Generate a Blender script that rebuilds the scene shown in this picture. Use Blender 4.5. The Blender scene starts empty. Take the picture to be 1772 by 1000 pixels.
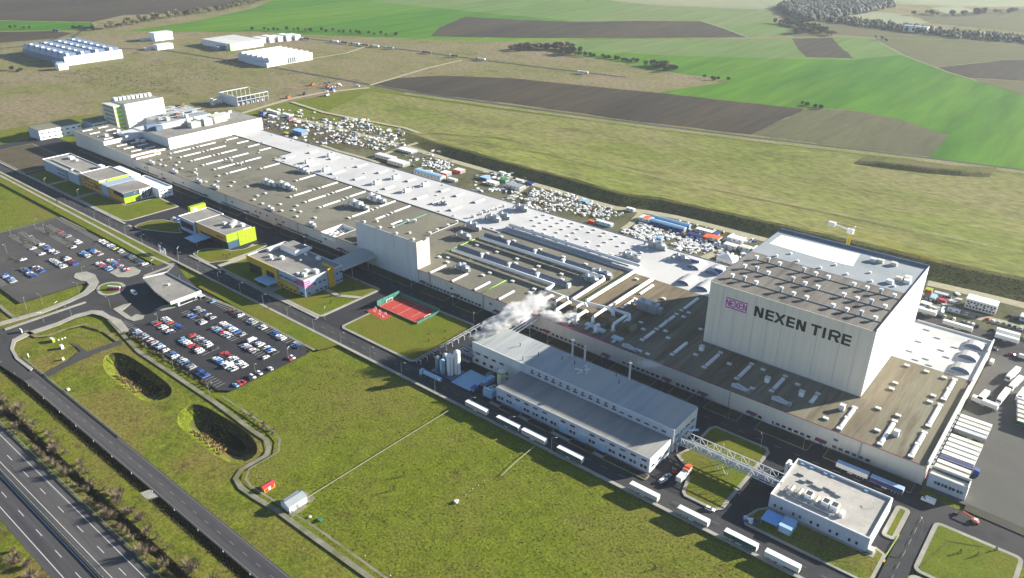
import bpy, bmesh, math, random
from mathutils import Vector, Matrix, noise
from mathutils.geometry import tessellate_polygon
R = math.radians
random.seed(7)
scn = bpy.context.scene
COL = scn.collection

# ------------------------------------------------------------------ camera, sky, sun, exposure
CAM_H = 228.0
yaw, pitch, roll = R(39.3364), R(26.5939), R(0.281)
fwd = Vector((-math.sin(yaw)*math.cos(pitch), math.cos(yaw)*math.cos(pitch), -math.sin(pitch)))
rgt = Vector((math.cos(yaw), math.sin(yaw), 0))
upv = rgt.cross(fwd)
rg2 = math.cos(roll)*rgt + math.sin(roll)*upv
up2 = -math.sin(roll)*rgt + math.cos(roll)*upv
cam_d = bpy.data.cameras.new('camera'); cam = bpy.data.objects.new('camera', cam_d); COL.objects.link(cam)
M3 = Matrix((rg2, up2, -fwd)).transposed()
cam.matrix_world = Matrix.Translation((0, 0, CAM_H)) @ M3.to_4x4()
cam_d.sensor_width = 36; cam_d.lens = 27.357
cam_d.clip_start = 1; cam_d.clip_end = 40000
scn.camera = cam

SUN_AZ, SUN_EL = R(57), R(17.5)          # azimuth from +X (plant axis) towards +Y
wd = bpy.data.worlds.new('World'); scn.world = wd; wd.use_nodes = True
nt = wd.node_tree; bg = nt.nodes['Background']
sky = nt.nodes.new('ShaderNodeTexSky'); sky.sky_type = 'NISHITA'; sky.sun_disc = False
sky.sun_elevation = SUN_EL; sky.sun_rotation = R(90) - SUN_AZ
sky.air_density = 0.75; sky.dust_density = 0.15; sky.ozone_density = 1.6
nt.links.new(sky.outputs[0], bg.inputs[0]); bg.inputs[1].default_value = 0.06
sd = bpy.data.lights.new('sun', 'SUN'); sun = bpy.data.objects.new('sun', sd); COL.objects.link(sun)
sd.energy = 5.0; sd.angle = R(0.53); sd.color = (1.0, 0.94, 0.82)
sdir = Vector((math.cos(SUN_EL)*math.cos(SUN_AZ), math.cos(SUN_EL)*math.sin(SUN_AZ), math.sin(SUN_EL)))
sun.rotation_euler = sdir.to_track_quat('Z', 'Y').to_euler(); sun.location = (0, 0, 900)
vs = scn.view_settings
vs.view_transform = 'Standard'; vs.look = 'None'; vs.gamma = 1.0; vs.use_curve_mapping = False
vs.exposure = 1.8
scn.cycles.max_bounces = 6; scn.cycles.volume_bounces = 1; scn.cycles.diffuse_bounces = 3
scn.cycles.transparent_max_bounces = 16

# ------------------------------------------------------------------ survey: sight lines of the photograph cast on level z
FPX = 1346.5696
def S(px, py, z=0.0):
    d = fwd*FPX + rg2*(px-886) - up2*(py-500)
    t = (z-CAM_H)/d.z
    return Vector((d.x*t, d.y*t, z))
def SP(pts, z=0.0): return [(S(x, y, z).x, S(x, y, z).y) for x, y in pts]

# ------------------------------------------------------------------ materials
MATS = {}
def mat(name, c1, c2=None, sc=0.3, c3=None, sc3=0.02, rough=0.85, bump=0.0, bsc=1.5, stretch=(1, 1, 1), metal=0.0,
        spec=0.3, local=False, fine=0.0, fsc=3.0, lo=.35, hi=.65, rz=0.0, lo3=.42, hi3=.62, c4=None, sc4=.25, lo4=.60, hi4=.72):
    if fine and rough >= .8: spec = 0.03
    m = bpy.data.materials.new(name); m.use_nodes = True; MATS[name] = m
    t = m.node_tree; L = t.links.new; b = t.nodes['Principled BSDF']
    b.inputs['Roughness'].default_value = rough; b.inputs['Metallic'].default_value = metal
    b.inputs['Specular IOR Level'].default_value = spec
    c2 = c2 or tuple(min(1, v*.86) for v in c1)
    if local: pos = t.nodes.new('ShaderNodeTexCoord').outputs['Object']
    else: pos = t.nodes.new('ShaderNodeNewGeometry').outputs['Position']
    mp = t.nodes.new('ShaderNodeMapping'); mp.inputs['Scale'].default_value = stretch
    mp.inputs['Rotation'].default_value = (0, 0, rz)
    L(pos, mp.inputs[0])
    def nz(scale, det=5, src=mp):
        n = t.nodes.new('ShaderNodeTexNoise'); n.inputs['Scale'].default_value = scale
        n.inputs['Detail'].default_value = det; n.inputs['Roughness'].default_value = .6
        L(src.outputs[0], n.inputs['Vector']); return n
    def rng(n, a, bb, o0=0, o1=1):
        r = t.nodes.new('ShaderNodeMapRange'); r.inputs[1].default_value = a; r.inputs[2].default_value = bb
        r.inputs[3].default_value = o0; r.inputs[4].default_value = o1
        L(n.outputs[0], r.inputs[0]); return r
    mx = t.nodes.new('ShaderNodeMix'); mx.data_type = 'RGBA'
    mx.inputs[6].default_value = (*c1, 1); mx.inputs[7].default_value = (*c2, 1)
    L(rng(nz(sc), lo, hi).outputs[0], mx.inputs[0]); out = mx.outputs[2]
    if c3:
        m3 = t.nodes.new('ShaderNodeMix'); m3.data_type = 'RGBA'; m3.inputs[7].default_value = (*c3, 1)
        L(out, m3.inputs[6]); L(rng(nz(sc3, 4), lo3, hi3).outputs[0], m3.inputs[0]); out = m3.outputs[2]
    if c4:
        m5 = t.nodes.new('ShaderNodeMix'); m5.data_type = 'RGBA'; m5.inputs[7].default_value = (*c4, 1)
        n5 = nz(sc4, 7); n5.inputs['Roughness'].default_value = .72
        L(out, m5.inputs[6]); L(rng(n5, lo4, hi4).outputs[0], m5.inputs[0]); out = m5.outputs[2]
    if fine:
        m4 = t.nodes.new('ShaderNodeMix'); m4.data_type = 'RGBA'; m4.blend_type = 'MULTIPLY'; m4.inputs[0].default_value = 1
        r = rng(nz(fsc, 6), .3, .7, 1-fine, 1+fine)
        L(out, m4.inputs[6]); L(r.outputs[0], m4.inputs[7]); out = m4.outputs[2]
    L(out, b.inputs['Base Color'])
    if bump:
        bp = t.nodes.new('ShaderNodeBump'); bp.inputs['Strength'].default_value = bump; bp.inputs['Distance'].default_value = .35
        L(nz(bsc, 5).outputs[0], bp.inputs['Height']); L(bp.outputs[0], b.inputs['Normal'])
    return m
def flat(name, c, rough=.6, metal=0.0, var=.88, spec=.35):
    return mat(name, c, tuple(v*var for v in c), sc=.8, rough=rough, metal=metal, local=True, spec=spec)

MEADOW = mat('meadow_near', (.126, .152, .014), (.086, .106, .009), .16, (.130, .124, .026), .016, bump=.6, bsc=.9, fine=.50, fsc=.9, lo3=.44, hi3=.70, c4=(.076, .062, .020), sc4=.07, lo4=.56, hi4=.73)
MEADOW2 = mat('meadow_far', (.170, .160, .062), (.118, .118, .040), .05, (.185, .150, .088), .010, bump=.5, bsc=.3, fine=.40, fsc=.2, c4=(.10, .080, .042), sc4=.03, lo4=.55, hi4=.68)
LAWN = mat('lawn_grass', (.112, .140, .012), (.086, .112, .010), .14, (.124, .116, .018), .03, bump=.4, bsc=1.1, fine=.30, fsc=.9, c4=(.074, .072, .016), sc4=.2, lo4=.60, hi4=.74)
VERGE = mat('verge_grass', (.132, .150, .016), (.074, .092, .011), .14, (.140, .120, .030), .03, bump=.6, bsc=.9, fine=.48, fsc=.9, c4=(.062, .052, .020), sc4=.12, lo4=.56, hi4=.70)
BRUSH = mat('ditch_grass', (.050, .052, .014), (.028, .031, .009), .3, (.046, .038, .016), .03, bump=.6, bsc=1.0, fine=.4, fsc=.8)
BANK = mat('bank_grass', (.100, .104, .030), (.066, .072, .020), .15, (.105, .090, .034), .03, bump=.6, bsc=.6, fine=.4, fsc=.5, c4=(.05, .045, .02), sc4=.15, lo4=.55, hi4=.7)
CROP = mat('winter_crop', (.052, .150, .004), (.036, .112, .004), .012, (.105, .185, .014), .004, bump=.2, bsc=.5, stretch=(1, .12, 1), rz=.9, fine=.22, fsc=.06, lo3=.40, hi3=.68)
CROP2 = mat('pale_crop', (.105, .165, .040), (.080, .140, .028), .012, (.125, .160, .058), .004, stretch=(1, .12, 1), rz=.9, fine=.15, fsc=.06)
PLOUGH = mat('ploughed_soil', (.050, .041, .030), (.037, .031, .024), .02, (.060, .047, .031), .006, stretch=(1, .1, 1), rz=.45, bump=.5, bsc=.6, fine=.25, fsc=.12)
STUB = mat('stubble', (.110, .104, .052), (.088, .088, .042), .03, (.080, .074, .042), .006, stretch=(1, .15, 1), rz=.5, fine=.15, fsc=.15)
PALE = mat('pale_field', (.17, .175, .075), (.145, .16, .07), .01, (.12, .15, .06), .004)
OLIVE = mat('olive_field', (.100, .104, .040), (.085, .094, .036), .01, (.105, .096, .050), .004, fine=.08, fsc=.03)
SOIL = mat('bare_soil', (.105, .080, .062), (.085, .066, .050), .2, (.07, .07, .03), .05, fine=.25, fsc=1, bump=.3)
BEDSOIL = mat('planting_bed', (.034, .026, .022), (.022, .018, .016), .6, (.03, .035, .014), .2, bump=.6, bsc=1.5)
ASPH = mat('asphalt', (.052, .052, .055), (.044, .044, .047), .15, (.060, .058, .058), .03, rough=.8, fine=.1, fsc=4, c4=(.040, .039, .040), sc4=.08, lo4=.56, hi4=.74)
ASPH_MW = mat('motorway_asphalt', (.068, .066, .070), (.046, .045, .050), .30, (.095, .091, .088), .05, rough=.85, stretch=(.03, 1, 1), fine=.10, fsc=3, c4=(.045, .044, .048), sc4=.5, lo4=.55, hi4=.66)
ASPH_DK = mat('fresh_asphalt', (.036, .036, .040), (.032, .032, .035), .2, (.042, .042, .046), .04, rough=.8, fine=.1, fsc=4, c4=(.040, .039, .040), sc4=.08, lo4=.56, hi4=.74)
ASPH_LOT = mat('worn_asphalt', (.070, .067, .066), (.056, .054, .054), .12, (.080, .076, .070), .03, rough=.85, fine=.1, fsc=3, c4=(.040, .039, .040), sc4=.08, lo4=.56, hi4=.74)
DOCKCON = mat('dock_paving', (.115, .110, .102), (.095, .090, .085), .08, (.10, .10, .088), .02, stretch=(.3, 1, 1), fine=.08, fsc=2)
YARDGR = mat('yard_gravel', (.090, .088, .042), (.064, .066, .028), .12, (.125, .118, .072), .03, bump=.4, fine=.3, fsc=1, c4=(.045, .040, .022), sc4=.08, lo4=.55, hi4=.7)
TRACK = mat('gravel_track', (.36, .33, .225), (.29, .27, .175), .2, fine=.15, fsc=1)
TURF2 = mat('worn_turf', (.110, .104, .036), (.078, .074, .024), .12, (.13, .115, .045), .03, fine=.35, fsc=.4)
TARP = flat('shaded_trailer_curtain', (.40, .37, .33))  # curtain sides darker than their white tops; the sides' shade put into colour
PALEB = flat('pale_blue_sheet', (.42, .52, .56))
PAVE = mat('concrete_paving', (.33, .31, .27), (.28, .265, .23), .4, (.25, .24, .20), .08, fine=.1, fsc=3)
PATHM = mat('path_concrete', (.23, .215, .17), (.17, .165, .125), .3, (.13, .132, .07), .1, fine=.18, fsc=2)
LINE = flat('white_road_paint', (.50, .50, .49), .7)
WORNL = flat('worn_road_paint', (.22, .22, .22), .8)
VERGE2 = mat('lane_verge', (.175, .185, .060), (.135, .150, .045), .05, (.20, .19, .09), .02, fine=.3, fsc=.3)
MEADOW3 = mat('plateau_grass', (.160, .176, .040), (.112, .130, .026), .05, (.180, .168, .064), .009, bump=.5, bsc=.3, fine=.38, fsc=.22, c4=(.096, .090, .032), sc4=.022, lo4=.54, hi4=.70, stretch=(.5, 1, 1))
OFFBL = flat('office_shade_blue_panel', (.30, .36, .46))  # blue-grey panel; the deep blue of the shaded office fronts put into colour
DULLMAG = flat('dull_magenta', (.17, .045, .10))
WATER = mat('dark_wet_soil', (.016, .014, .010), (.009, .009, .006), .4, rough=.95, fine=.4, fsc=1.0)
PITS = mat('shade_toned_slope', (.060, .054, .022), (.036, .032, .014), .3, rough=.95, bump=.6, fine=.45, fsc=.8)
REED = mat('dry_reed', (.34, .27, .10), (.22, .16, .06), .8, local=True)
# building materials
ROOFD = mat('dark_roof_membrane', (.165, .156, .122), (.132, .124, .098), .05, (.185, .176, .134), .025, rough=.9, fine=.14, fsc=1.0, c4=(.10, .092, .07), sc4=.06, lo4=.56, hi4=.72)
ROOFD2 = mat('stained_shaded_roof_membrane', (.200, .172, .120), (.118, .088, .056), .20, (.190, .182, .132), .020, rough=.9, stretch=(1, .08, 1), fine=.14, fsc=1.0, lo3=.46, hi3=.62, c4=(.100, .068, .042), sc4=.08, lo4=.50, hi4=.68)  # streaks and rust stains, plus the high-bay block's shadow tone put into colour
ROOFNX = mat('streaked_roof_membrane', (.190, .176, .156), (.105, .096, .084), .22, (.20, .185, .16), .03, rough=.9, stretch=(1, .07, 1), fine=.14, fsc=1.0, c4=(.08, .072, .062), sc4=.12, lo4=.55, hi4=.72)
ROOFW = mat('white_roof_membrane', (.46, .45, .44), (.40, .40, .39), .06, (.50, .49, .47), .02, rough=.85, fine=.05, fsc=.6)
ROOFB = mat('grey_sheet_roof', (.36, .375, .37), (.28, .30, .30), .25, (.38, .36, .31), .04, rough=.75, stretch=(1, .10, 1), c4=(.19, .195, .19), sc4=.12, lo4=.58, hi4=.76)
ROOFG = mat('gravel_roof', (.27, .255, .225), (.22, .21, .19), .12, (.19, .18, .165), .05, rough=.95, fine=.14, fsc=2, c4=(.14, .13, .12), sc4=.2, lo4=.60, hi4=.75)
ROOFLOW = mat('weathered_sheet_roof', (.27, .262, .245), (.20, .198, .19), .25, (.29, .275, .24), .04, rough=.9, stretch=(1, .10, 1), fine=.1, fsc=1, c4=(.15, .148, .142), sc4=.12, lo4=.58, hi4=.76)
ROOFP = mat('pale_gravel_roof', (.44, .415, .37), (.36, .34, .305), .15, (.33, .315, .285), .06, rough=.95, fine=.12, fsc=2, c4=(.24, .23, .21), sc4=.25, lo4=.60, hi4=.76)
ROOFL = mat('light_grey_roof', (.235, .265, .275), (.20, .23, .24), .1, (.26, .28, .29), .04, rough=.85)
FROST = mat('white_frost_sheet', (.80, .81, .82), (.74, .77, .80), .2)
WALL = mat('cream_wall_panel', (.56, .52, .44), (.47, .435, .37), .9, rough=.55, spec=.4, stretch=(1, 1, .06), lo=.48, hi=.8)
WALLNX = mat('beige_tower_panel', (.68, .595, .485), (.58, .51, .42), .7, rough=.5, spec=.4, stretch=(1, 1, .04), lo=.46, hi=.8)
WALLNW = mat('white_tower_panel', (.72, .71, .69), (.68, .67, .66), .06, rough=.5)
WALLGY = mat('grey_wall_panel', (.54, .54, .53), (.44, .44, .44), .9, rough=.5, stretch=(1, 1, .06), lo=.48, hi=.8)
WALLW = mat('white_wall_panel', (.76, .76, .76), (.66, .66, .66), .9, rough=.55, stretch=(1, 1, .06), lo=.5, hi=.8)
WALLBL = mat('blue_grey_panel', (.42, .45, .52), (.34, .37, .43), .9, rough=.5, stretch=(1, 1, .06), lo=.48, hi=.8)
ORANGE = flat('ochre_panel', (.52, .27, .035))
YELLOW = flat('yellow_panel', (.46, .30, .015))
LIME = flat('lime_panel', (.27, .38, .008))
MAGENTA = flat('magenta_paint', (.50, .03, .22))
REDTRIM = flat('dark_red_trim', (.20, .05, .07))
NXMAG = flat('purple_logo_paint', (.46, .03, .33))
BLACK = flat('black_letter', (.012, .011, .011), .5)
GLASS = flat('window_glass', (.020, .026, .036), .15, spec=.6)
GLASSB = flat('blue_glass', (.05, .10, .15), .15, spec=.6)
WHITE = flat('white_paint', (.74, .74, .73))
OFFW = flat('off_white_sheet', (.58, .58, .56))
SKYL = flat('skylight_sheet', (.66, .68, .68), .35)
SKYD = flat('skylight_base', (.30, .28, .25))
METAL = flat('galvanised_metal', (.40, .42, .44), .4, .6)
DUCTB = flat('steel_duct', (.42, .45, .48), .35, .5)
DUCTW = flat('bright_duct', (.72, .72, .70), .4)
STEELG = flat('grey_steel', (.22, .24, .26), .5)
STEELW = flat('pale_steel', (.46, .48, .50), .5)
SAWGL = flat('sawtooth_blue', (.12, .16, .24), .35)
DARK = flat('dark_grey', (.035, .036, .04))
TYRE = flat('tyre_rubber', (.018, .018, .018), .9)
BLUE = flat('blue_paint', (.025, .07, .26))
NAVY = flat('navy_paint', (.018, .026, .11))
LBLUE = flat('light_blue_sheet', (.28, .46, .62))
CYAN = flat('cyan_blue_sheet', (.20, .42, .75))
RED = flat('red_paint', (.48, .03, .04))
ORED = flat('orange_red_paint', (.72, .12, .03))
GREEN = flat('green_paint', (.03, .20, .08))
DGREEN = flat('dark_green_sheet', (.015, .085, .06))
GNET = flat('green_fence_net', (.04, .17, .13))
LGREEN = flat('bright_green', (.24, .55, .03))
BROWN = flat('brown_rust', (.14, .07, .04))
COURT = mat('red_court', (.40, .050, .035), (.35, .042, .03), .4)
YCRANE = flat('crane_yellow', (.62, .50, .02))
CREAM = flat('cream_tank', (.55, .53, .42))
TWIG = mat('bare_twig', (.175, .135, .085), (.12, .09, .058), 1.0, local=True)
TWIG2 = mat('olive_twig', (.20, .18, .085), (.14, .125, .06), 1.0, local=True)
LEAFD = mat('dark_evergreen', (.026, .034, .016), (.018, .024, .012), .8, local=True)
WOOD = mat('woodland_canopy', (.040, .050, .036), (.030, .038, .028), .05, (.046, .050, .034), .012)
BARK = flat('bark', (.08, .06, .045), .9)

# ------------------------------------------------------------------ helpers
class MB:
    def __init__(s): s.v = []; s.f = []; s.mi = []; s.m = []
    def mid(s, m):
        if m not in s.m: s.m.append(m)
        return s.m.index(m)
    def add(s, vs, fs, m):
        o = len(s.v); s.v += [tuple(v) for v in vs]; k = s.mid(m)
        for f in fs: s.f.append([i+o for i in f]); s.mi.append(k)
        return s
    def box(s, x0, x1, y0, y1, z0, z1, m, top=None):
        vs = [(x0, y0, z0), (x1, y0, z0), (x1, y1, z0), (x0, y1, z0), (x0, y0, z1), (x1, y0, z1), (x1, y1, z1), (x0, y1, z1)]
        s.add(vs, [(0, 3, 2, 1), (0, 1, 5, 4), (1, 2, 6, 5), (2, 3, 7, 6), (3, 0, 4, 7)], m)
        s.add(vs[4:], [(0, 1, 2, 3)], top or m); return s
    def obox(s, c, ux, hx, hy, z0, z1, m):      # box turned about z: centre c, unit axis ux, half sizes
        uy = (-ux[1], ux[0]); p = []
        for z in (z0, z1):
            for a, b in ((-1, -1), (1, -1), (1, 1), (-1, 1)):
                p.append((c[0]+ux[0]*hx*a+uy[0]*hy*b, c[1]+ux[1]*hx*a+uy[1]*hy*b, z))
        return s.add(p, [(0, 3, 2, 1), (4, 5, 6, 7), (0, 1, 5, 4), (1, 2, 6, 5), (2, 3, 7, 6), (3, 0, 4, 7)], m)
    def prism(s, poly, z0, z1, m, top=None):
        a = sum(poly[i][0]*poly[(i+1) % len(poly)][1]-poly[(i+1) % len(poly)][0]*poly[i][1] for i in range(len(poly)))
        if a < 0: poly = poly[::-1]
        n = len(poly)
        s.add([(*p[:2], z0) for p in poly]+[(*p[:2], z1) for p in poly], [(i, (i+1) % n, (i+1) % n+n, i+n) for i in range(n)], m)
        s.add([(*p[:2], z1) for p in poly], [list(range(n))], top or m); return s
    def sheet(s, poly, z, m):
        a = sum(poly[i][0]*poly[(i+1) % len(poly)][1]-poly[(i+1) % len(poly)][0]*poly[i][1] for i in range(len(poly)))
        if a < 0: poly = poly[::-1]
        return s.add([(p[0], p[1], z) for p in poly], [list(range(len(poly)))], m)
    def strip(s, pts, w, z, m):                 # flat ribbon along a polyline
        L = []; Rr = []
        for i, p in enumerate(pts):
            a = Vector(pts[max(0, i-1)][:2]); b = Vector(pts[min(len(pts)-1, i+1)][:2]); d = (b-a).normalized()
            n = Vector((-d.y, d.x))*w/2; L.append((p[0]+n.x, p[1]+n.y, z)); Rr.append((p[0]-n.x, p[1]-n.y, z))
        n = len(pts)
        return s.add(L+Rr, [(i, i+n, i+1+n, i+1) for i in range(n-1)], m)
    def tube(s, pts, r, m, n=8, r1=None):
        P = [Vector(p) for p in pts]; rings = []; k = len(P)
        for i, p in enumerate(P):
            d = (P[min(k-1, i+1)]-P[max(0, i-1)]).normalized()
            a = Vector((0, 0, 1)) if abs(d.z) < .9 else Vector((1, 0, 0))
            x = d.cross(a).normalized(); y = x.cross(d)
            rr = r if r1 is None else r+(r1-r)*i/(k-1)
            rings += [p+(x*math.cos(t*math.tau/n)+y*math.sin(t*math.tau/n))*rr for t in range(n)]
        fs = [(i*n+j, i*n+(j+1) % n, (i+1)*n+(j+1) % n, (i+1)*n+j) for i in range(k-1) for j in range(n)]
        fs += [list(range(n))[::-1], [(k-1)*n+j for j in range(n)]]
        return s.add(rings, fs, m)
    def vault(s, x0, x1, y0, y1, z, h, m, endm=None, n=7, axis='y'):   # barrel roof
        pr = [(-math.cos(math.pi*i/n), math.sin(math.pi*i/n)) for i in range(n+1)]
        vs = []
        if axis == 'y':
            for y in (y0, y1): vs += [((x0+x1)/2+(x1-x0)/2*a, y, z+h*b) for a, b in pr]
        else:
            for x in (x0, x1): vs += [(x, (y0+y1)/2-(y1-y0)/2*a, z+h*b) for a, b in pr]
        k = n+1
        s.add(vs, [(i, i+1, i+1+k, i+k) for i in range(n)], m)
        return s.add(vs, [list(range(k))[::-1], list(range(k, 2*k))], endm or m)
    def build(s, name, parent=None, loc=None, local=False, smooth=False):
        off = Vector((0, 0, 0))
        if not local:
            if parent is not None:
                p = parent
                while p is not None: off += p.location; p = p.parent
            elif loc is not None: off = Vector(loc)
        me = bpy.data.meshes.new(name)
        me.from_pydata([(v[0]-off.x, v[1]-off.y, v[2]-off.z) for v in s.v], [], s.f)
        for m in s.m: me.materials.append(m)
        me.polygons.foreach_set('material_index', s.mi)
        if smooth: me.polygons.foreach_set('use_smooth', [True]*len(me.polygons))
        me.update()
        o = bpy.data.objects.new(name, me); COL.objects.link(o)
        if parent is not None: o.parent = parent
        elif loc is not None: o.location = loc
        return o
def tag(o, label=None, cat=None, group=None, kind=None):
    if label: o['label'] = label
    if cat: o['category'] = cat
    if group: o['group'] = group
    if kind: o['kind'] = kind
    return o
def thing(name, label, cat, loc=(0, 0, 0), group=None, rz=0):
    o = bpy.data.objects.new(name, None); COL.objects.link(o); o.location = loc; o.rotation_euler[2] = rz
    o.empty_display_size = .5
    return tag(o, label, cat, group)
def struct(name, mb): return tag(mb.build(name), kind='structure')
def kids(o): return CH.get(o.name, [])
CH = {}
def freeze(root):                                # remember a finished thing's parts so that copying stays fast
    def walk(o):
        CH[o.name] = list(o.children)
        for c in o.children: walk(c)
    walk(root); return root
def copy_tree(o, parent=None):
    c = o.copy(); COL.objects.link(c); c.parent = parent
    for ch in CH.get(o.name, []): copy_tree(ch, c)
    return c
def place(proto, used, loc, rz=0, label=None, group=None, scale=None):
    o = proto if not used.get(proto.name) else copy_tree(proto)
    used[proto.name] = True
    o.location = loc; o.rotation_euler[2] = rz
    if scale: o.scale = scale
    return tag(o, label, None, group)
USED = {}
def rrect(x0, x1, y0, y1, r, n=5):
    out = []
    for cx, cy, a0 in ((x1-r, y1-r, 0), (x0+r, y1-r, 90), (x0+r, y0+r, 180), (x1-r, y0+r, 270)):
        for i in range(n+1):
            a = R(a0+90*i/n); out.append((cx+r*math.cos(a), cy+r*math.sin(a)))
    return out
def smooth_poly(pts, it=2):
    for _ in range(it):
        q = []
        for i, p in enumerate(pts):
            b = pts[(i+1) % len(pts)]
            q += [(p[0]*.75+b[0]*.25, p[1]*.75+b[1]*.25), (p[0]*.25+b[0]*.75, p[1]*.25+b[1]*.75)]
        pts = q
    return pts
ORD = ['first', 'second', 'third', 'fourth', 'fifth', 'sixth', 'seventh', 'eighth', 'ninth', 'tenth', 'eleventh', 'twelfth', 'thirteenth',
       'fourteenth', 'fifteenth', 'sixteenth', 'seventeenth', 'eighteenth', 'nineteenth', 'twentieth', 'twenty-first', 'twenty-second',
       'twenty-third', 'twenty-fourth', 'twenty-fifth', 'twenty-sixth', 'twenty-seventh', 'twenty-eighth', 'twenty-ninth', 'thirtieth',
       'thirty-first', 'thirty-second', 'thirty-third', 'thirty-fourth', 'thirty-fifth', 'thirty-sixth', 'thirty-seventh', 'thirty-eighth']
exec_parts = []

# ================================================================== GROUND
pit_rims = [smooth_poly(SP([(178, 622), (190, 612), (212, 611), (242, 628), (275, 652), (297, 670), (298, 684), (285, 692), (262, 697), (243, 694), (215, 672), (180, 645)])),
            smooth_poly(SP([(304, 735), (312, 712), (332, 700), (352, 702), (390, 724), (425, 745), (445, 768), (446, 786), (430, 799), (404, 804), (380, 795), (340, 765)]))]
ditches = [(98.9, 103.2, 101.2, -1.2), (84.0, 88.2, 86.0, -1.6)]
DX0, DX1 = -2500.0, 600.0
outer = [(-9000, -3000), (6000, -3000), (6000, 12000), (-9000, 12000)]
loops = [[Vector((*p, 0)) for p in outer]]+[[Vector((*p, 0)) for p in r] for r in pit_rims]
loops += [[Vector((DX0, a, 0)), Vector((DX0, b, 0)), Vector((DX1, b, 0)), Vector((DX1, a, 0))] for a, b, _, _ in ditches]
tri = tessellate_polygon(loops); allv = [v for l in loops for v in l]
g = MB()
g.add(allv, [t if (allv[t[1]]-allv[t[0]]).cross(allv[t[2]]-allv[t[0]]).z > 0 else t[::-1] for t in tri], MEADOW)
struct('ground', g)
for a, b, c, dz in ditches:
    d = MB(); n = 120; vs = []
    for i in range(n+1):
        x = DX0+(DX1-DX0)*i/n; j = random.uniform(-.5, .5)
        vs += [(x, a, 0), (x, c+j*.6, dz+j*.4), (x, b, 0)]
    d.add(vs, [(3*i, 3*i+3, 3*i+4, 3*i+1) for i in range(n)]+[(3*i+1, 3*i+4, 3*i+5, 3*i+2) for i in range(n)], BRUSH if c > 90 else PITS)
    struct('ditch_terrain', d)
for k, rim in enumerate(pit_rims):
    n = len(rim); cx = sum(p[0] for p in rim)/n; cy = sum(p[1] for p in rim)/n
    b = MB(); hv = max(p[1] for p in rim)-cy; rings = [(1.0, 0), (.93, -.6), (.74, -2.4), (.56, -3.9), (.34, -4.3)]; vs = []
    for i_, (s_, z_) in enumerate(rings):
        for p in rim:
            j = 1+(random.uniform(-.04, .04) if i_ else 0)
            vs.append((cx+(p[0]-cx)*(s_+(1-s_)*.25)*j, cy+(p[1]-cy)*s_*j+(1-s_)*hv*.62, z_))
    b.add(vs, [(r*n+i, r*n+(i+1) % n, (r+1)*n+(i+1) % n, (r+1)*n+i) for r in range(len(rings)-1) for i in range(n)], PITS)
    b.add([vs[4*n+i] for i in range(n)], [list(range(n))[::-1] if sum(rim[i][0]*rim[(i+1) % n][1]-rim[(i+1) % n][0]*rim[i][1] for i in range(n)) < 0 else list(range(n))], WATER)
    for f_ in range(len(b.f)):                   # make every slope face look up
        a_, b_, c_ = (Vector(b.v[b.f[f_][q]]) for q in range(3))
        if (b_-a_).cross(c_-a_).z < 0: b.f[f_] = b.f[f_][::-1]
    kv = b.mid(MEADOW); kb = b.mid(BANK)
    for f_ in range(len(b.f)-1):
        c_ = sum((Vector(b.v[q]) for q in b.f[f_]), Vector())/len(b.f[f_])
        if c_.y < cy+hv*.30 and c_.z > -3.4: b.mi[f_] = kv if c_.z > -1.6 else kb  # sunlit side gets grass; the far slopes' shade is put into the dark colour
    struct('basin_terrain', b)
    # dry reeds along the sunlit side of the basin
    rd = MB()
    for _ in range(2600):
        i = random.randrange(n); p = rim[i]; s_ = random.uniform(.50, .86)
        if p[1] > cy-1.5 or p[0] > cx+(16 if k else 12) or p[0] < cx-17: continue
        x = cx+(p[0]-cx)*(s_+(1-s_)*.25); y = cy+(p[1]-cy)*s_+(1-s_)*hv*.62; z = -.6-(.93-s_)*9
        h = random.uniform(1.2, 2.6); a = random.uniform(0, 6.3); w = .35
        rd.add([(x-w*math.cos(a), y-w*math.sin(a), z), (x+w*math.cos(a), y+w*math.sin(a), z), (x+random.uniform(-.5, .5), y+random.uniform(-.5, .5), z+h)], [(0, 1, 2)], REED)
    tag(rd.build('reed_grass'), ['dry yellow reeds along the sunny side of the upper basin', 'dry yellow reeds along the sunny side of the lower basin'][k], None, None, 'stuff')

zl = [0.05]
def patch(name, m, pts, px=True, dz=.012):
    zl[0] += dz
    P = pts
    if px:
        P0 = SP(pts); P = []; g = random.Random(len(pts)*7+int(abs(pts[0][0])))
        for i, p in enumerate(P0):
            q = P0[(i+1) % len(P0)]; d = math.dist(p, q); n = max(1, min(40, int(d/14)))
            for k in range(n): j = 0 if k == 0 else min(1.6, d/120+.4); P.append((p[0]+(q[0]-p[0])*k/n+g.uniform(-j, j), p[1]+(q[1]-p[1])*k/n+g.uniform(-j, j)))
    b = MB(); b.sheet(P, zl[0], m)
    return struct(name, b)
# ---- countryside
patch('meadow_field', MEADOW2, [(-260, 250), (-40, 232), (60, 215), (130, 200), (440, 190), (505, 175), (640, 150), (760, 170), (980, 196), (1300, 240), (1480, 262), (1605, 276), (1772, 297), (2100, 340), (2100, -120), (-900, -120), (-900, 250)])
patch('meadow_field', MEADOW3, [(560, 195), (640, 158), (860, 190), (1100, 218), (1340, 248), (1600, 280), (1772, 300), (1900, 316), (1900, 560), (1772, 515), (1600, 470), (1330, 405), (1100, 352), (960, 316), (850, 280), (780, 262), (700, 235)])
patch('meadow_field', MEADOW3, [(650, 165), (860, 196), (1100, 224), (1340, 254), (1600, 286), (1772, 304), (1900, 320), (1900, 420), (1772, 400), (1500, 380), (1300, 345), (1150, 318), (1000, 290), (880, 270), (760, 232)])
patch('ploughed_field', PLOUGH, [(-300, 34), (0, 35), (160, 38), (215, 26), (330, 22), (440, 0), (420, -14), (300, -30), (-300, -30)])
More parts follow.
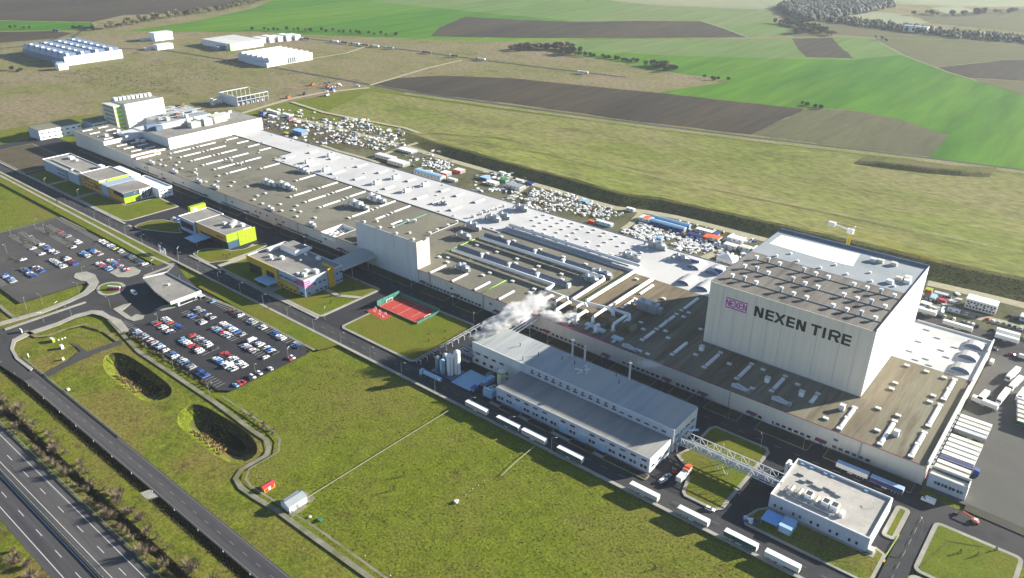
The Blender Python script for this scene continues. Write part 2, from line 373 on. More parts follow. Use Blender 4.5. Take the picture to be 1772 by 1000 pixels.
patch('crop_field', CROP, [(-300, 36), (0, 36), (160, 39), (165, 50), (95, 53), (0, 53), (-300, 53)])
patch('ploughed_field', PLOUGH, [(-300, 56), (0, 55), (95, 54), (125, 57), (100, 66), (0, 74), (-300, 84)])
patch('crop_field', CROP, [(225, 53), (290, 44), (350, 34), (440, 14), (480, -4), (600, -20), (1040, -20), (1060, 3), (1150, 11), (1330, 18), (1345, 40), (1382, 58), (1290, 65), (985, 69), (880, 72), (745, 68), (690, 66), (560, 61), (440, 55), (300, 55)])
patch('crop_field', CROP2, [(640, 2), (1040, -20), (1060, 3), (1150, 11), (1330, 18), (1345, 40), (1382, 58), (1290, 64), (1210, 37), (1000, 36), (880, 26)])
patch('ploughed_field', PLOUGH, [(745, 63), (760, 48), (805, 29), (900, 34), (1000, 38), (1100, 36), (1215, 37), (1290, 64), (1100, 66), (900, 66)])
patch('crop_field', CROP, [(985, 71), (1290, 67), (1440, 64), (1510, 66), (1560, 95), (1640, 125), (1772, 165), (1900, 200), (1900, 312), (1772, 293), (1605, 273), (1642, 235), (1560, 208), (1500, 195), (1460, 189), (1375, 187), (1330, 182), (1140, 160), (1265, 140), (1130, 120), (1000, 95)])
patch('crop_field', CROP2, [(985, 71), (1290, 67), (1440, 64), (1510, 66), (1560, 95), (1470, 104), (1300, 100), (1160, 96), (1050, 90), (1000, 88)])
patch('ploughed_field', PLOUGH, [(645, 146), (690, 135), (760, 131), (880, 135), (1000, 147), (1140, 161), (1330, 182), (1392, 189), (1300, 233), (1100, 210), (900, 181), (760, 165)])
patch('stubble_field', STUB, [(1300, 232), (1395, 189), (1460, 190), (1500, 196), (1560, 209), (1642, 236), (1605, 271), (1480, 256)])
patch('ploughed_field', PLOUGH, [(1371, 67), (1440, 65), (1453, 80), (1478, 101), (1395, 99), (1381, 85)])
patch('olive_field', OLIVE, [(1512, 66), (1600, 68), (1772, 73), (2000, 82), (2000, 108), (1740, 103), (1622, 116), (1565, 95)])
patch('ploughed_field', PLOUGH, [(1622, 117), (1660, 113), (1740, 104), (2000, 106), (2000, 150), (1772, 140), (1665, 134)])
patch('olive_field', OLIVE, [(1665, 135), (1772, 141), (2000, 152), (2000, 230), (1772, 165), (1700, 143)])
patch('pale_field', PALE, [(1030, -20), (1450, -20), (1400, 0), (1345, 14), (1330, 17), (1150, 10), (1060, 2)])
patch('olive_field', OLIVE, [(1346, 40), (1390, 40), (1440, 62), (1372, 64), (1384, 57)])
patch('olive_field', OLIVE, [(1420, 40), (1500, 44), (1600, 56), (1772, 69), (2000, 80), (1772, 72), (1600, 67), (1510, 64), (1445, 60)])
patch('pale_field', PALE, [(1446, 30), (1500, 20), (1540, 22), (1580, 30), (1610, 40), (1560, 42), (1490, 36)])
patch('pale_field', PALE, [(1490, -20), (2000, -20), (2000, 10), (1700, 12), (1560, 8)])
patch('olive_field', OLIVE, [(1580, 24), (1700, 16), (2000, 14), (2000, 66), (1772, 56), (1610, 40)])
patch('pale_field', PALE, [(1610, 14), (1660, 10), (1690, 20), (1640, 24)])
# ---- far tracks and lanes
def lane(name, m, pts, w, px=True, dz=.012):
    zl[0] += dz
    P = SP(pts) if px else pts
    b = MB(); b.strip(P, w, zl[0], m); return struct(name, b)
lane('country_road', ASPH_LOT, [(150, 48), (128, 62), (124, 70), (150, 78), (200, 84), (280, 86), (380, 102), (480, 118), (610, 141), (700, 158), (880, 183), (1100, 213), (1300, 238), (1480, 259), (1605, 274), (1772, 295), (2000, 324)], 6)
lane('verge_field', VERGE2, [(700, 162), (880, 187), (1100, 217), (1300, 242), (1480, 263), (1605, 278), (1772, 299), (2000, 328)], 12)
lane('gravel_track', TRACK, [(640, 152), (560, 160), (500, 172), (440, 190), (390, 205)], 7)
lane('country_road', TRACK, [(470, 113), (600, 92), (640, 78)], 5)
lane('country_road', TRACK, [(640, 148), (740, 118), (800, 104)], 5)
lane('country_road', ASPH_LOT, [(480, 62), (560, 70), (700, 86), (850, 106), (1000, 124), (1085, 134)], 5)
lane('country_road', ASPH_LOT, [(100, 66), (60, 78), (0, 84), (-120, 100)], 6)
lane('gravel_track', PALE, [(1212, 36), (1250, 48), (1296, 65)], 6)
lane('gravel_track', PALE, [(1510, 66), (1560, 95), (1640, 125), (1690, 140)], 4)

# ---- grassy bank behind the storage yard (rises 7 m, falls away gently beyond)
foot = [(-620, 556), (-560, 540), (-520, 534), (-480, 531), (-447, 529.5), (-385, 529), (-347, 526), (-319, 526), (-294, 535), (-240, 539.5), (-194, 540.5), (-82, 542), (-26, 546), (60, 556), (300, 590), (700, 640)]
prof = [(0, 0), (5, 1.6), (11, 4.0), (15, 5.6), (19, 6.1), (44, 4.4), (80, 1.9), (120, 0.0)]
vs = []; fine = []
for i in range(len(foot)-1):
    a, b = foot[i], foot[i+1]; n = max(1, int((b[0]-a[0])/6))
    fine += [(a[0]+(b[0]-a[0])*k/n, a[1]+(b[1]-a[1])*k/n) for k in range(n)]
fine.append(foot[-1])
for x, y in fine:
    s_ = min(1, max(0.03, (x+620)/110)); wd_ = 1+max(0, (x+250)/400)*.9
    for k, (dy, z) in enumerate(prof):
        j = noise.noise((x*.06, dy*.3, 1))
        vs.append((x, y+dy*wd_+(j*.8 if k else 0), z*s_*(1+.06*j)+(0.02 if k else -.05)))
bk = MB(); m_ = len(prof)
for k in range(m_-1):
    fs = [(i*m_+k, (i+1)*m_+k, (i+1)*m_+k+1, i*m_+k+1) for i in range(len(fine)-1)]
    o_ = len(bk.v)
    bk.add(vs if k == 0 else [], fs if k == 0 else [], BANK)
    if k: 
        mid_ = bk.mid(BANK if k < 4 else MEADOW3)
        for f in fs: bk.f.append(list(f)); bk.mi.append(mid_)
struct('embankment_terrain', bk)
rg_ = MB(); rl_ = SP([(1478, 284), (1520, 290), (1600, 300), (1660, 305), (1712, 307)]); vs = []
for i, (x, y) in enumerate(rl_):
    e_ = (.25, 1, 1, 1, .3)[i]
    for dy, z in ((0, -.2), (6, 2.2*e_), (9, 3.0*e_), (13, 3.0*e_), (40, -.2)): vs.append((x, y+dy, z+.35))
rg_.add(vs, [(5*i+k, 5*i+5+k, 5*i+6+k, 5*i+1+k) for i in range(4) for k in range(4)], BANK); struct('ridge_terrain', rg_)
def bank_z(x, y):
    for i in range(len(foot)-1):
        if foot[i][0] <= x <= foot[i+1][0]:
            f = (x-foot[i][0])/(foot[i+1][0]-foot[i][0]); y0 = foot[i][1]+f*(foot[i+1][1]-foot[i][1])
            s_ = min(1, max(0.03, (x+620)/110)); wd_ = 1+max(0, (x+250)/400)*.9; d = (y-y0)/wd_
            for k in range(len(prof)-1):
                if prof[k][0] <= d <= prof[k+1][0]:
                    return s_*(prof[k][1]+(prof[k+1][1]-prof[k][1])*(d-prof[k][0])/(prof[k+1][0]-prof[k][0]))
    return 0.0

def drape(name, m, pts, w, lift=.12):
    P = [S(*p) for p in pts]; Q = []
    for a, c in zip(P, P[1:]):
        n = max(1, int((c-a).length/8))
        for k in range(n): q = a.lerp(c, k/n); Q.append((q.x, q.y))
    b = MB(); n = len(Q); vs = []
    for i, p in enumerate(Q):
        d = (Vector(Q[min(n-1, i+1)])-Vector(Q[max(0, i-1)])).normalized(); h = w/2*(1+.35*noise.noise((p[0]*.05, p[1]*.05, 3)))
        for sgn in (1, -1): x, y = p[0]-d.y*h*sgn, p[1]+d.x*h*sgn; vs.append((x, y, max(bank_z(x, y)+.05, zl[0]+.02)+lift*.25))
    b.add(vs, [(2*i, 2*i+1, 2*i+3, 2*i+2) for i in range(n-1)], m); return struct(name, b)
drape('meadow_track', VERGE2, [(905, 252), (1000, 276), (1100, 300), (1220, 326), (1360, 356), (1500, 386), (1640, 416), (1790, 448)], 4)
drape('meadow_track', VERGE2, [(980, 302), (1100, 328), (1250, 352), (1400, 382), (1560, 420)], 2.5, .16)
drape('meadow_track', TURF2, [(740, 232), (800, 238), (860, 241), (930, 256)], 7, .20)
drape('meadow_track', TURF2, [(890, 262), (950, 272), (1010, 290), (1060, 300)], 5, .24)
drape('meadow_track', TURF2, [(760, 245), (820, 250), (880, 262)], 4, .28)
drape('meadow_track', TURF2, [(1230, 332), (1340, 356), (1460, 382), (1600, 414)], 4, .30)

# ================================================================== ROADS
def rect(name, m, x0, x1, y0, y1, dz=.012):
    zl[0] += dz
    b = MB(); b.sheet([(x0, y0), (x1, y0), (x1, y1), (x0, y1)], zl[0], m); return struct(name, b)
zl[0] = 0.30 if zl[0] < .30 else zl[0]+.02
ZR = zl[0]
RX0, RX1 = -2000, 500
patch('verge_field', VERGE, [(RX0, 80), (RX1, 80), (RX1, 84), (RX0, 84)], False)
patch('verge_field', VERGE, [(RX0, 88.2), (RX1, 88.2), (RX1, 98.9), (RX0, 98.9)], False)
patch('verge_field', VERGE, [(RX0, -400), (RX1, -400), (RX1, 56), (RX0, 56)], False)
vp_ = [[Vector((*p, 0)) for p in [(RX0, 111), (RX1, 111), (RX1, 131), (-240, 130), (-262, 131), (-270, 150), (-280, 156), (-427, 160), (-470, 132), (-500, 134), (RX0, 134)]]]+[[Vector((*p, 0)) for p in r] for r in pit_rims]
va_ = [v for l in vp_ for v in l]; zl[0] += .012; b = MB()
b.add([(v.x, v.y, zl[0]) for v in va_], [t if (va_[t[1]]-va_[t[0]]).cross(va_[t[2]]-va_[t[0]]).z > 0 else t[::-1] for t in tessellate_polygon(vp_)], VERGE)
for r in pit_rims: n_ = len(r); b.add([(*p, zl[0]) for p in r]+[(*p, -.3) for p in r], [(i, (i+1) % n_, n_+(i+1) % n_, n_+i) for i in range(n_)], VERGE)
struct('verge_field', b)
rect('motorway_road', ASPH_MW, RX0, RX1, 67.6, 80.4)
rect('motorway_road', ASPH_MW, RX0, RX1, 54.6, 66.4)
rect('median_ground', BEDSOIL, RX0, RX1, 66.4, 67.6)
rect('side_road', ASPH_MW, RX0, RX1, 103.2, 112.0)
zm = zl[0]+.02
mk = MB()
for y, w in ((77.0, .28), (69.1, .26), (65.45, .26), (57.55, .28)): mk.box(RX0, RX1, y-w/2, y+w/2, zm-.01, zm, LINE)
for y, p0 in ((73.05, S(13, 789.4).x), (61.6, S(27, 887).x)):
    for k in range(-60, 45): mk.box(p0+k*17.45, p0+k*17.45+5.6, y-.13, y+.13, zm-.01, zm, LINE)
for y in (103.9, 111.3): mk.box(RX0, RX1, y-.07, y+.07, zm-.01, zm, WORNL)
for k in range(-110, 60): mk.box(-250+k*9, -250+k*9+3, 107.55, 107.70, zm-.01, zm, WORNL)
struct('lane_marking_road', mk)
# plant roads
zl[0] += .03
rect('service_road', ASPH_DK, -900, -29.2, 244.0, 318.4)
rect('front_road', ASPH, -900, 160, 234.4, 244.4)
rect('service_road', ASPH, -30, 160, 297, 312)
rect('service_road', ASPH, -28.5, -20, 200, 300)
rect('dock_apron', DOCKCON, -29.2, 220, 317, 463)
patch('yard_ground', YARDGR, [(-745, 455), (-29, 455), (-29, 462.5), (230, 462.5), (230, 560), (60, 555), (-26, 545), (-82, 541), (-194, 539), (-240, 538), (-294, 533), (-319, 524), (-347, 524), (-385, 527), (-447, 528), (-520, 533), (-560, 539), (-640, 560), (-745, 540)], False)
patch('yard_ground', SOIL, SP([(450, 228), (455, 200), (520, 210), (640, 250), (620, 262), (560, 245)]), False)
patch('yard_ground', ASPH_LOT, [(-75, 457), (-29, 457), (-29, 463), (220, 463), (220, 490), (-75, 490)], False)
lane('gravel_track', TRACK, [(505, 177), (560, 195), (610, 205), (700, 222), (738, 235), (755, 242)], 5)
lane('gravel_track', TRACK, [(740, 235), (830, 245), (900, 250)], 4)
lane('gravel_track', TRACK, [(505, 205), (560, 217), (640, 238), (700, 254), (745, 268), (774, 277), (824, 291), (867, 304), (960, 330), (1017, 348), (1065, 361), (1120, 368), (1171, 377), (1234, 393), (1327, 417)], 8)
lane('gravel_track', TRACK, [(1605, 491), (1680, 508), (1772, 530), (1900, 562)], 9)
lane('gravel_track', TRACK, [(556, 220), (612, 206)], 5)
lane('gravel_track', TRACK, [(640, 277), (700, 255), (752, 239)], 5)
lane('gravel_track', TRACK, [(556, 252), (585, 262), (640, 277), (668, 288)], 4)
lane('gravel_track', TRACK, [(915, 322), (890, 338), (868, 348)], 4)
lane('gravel_track', TRACK, [(1110, 368), (1090, 390), (1078, 398)], 5)
lane('gravel_track', TRACK, [(1310, 410), (1280, 418), (1255, 432), (1210, 452)], 7)
lane('gravel_track', TRACK, [(1600, 530), (1640, 536), (1700, 552), (1790, 575)], 9)
lane('gravel_track', TRACK, [(1590, 508), (1625, 520), (1650, 536)], 6)
# car parks and entry
patch('car_park', ASPH_LOT, [(-646, 139), (-646, 218), (-500, 219.4), (-500, 206), (-506, 196), (-509, 172), (-511, 138)], False)
patch('car_park', ASPH_DK, [(-470, 164), (-436, 163.2), (-330, 163.2), (-323.6, 168), (-323.6, 215), (-332, 220.4), (-447, 220.4), (-470, 205)], False)
patch('entry_road', ASPH, [(-30, 606), (0, 572), (40, 559), (90, 542), (130, 522), (146, 506), (152, 494), (132, 478), (160, 468), (215, 460), (262, 462), (300, 452), (345, 505), (300, 525), (250, 560), (222, 566), (200, 556), (180, 548), (165, 545), (148, 548), (110, 562), (60, 578), (30, 590), (18, 606), (22, 622), (60, 655), (40, 660), (0, 634)])
lane('access_road', ASPH, [(210, 594), (175, 606), (140, 620), (100, 640), (80, 652)], 5.5)
patch('access_road', ASPH, [(120, 590), (128, 596), (155, 612), (160, 618), (108, 637), (112, 632), (135, 612), (140, 610)])
zl[0] += .02
lw = MB()
def kerbed(poly, m=LAWN, border=1.6, name='lawn', pm=PAVE):
    """a lawn 0.16 m proud of the asphalt with a paved border and kerb round it"""
    n = len(poly); A = sum(poly[i][0]*poly[(i+1) % n][1]-poly[(i+1) % n][0]*poly[i][1] for i in range(n))
    if A < 0: poly = poly[::-1]
    inn = []
    for i in range(n):
        p0, p1, p2 = Vector(poly[i-1]), Vector(poly[i]), Vector(poly[(i+1) % n])
        n1 = (p1-p0).normalized(); n2 = (p2-p1).normalized(); q = Vector((-n1.y-n2.y, n1.x+n2.x))
        if q.length < 1e-4: q = Vector((-n1.y, n1.x))
        q.normalize(); c = max(.5, q.dot(Vector((-n1.y, n1.x)))); inn.append((p1+q*border/c)[:])
    z = zl[0]
    b = MB(); b.prism(poly, z-.25, z+.12, pm); struct('kerb', b)
    b = MB(); b.prism(inn, z+.02, z+.16, m); struct(name, b)
# pavement each side of the front road
pv = MB(); z = zl[0]
pv.box(-900, -33, 232.7, 234.4, z-.3, z+.11, PAVE)
for a, b in ((-900, -592), (-586, -582), (-497, -458), (-452, -353), (-215, -126)): pv.box(a, b, 244.4, 246.2, z-.3, z+.11, PAVE)
struct('pavement', pv)
patch('verge_field', LAWN, [(-900, 221.4), (-498, 221.4), (-498, 232.7), (-900, 232.7)], False)
patch('verge_field', LAWN, [(-447, 221.6), (-322, 221.6), (-318, 232.7), (-447, 232.7)], False)
# lawns among the offices
kerbed(rrect(-880, -782, 247, 292, 3), SOIL, .8)
kerbed(rrect(-776, -733.5, 246.6, 262.4, 1), LAWN, .5)
kerbed(rrect(-729.5, -681.5, 246.6, 264.5, 1), LAWN, .5)
kerbed([(-677, 246.3), (-600, 246.3), (-596, 247.5), (-594.5, 251), (-594, 292), (-628, 293), (-630, 266), (-677, 265)], LAWN, 1.4)
kerbed(smooth_poly([(-582, 247), (-573, 246), (-555, 254), (-537, 264), (-549, 266), (-551, 273), (-560, 275), (-582, 266)], 1), LAWN, .9)
kerbed(smooth_poly([(-500, 249), (-494, 246.4), (-468, 246.4), (-468, 291), (-477, 293), (-478, 270), (-492, 266.5), (-500, 258)], 1), LAWN, 1.2)
kerbed(rrect(-463, -352, 246.4, 296, 3), LAWN, 1.8)
kerbed([(-334, 248.5), (-331.5, 246.3), (-274, 246.3), (-271.6, 248.5), (-271.6, 297), (-275, 300), (-332, 299), (-334, 296)], LAWN, 1.7)
kerbed([(-108, 247.5), (-106, 245.8), (-92, 245.8), (-89.6, 248.5), (-89.6, 297), (-92, 300), (-118, 300), (-120, 297), (-120, 277), (-122, 268), (-114, 263), (-110.5, 256)], LAWN, 1.5)
kerbed([(-81, 250), (-79, 246.4), (-33, 246.4), (-29.4, 249.5), (-29.4, 266), (-34, 268), (-34, 262.3), (-74, 262.3), (-76, 262), (-79, 258)], VERGE, 1.2)
kerbed(rrect(-34.5, -28.8, 276, 298.5, 2), LAWN, 1.8)
kerbed(rrect(-19.6, 12.5, 264.5, 298.4, 3), LAWN, 1.7)
kerbed(rrect(-19.6, 80, 225, 262.6, 3), LAWN, 1.7)
# planting beds in front of the hall
for a, b in ((-820, -740), (-730, -668), (-655, -600), (-590, -540), (-530, -497), (-487, -465), (-455, -405)): kerbed(rrect(a, b, 311, 317.6, .8), BEDSOIL, .4, 'planting_ground', PATHM)
for a, b in ((-396, -342), (-331, -310), (-302, -283), (-262, -240), (-229, -197), (-186, -160), (-150, -139), (-130, -112), (-103, -77), (-70, -32)): kerbed(rrect(a, b, 309.5, 317.6, .8), BEDSOIL, .4, 'planting_ground', PATHM)
for a, b in ((-209, -196), (-191, -176), (-166, -152), (-147, -124)): kerbed(rrect(a, b, 243.9, 248.2, .8), BEDSOIL, .6, 'planting_ground', PATHM)
# the strip of planting south of the dock apron
patch('planting_ground', BEDSOIL, [(-12, 313), (120, 308), (120, 314), (-12, 318)], False)
# roundabout, islands, entrance paving
def isl(pts, m=PAVE, h=.12, inner=None, name='kerb'):
    b = MB(); b.prism(SP(pts), zl[0]-.2, zl[0]+h, m); struct(name, b)
isl([(128, 482), (131, 475), (150, 472), (165, 477), (172, 490), (165, 502), (150, 513), (118, 527), (70, 546), (0, 566), (-20, 572), (-20, 566), (0, 560), (70, 540), (118, 521), (145, 507), (155, 495), (150, 489), (140, 488)])
kerbed(smooth_poly(SP([(166, 504), (172, 495), (190, 490), (210, 490), (220, 497), (212, 507), (190, 514), (174, 513)]), 1), LAWN, 2.0)
isl([(190, 474), (205, 466), (232, 464), (244, 470), (240, 476), (222, 482), (205, 482)])
isl([(18, 606), (22, 590), (45, 578), (100, 560), (130, 547), (160, 539), (178, 540), (190, 548), (210, 556), (226, 576), (212, 578), (190, 556), (176, 549), (160, 545), (130, 553), (100, 566), (50, 583), (28, 594), (24, 606), (34, 622), (58, 640), (54, 644), (28, 624)])
isl([(196, 537), (215, 529), (228, 527), (220, 534), (212, 540), (228, 551), (236, 546), (250, 548), (248, 554), (232, 558), (218, 553)])
isl([(268, 538), (282, 531), (300, 528), (318, 520), (345, 509), (346, 514), (320, 526), (300, 535), (280, 540)])
isl([(8, 571), (148, 524), (150, 526), (10, 574)], h=.15)
patch('planting_ground', BEDSOIL, [(165, 529), (195, 524), (215, 527), (196, 535), (182, 530)])
# paths
def path(pts, w, m=PATHM, name='footpath'):
    lane(name, m, pts, w)
path([(190, 555), (212, 580), (240, 610), (300, 650), (370, 697), (400, 719), (438, 748), (461, 763), (466, 777), (462, 790), (418, 815), (408, 830), (417, 846), (440, 862), (480, 886), (540, 930), (640, 1002), (700, 1045), (900, 1186), (1150, 1360)], 2.3)
path([(385, 688), (470, 745), (485, 763), (482, 785), (432, 814), (426, 832), (436, 845), (470, 866), (492, 880), (560, 925), (650, 990), (720, 1040), (920, 1178), (1170, 1352)], 1.0)
path([(0, 305), (100, 358), (183, 402), (262, 446), (300, 462), (290, 472), (250, 482)], 2.0, PAVE)
path([(312, 500), (330, 505), (400, 532), (470, 568), (545, 608)], 1.8, PATHM)
path([(250, 480), (290, 465), (300, 458)], 3, PAVE)
path([(523, 870), (600, 822), (700, 760), (778, 712)], .55, TRACK)
path([(868, 826), (895, 800), (925, 775)], .45, TRACK)
path([(0, 530), (10, 540), (26, 552)], 2)
path([(45, 575), (65, 585), (85, 583), (120, 570), (150, 563), (175, 570), (205, 592)], 2.4, MEADOW2)
path([(345, 452), (372, 440), (410, 445), (440, 425)], 3, PAVE)
path([(0, 405), (60, 390), (105, 378), (150, 400)], .5, TRACK)
# office forecourt paths
fp = MB(); z = zl[0]+.02
for x0, x1, y0, y1 in ((-733.2, -729.8, 246.2, 263), (-681.2, -677.6, 246.2, 266), (-412, -403, 246.2, 257)): fp.box(x0, x1, y0, y1, z-.2, z+.17, PAVE)
struct('footpath', fp)
fp = MB(); fp.strip([(-379, 272), (-366, 272), (-353, 279)], 3.2, z+.24, PAVE); struct('footpath', fp)
fp = MB(); fp.box(-466.5, -463.5, 248, 292, z-.2, z+.16, TRACK); struct('footpath', fp)
for pts in ([(1175, 790), (1195, 782), (1222, 786), (1240, 800)], [(1178, 796), (1200, 790), (1224, 796), (1236, 812)], [(1182, 802), (1206, 800), (1226, 808)], [(1425, 965), (1470, 968), (1500, 958)], [(1420, 972), (1470, 976), (1505, 966)], [(1590, 985), (1640, 940), (1700, 950)]): lane('wheel_track', TURF2, pts, .55, True, .02)
zl[0] += .02
# plant road centre lines and parking bay lines
mk = MB(); z = zl[0]+.05
for k in range(-99, 2): mk.box(k*9, k*9+3.2, 239.35, 239.48, z-.12, z, WORNL)
for k in range(-95, -4): mk.box(k*9, k*9+3, 303.2, 303.33, z-.12, z, WORNL)
for k in range(12): mk.box(-24.3, -24.15, 205+k*8, 209+k*8, z-.12, z, WORNL)
for (a, b, y0, y1) in ((-437, -331, 164, 169), (-424, -402, 176.6, 181.6), (-424, -402, 182.2, 187.3), (-392, -366, 176.6, 181.6), (-392, -366, 182.2, 187.3),
                       (-360, -338, 177.3, 182.3), (-360, -338, 182.9, 188), (-421, -399, 195.2, 200.2), (-421, -399, 202, 207), (-391, -366, 195.5, 200.5), (-391, -366, 201.6, 206.7),
                       (-360, -336, 195.5, 200.5), (-360, -336, 201.6, 206.7), (-424, -334, 214.4, 219.5), (-640, -502, 214.4, 219), (-640, -545, 139.6, 144),
                       (-632, -575, 176.5, 181), (-632, -575, 183.5, 188), (-632, -575, 196, 200), (-632, -575, 202.5, 207)):
    x = a
    while x <= b: mk.box(x-.06, x+.06, y0, y1, z-.12, z, WORNL); x += 2.55
struct('bay_marking_road', mk)

# ================================================================== BUILDINGS
def part(name, parent, m, *boxes):
    b = MB()
    for q in boxes: b.box(*q, m)
    return b.build(name, parent)
def meshpart(name, b, parent, smooth=False): return b.build(name, parent, smooth=smooth)
PROT = {}
def rep(name, key, make, parent, x, y, z, rz=0):
    """alike pieces share one mesh"""
    if key not in PROT:
        b = MB(); make(b); o = b.build(name, None, local=True); PROT[key] = o.data
    else:
        o = bpy.data.objects.new(name, PROT[key]); COL.objects.link(o)
    p = parent; off = Vector((0, 0, 0))
    while p is not None: off += p.location; p = p.parent
    o.parent = parent; o.location = Vector((x, y, z))-off; o.rotation_euler[2] = rz
    return o
def panels_u(parent, x0, x1, n, yf, z0, z1, m, t=.2, gap=.09, name='wall_panel', face=-1):
    """n cladding panels in the plane y = yf, outer side towards face"""
    w = (x1-x0)/n
    for i in range(n):
        rep(name, ('pu', round(w, 3), round(z1-z0, 2), m.name, t, gap), lambda b: b.box(-w/2+gap/2, w/2-gap/2, -t/2, t/2, 0, z1-z0, m), parent, x0+w*(i+.5), yf-face*t/2, z0)
def panels_v(parent, y0, y1, n, xf, z0, z1, m, t=.2, gap=.09, name='wall_panel', face=1):
    w = (y1-y0)/n
    for i in range(n):
        rep(name, ('pv', round(w, 3), round(z1-z0, 2), m.name, t, gap), lambda b: b.box(-t/2, t/2, -w/2+gap/2, w/2-gap/2, 0, z1-z0, m), parent, xf-face*t/2, y0+w*(i+.5), z0)
wv_ = random.Random(4)
def win_u(parent, x, y, z, w, h, m=GLASS, fm=None):     # window facing -y
    if m is GLASS and wv_.random() < .25: m = GLASSB
    fm = fm or STEELW
    def mk(b):
        b.box(-w/2, w/2, -.05, .05, 0, h, m)
        if fm:
            b.box(-w/2-.08, w/2+.08, -.10, .0, -.1, -.0, fm); b.box(-w/2-.08, w/2+.08, -.10, 0, h, h+.1, fm)
    rep('window', ('wu', w, h, m.name, fm and fm.name), mk, parent, x, y, z)
def win_v(parent, x, y, z, w, h, m=GLASS, fm=None):     # window facing +x
    def mk(b): b.box(-.05, .05, -w/2, w/2, 0, h, m)
    rep('window', ('wv', w, h, m.name), mk, parent, x, y, z)
def hollow(b, x0, x1, y0, y1, z, h, t, m):      # parapet ring
    b.box(x0, x1, y0, y0+t, z, z+h, m); b.box(x0, x1, y1-t, y1, z, z+h, m)
    b.box(x0, x0+t, y0+t, y1-t, z, z+h, m); b.box(x1-t, x1, y0+t, y1-t, z, z+h, m)

# ------------------------------------------------------------------ the long production hall
HZ = 10.3; VF = 318.5; VB = 455.6
hall = thing('factory_hall', 'immensely long flat-roofed cream production hall with dark and white roof halves', 'factory', (-370, 387, 0))
part('wall', hall, WALL, (-722, -441.6, VF+.3, VB, -.2, HZ-.12), (-441.6, -425.8, 338.7, VB, -.2, HZ-.12), (-425.8, -30, VF+.3, VB, -.2, HZ-.12), (-441.6, -425.8, VF+.3, 338.7, -.2, 6.6))
panels_u(hall, -722, -401, 35, VF+.25, 0, HZ, WALL)
panels_u(hall, -341, -30, 34, VF+.25, 0, HZ, WALL)
panels_v(hall, VF+.4, VB, 15, -29.8, 0, HZ, WALL)
rd1 = MB()
for q in ((-722, -616, VF+.1, 411.2), (-722, -622, 411.2, 425.5), (-616, -441.6, VF+.1, 400.5), (-441.6, -425.8, 338.7, 400.5), (-425.8, -341, VF+.1, 400.5), (-341, -240, VF+.1, 405.2)):
    rd1.box(q[0], q[1], q[2], q[3], HZ-.12, HZ+.05, ROOFD)
meshpart('roof', rd1, hall)
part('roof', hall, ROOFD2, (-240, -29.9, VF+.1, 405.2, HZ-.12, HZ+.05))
rw = MB()
for q in ((-722, -622, 425.5, VB), (-622, -616, 411.2, VB), (-616, -341, 400.5, VB), (-341, -29.9, 405.2, VB)):
    rw.box(q[0], q[1], q[2], q[3], HZ-.12, HZ+.12, ROOFW)
meshpart('roof', rw, hall)
part('roof_edge', hall, DARK, (-722, -622, 424.9, 425.5, HZ+.05, HZ+.5), (-622.3, -621.7, 411.2, 424.9, HZ+.05, HZ+.4))
part('roof_edge', hall, REDTRIM, (-722, -441.8, VF-.05, VF+.25, HZ, HZ+.3), (-425.6, -401, VF-.05, VF+.25, HZ, HZ+.3), (-341, -257, VF-.05, VF+.25, HZ, HZ+.3), (-187, -30, VF-.05, VF+.25, HZ, HZ+.3))
part('roof_edge', hall, MAGENTA, (-257, -187, VF-.05, VF+.25, HZ, HZ+.55))
part('roof_edge', hall, METAL, (-715, -29.9, VB-.2, VB+.1, HZ, HZ+.5), (-616, -341, 400.0, 400.7, HZ+.05, HZ+.55))
part('roof_edge', hall, DARK, (-700, -29.9, VB+.1, VB+.6, HZ-1.3, HZ+.1))
part('parapet', hall, OFFW, (-30.4, -29.6, 321, 398, HZ, HZ+1.6), (-30.2, -29.6, 398, 405, HZ, HZ+.7), (-30.3, -29.6, 405.2, 440, HZ+.1, HZ+1.2), (-30.3, -29.6, 440, VB, HZ+.1, HZ+2.4), (-69, -30.3, VB-.5, VB, HZ+.1, HZ+1.0))
part('roof_court', hall, WHITE, (-441.6, -425.8, 338.45, 338.7, 6.6, HZ+.25), (-441.75, -441.5, VF, 338.5, 6.6, HZ+.25), (-425.9, -425.65, VF, 338.5, 6.6, HZ+.25), (-441.6, -425.8, VF+.05, VF+.3, 6.6, 8.6))
for x, y in ((-438, 323), (-434, 323), (-438, 329), (-433, 330), (-437, 335)):
    b = MB(); b.box(x-1.4, x+1.4, y-1.6, y+1.6, 6.6, 8.4, WHITE); b.box(x-1.0, x+1.0, y-1.2, y+1.2, 8.4, 8.44, DARK); b.build('chiller', hall)
part('roof', hall, ROOFD, (-424.5, -405, VF+.3, 330, HZ+.05, HZ+.22))
part('roof_step', hall, WHITE, (-412, -401.2, 331, 333, HZ+.05, HZ+4.2))
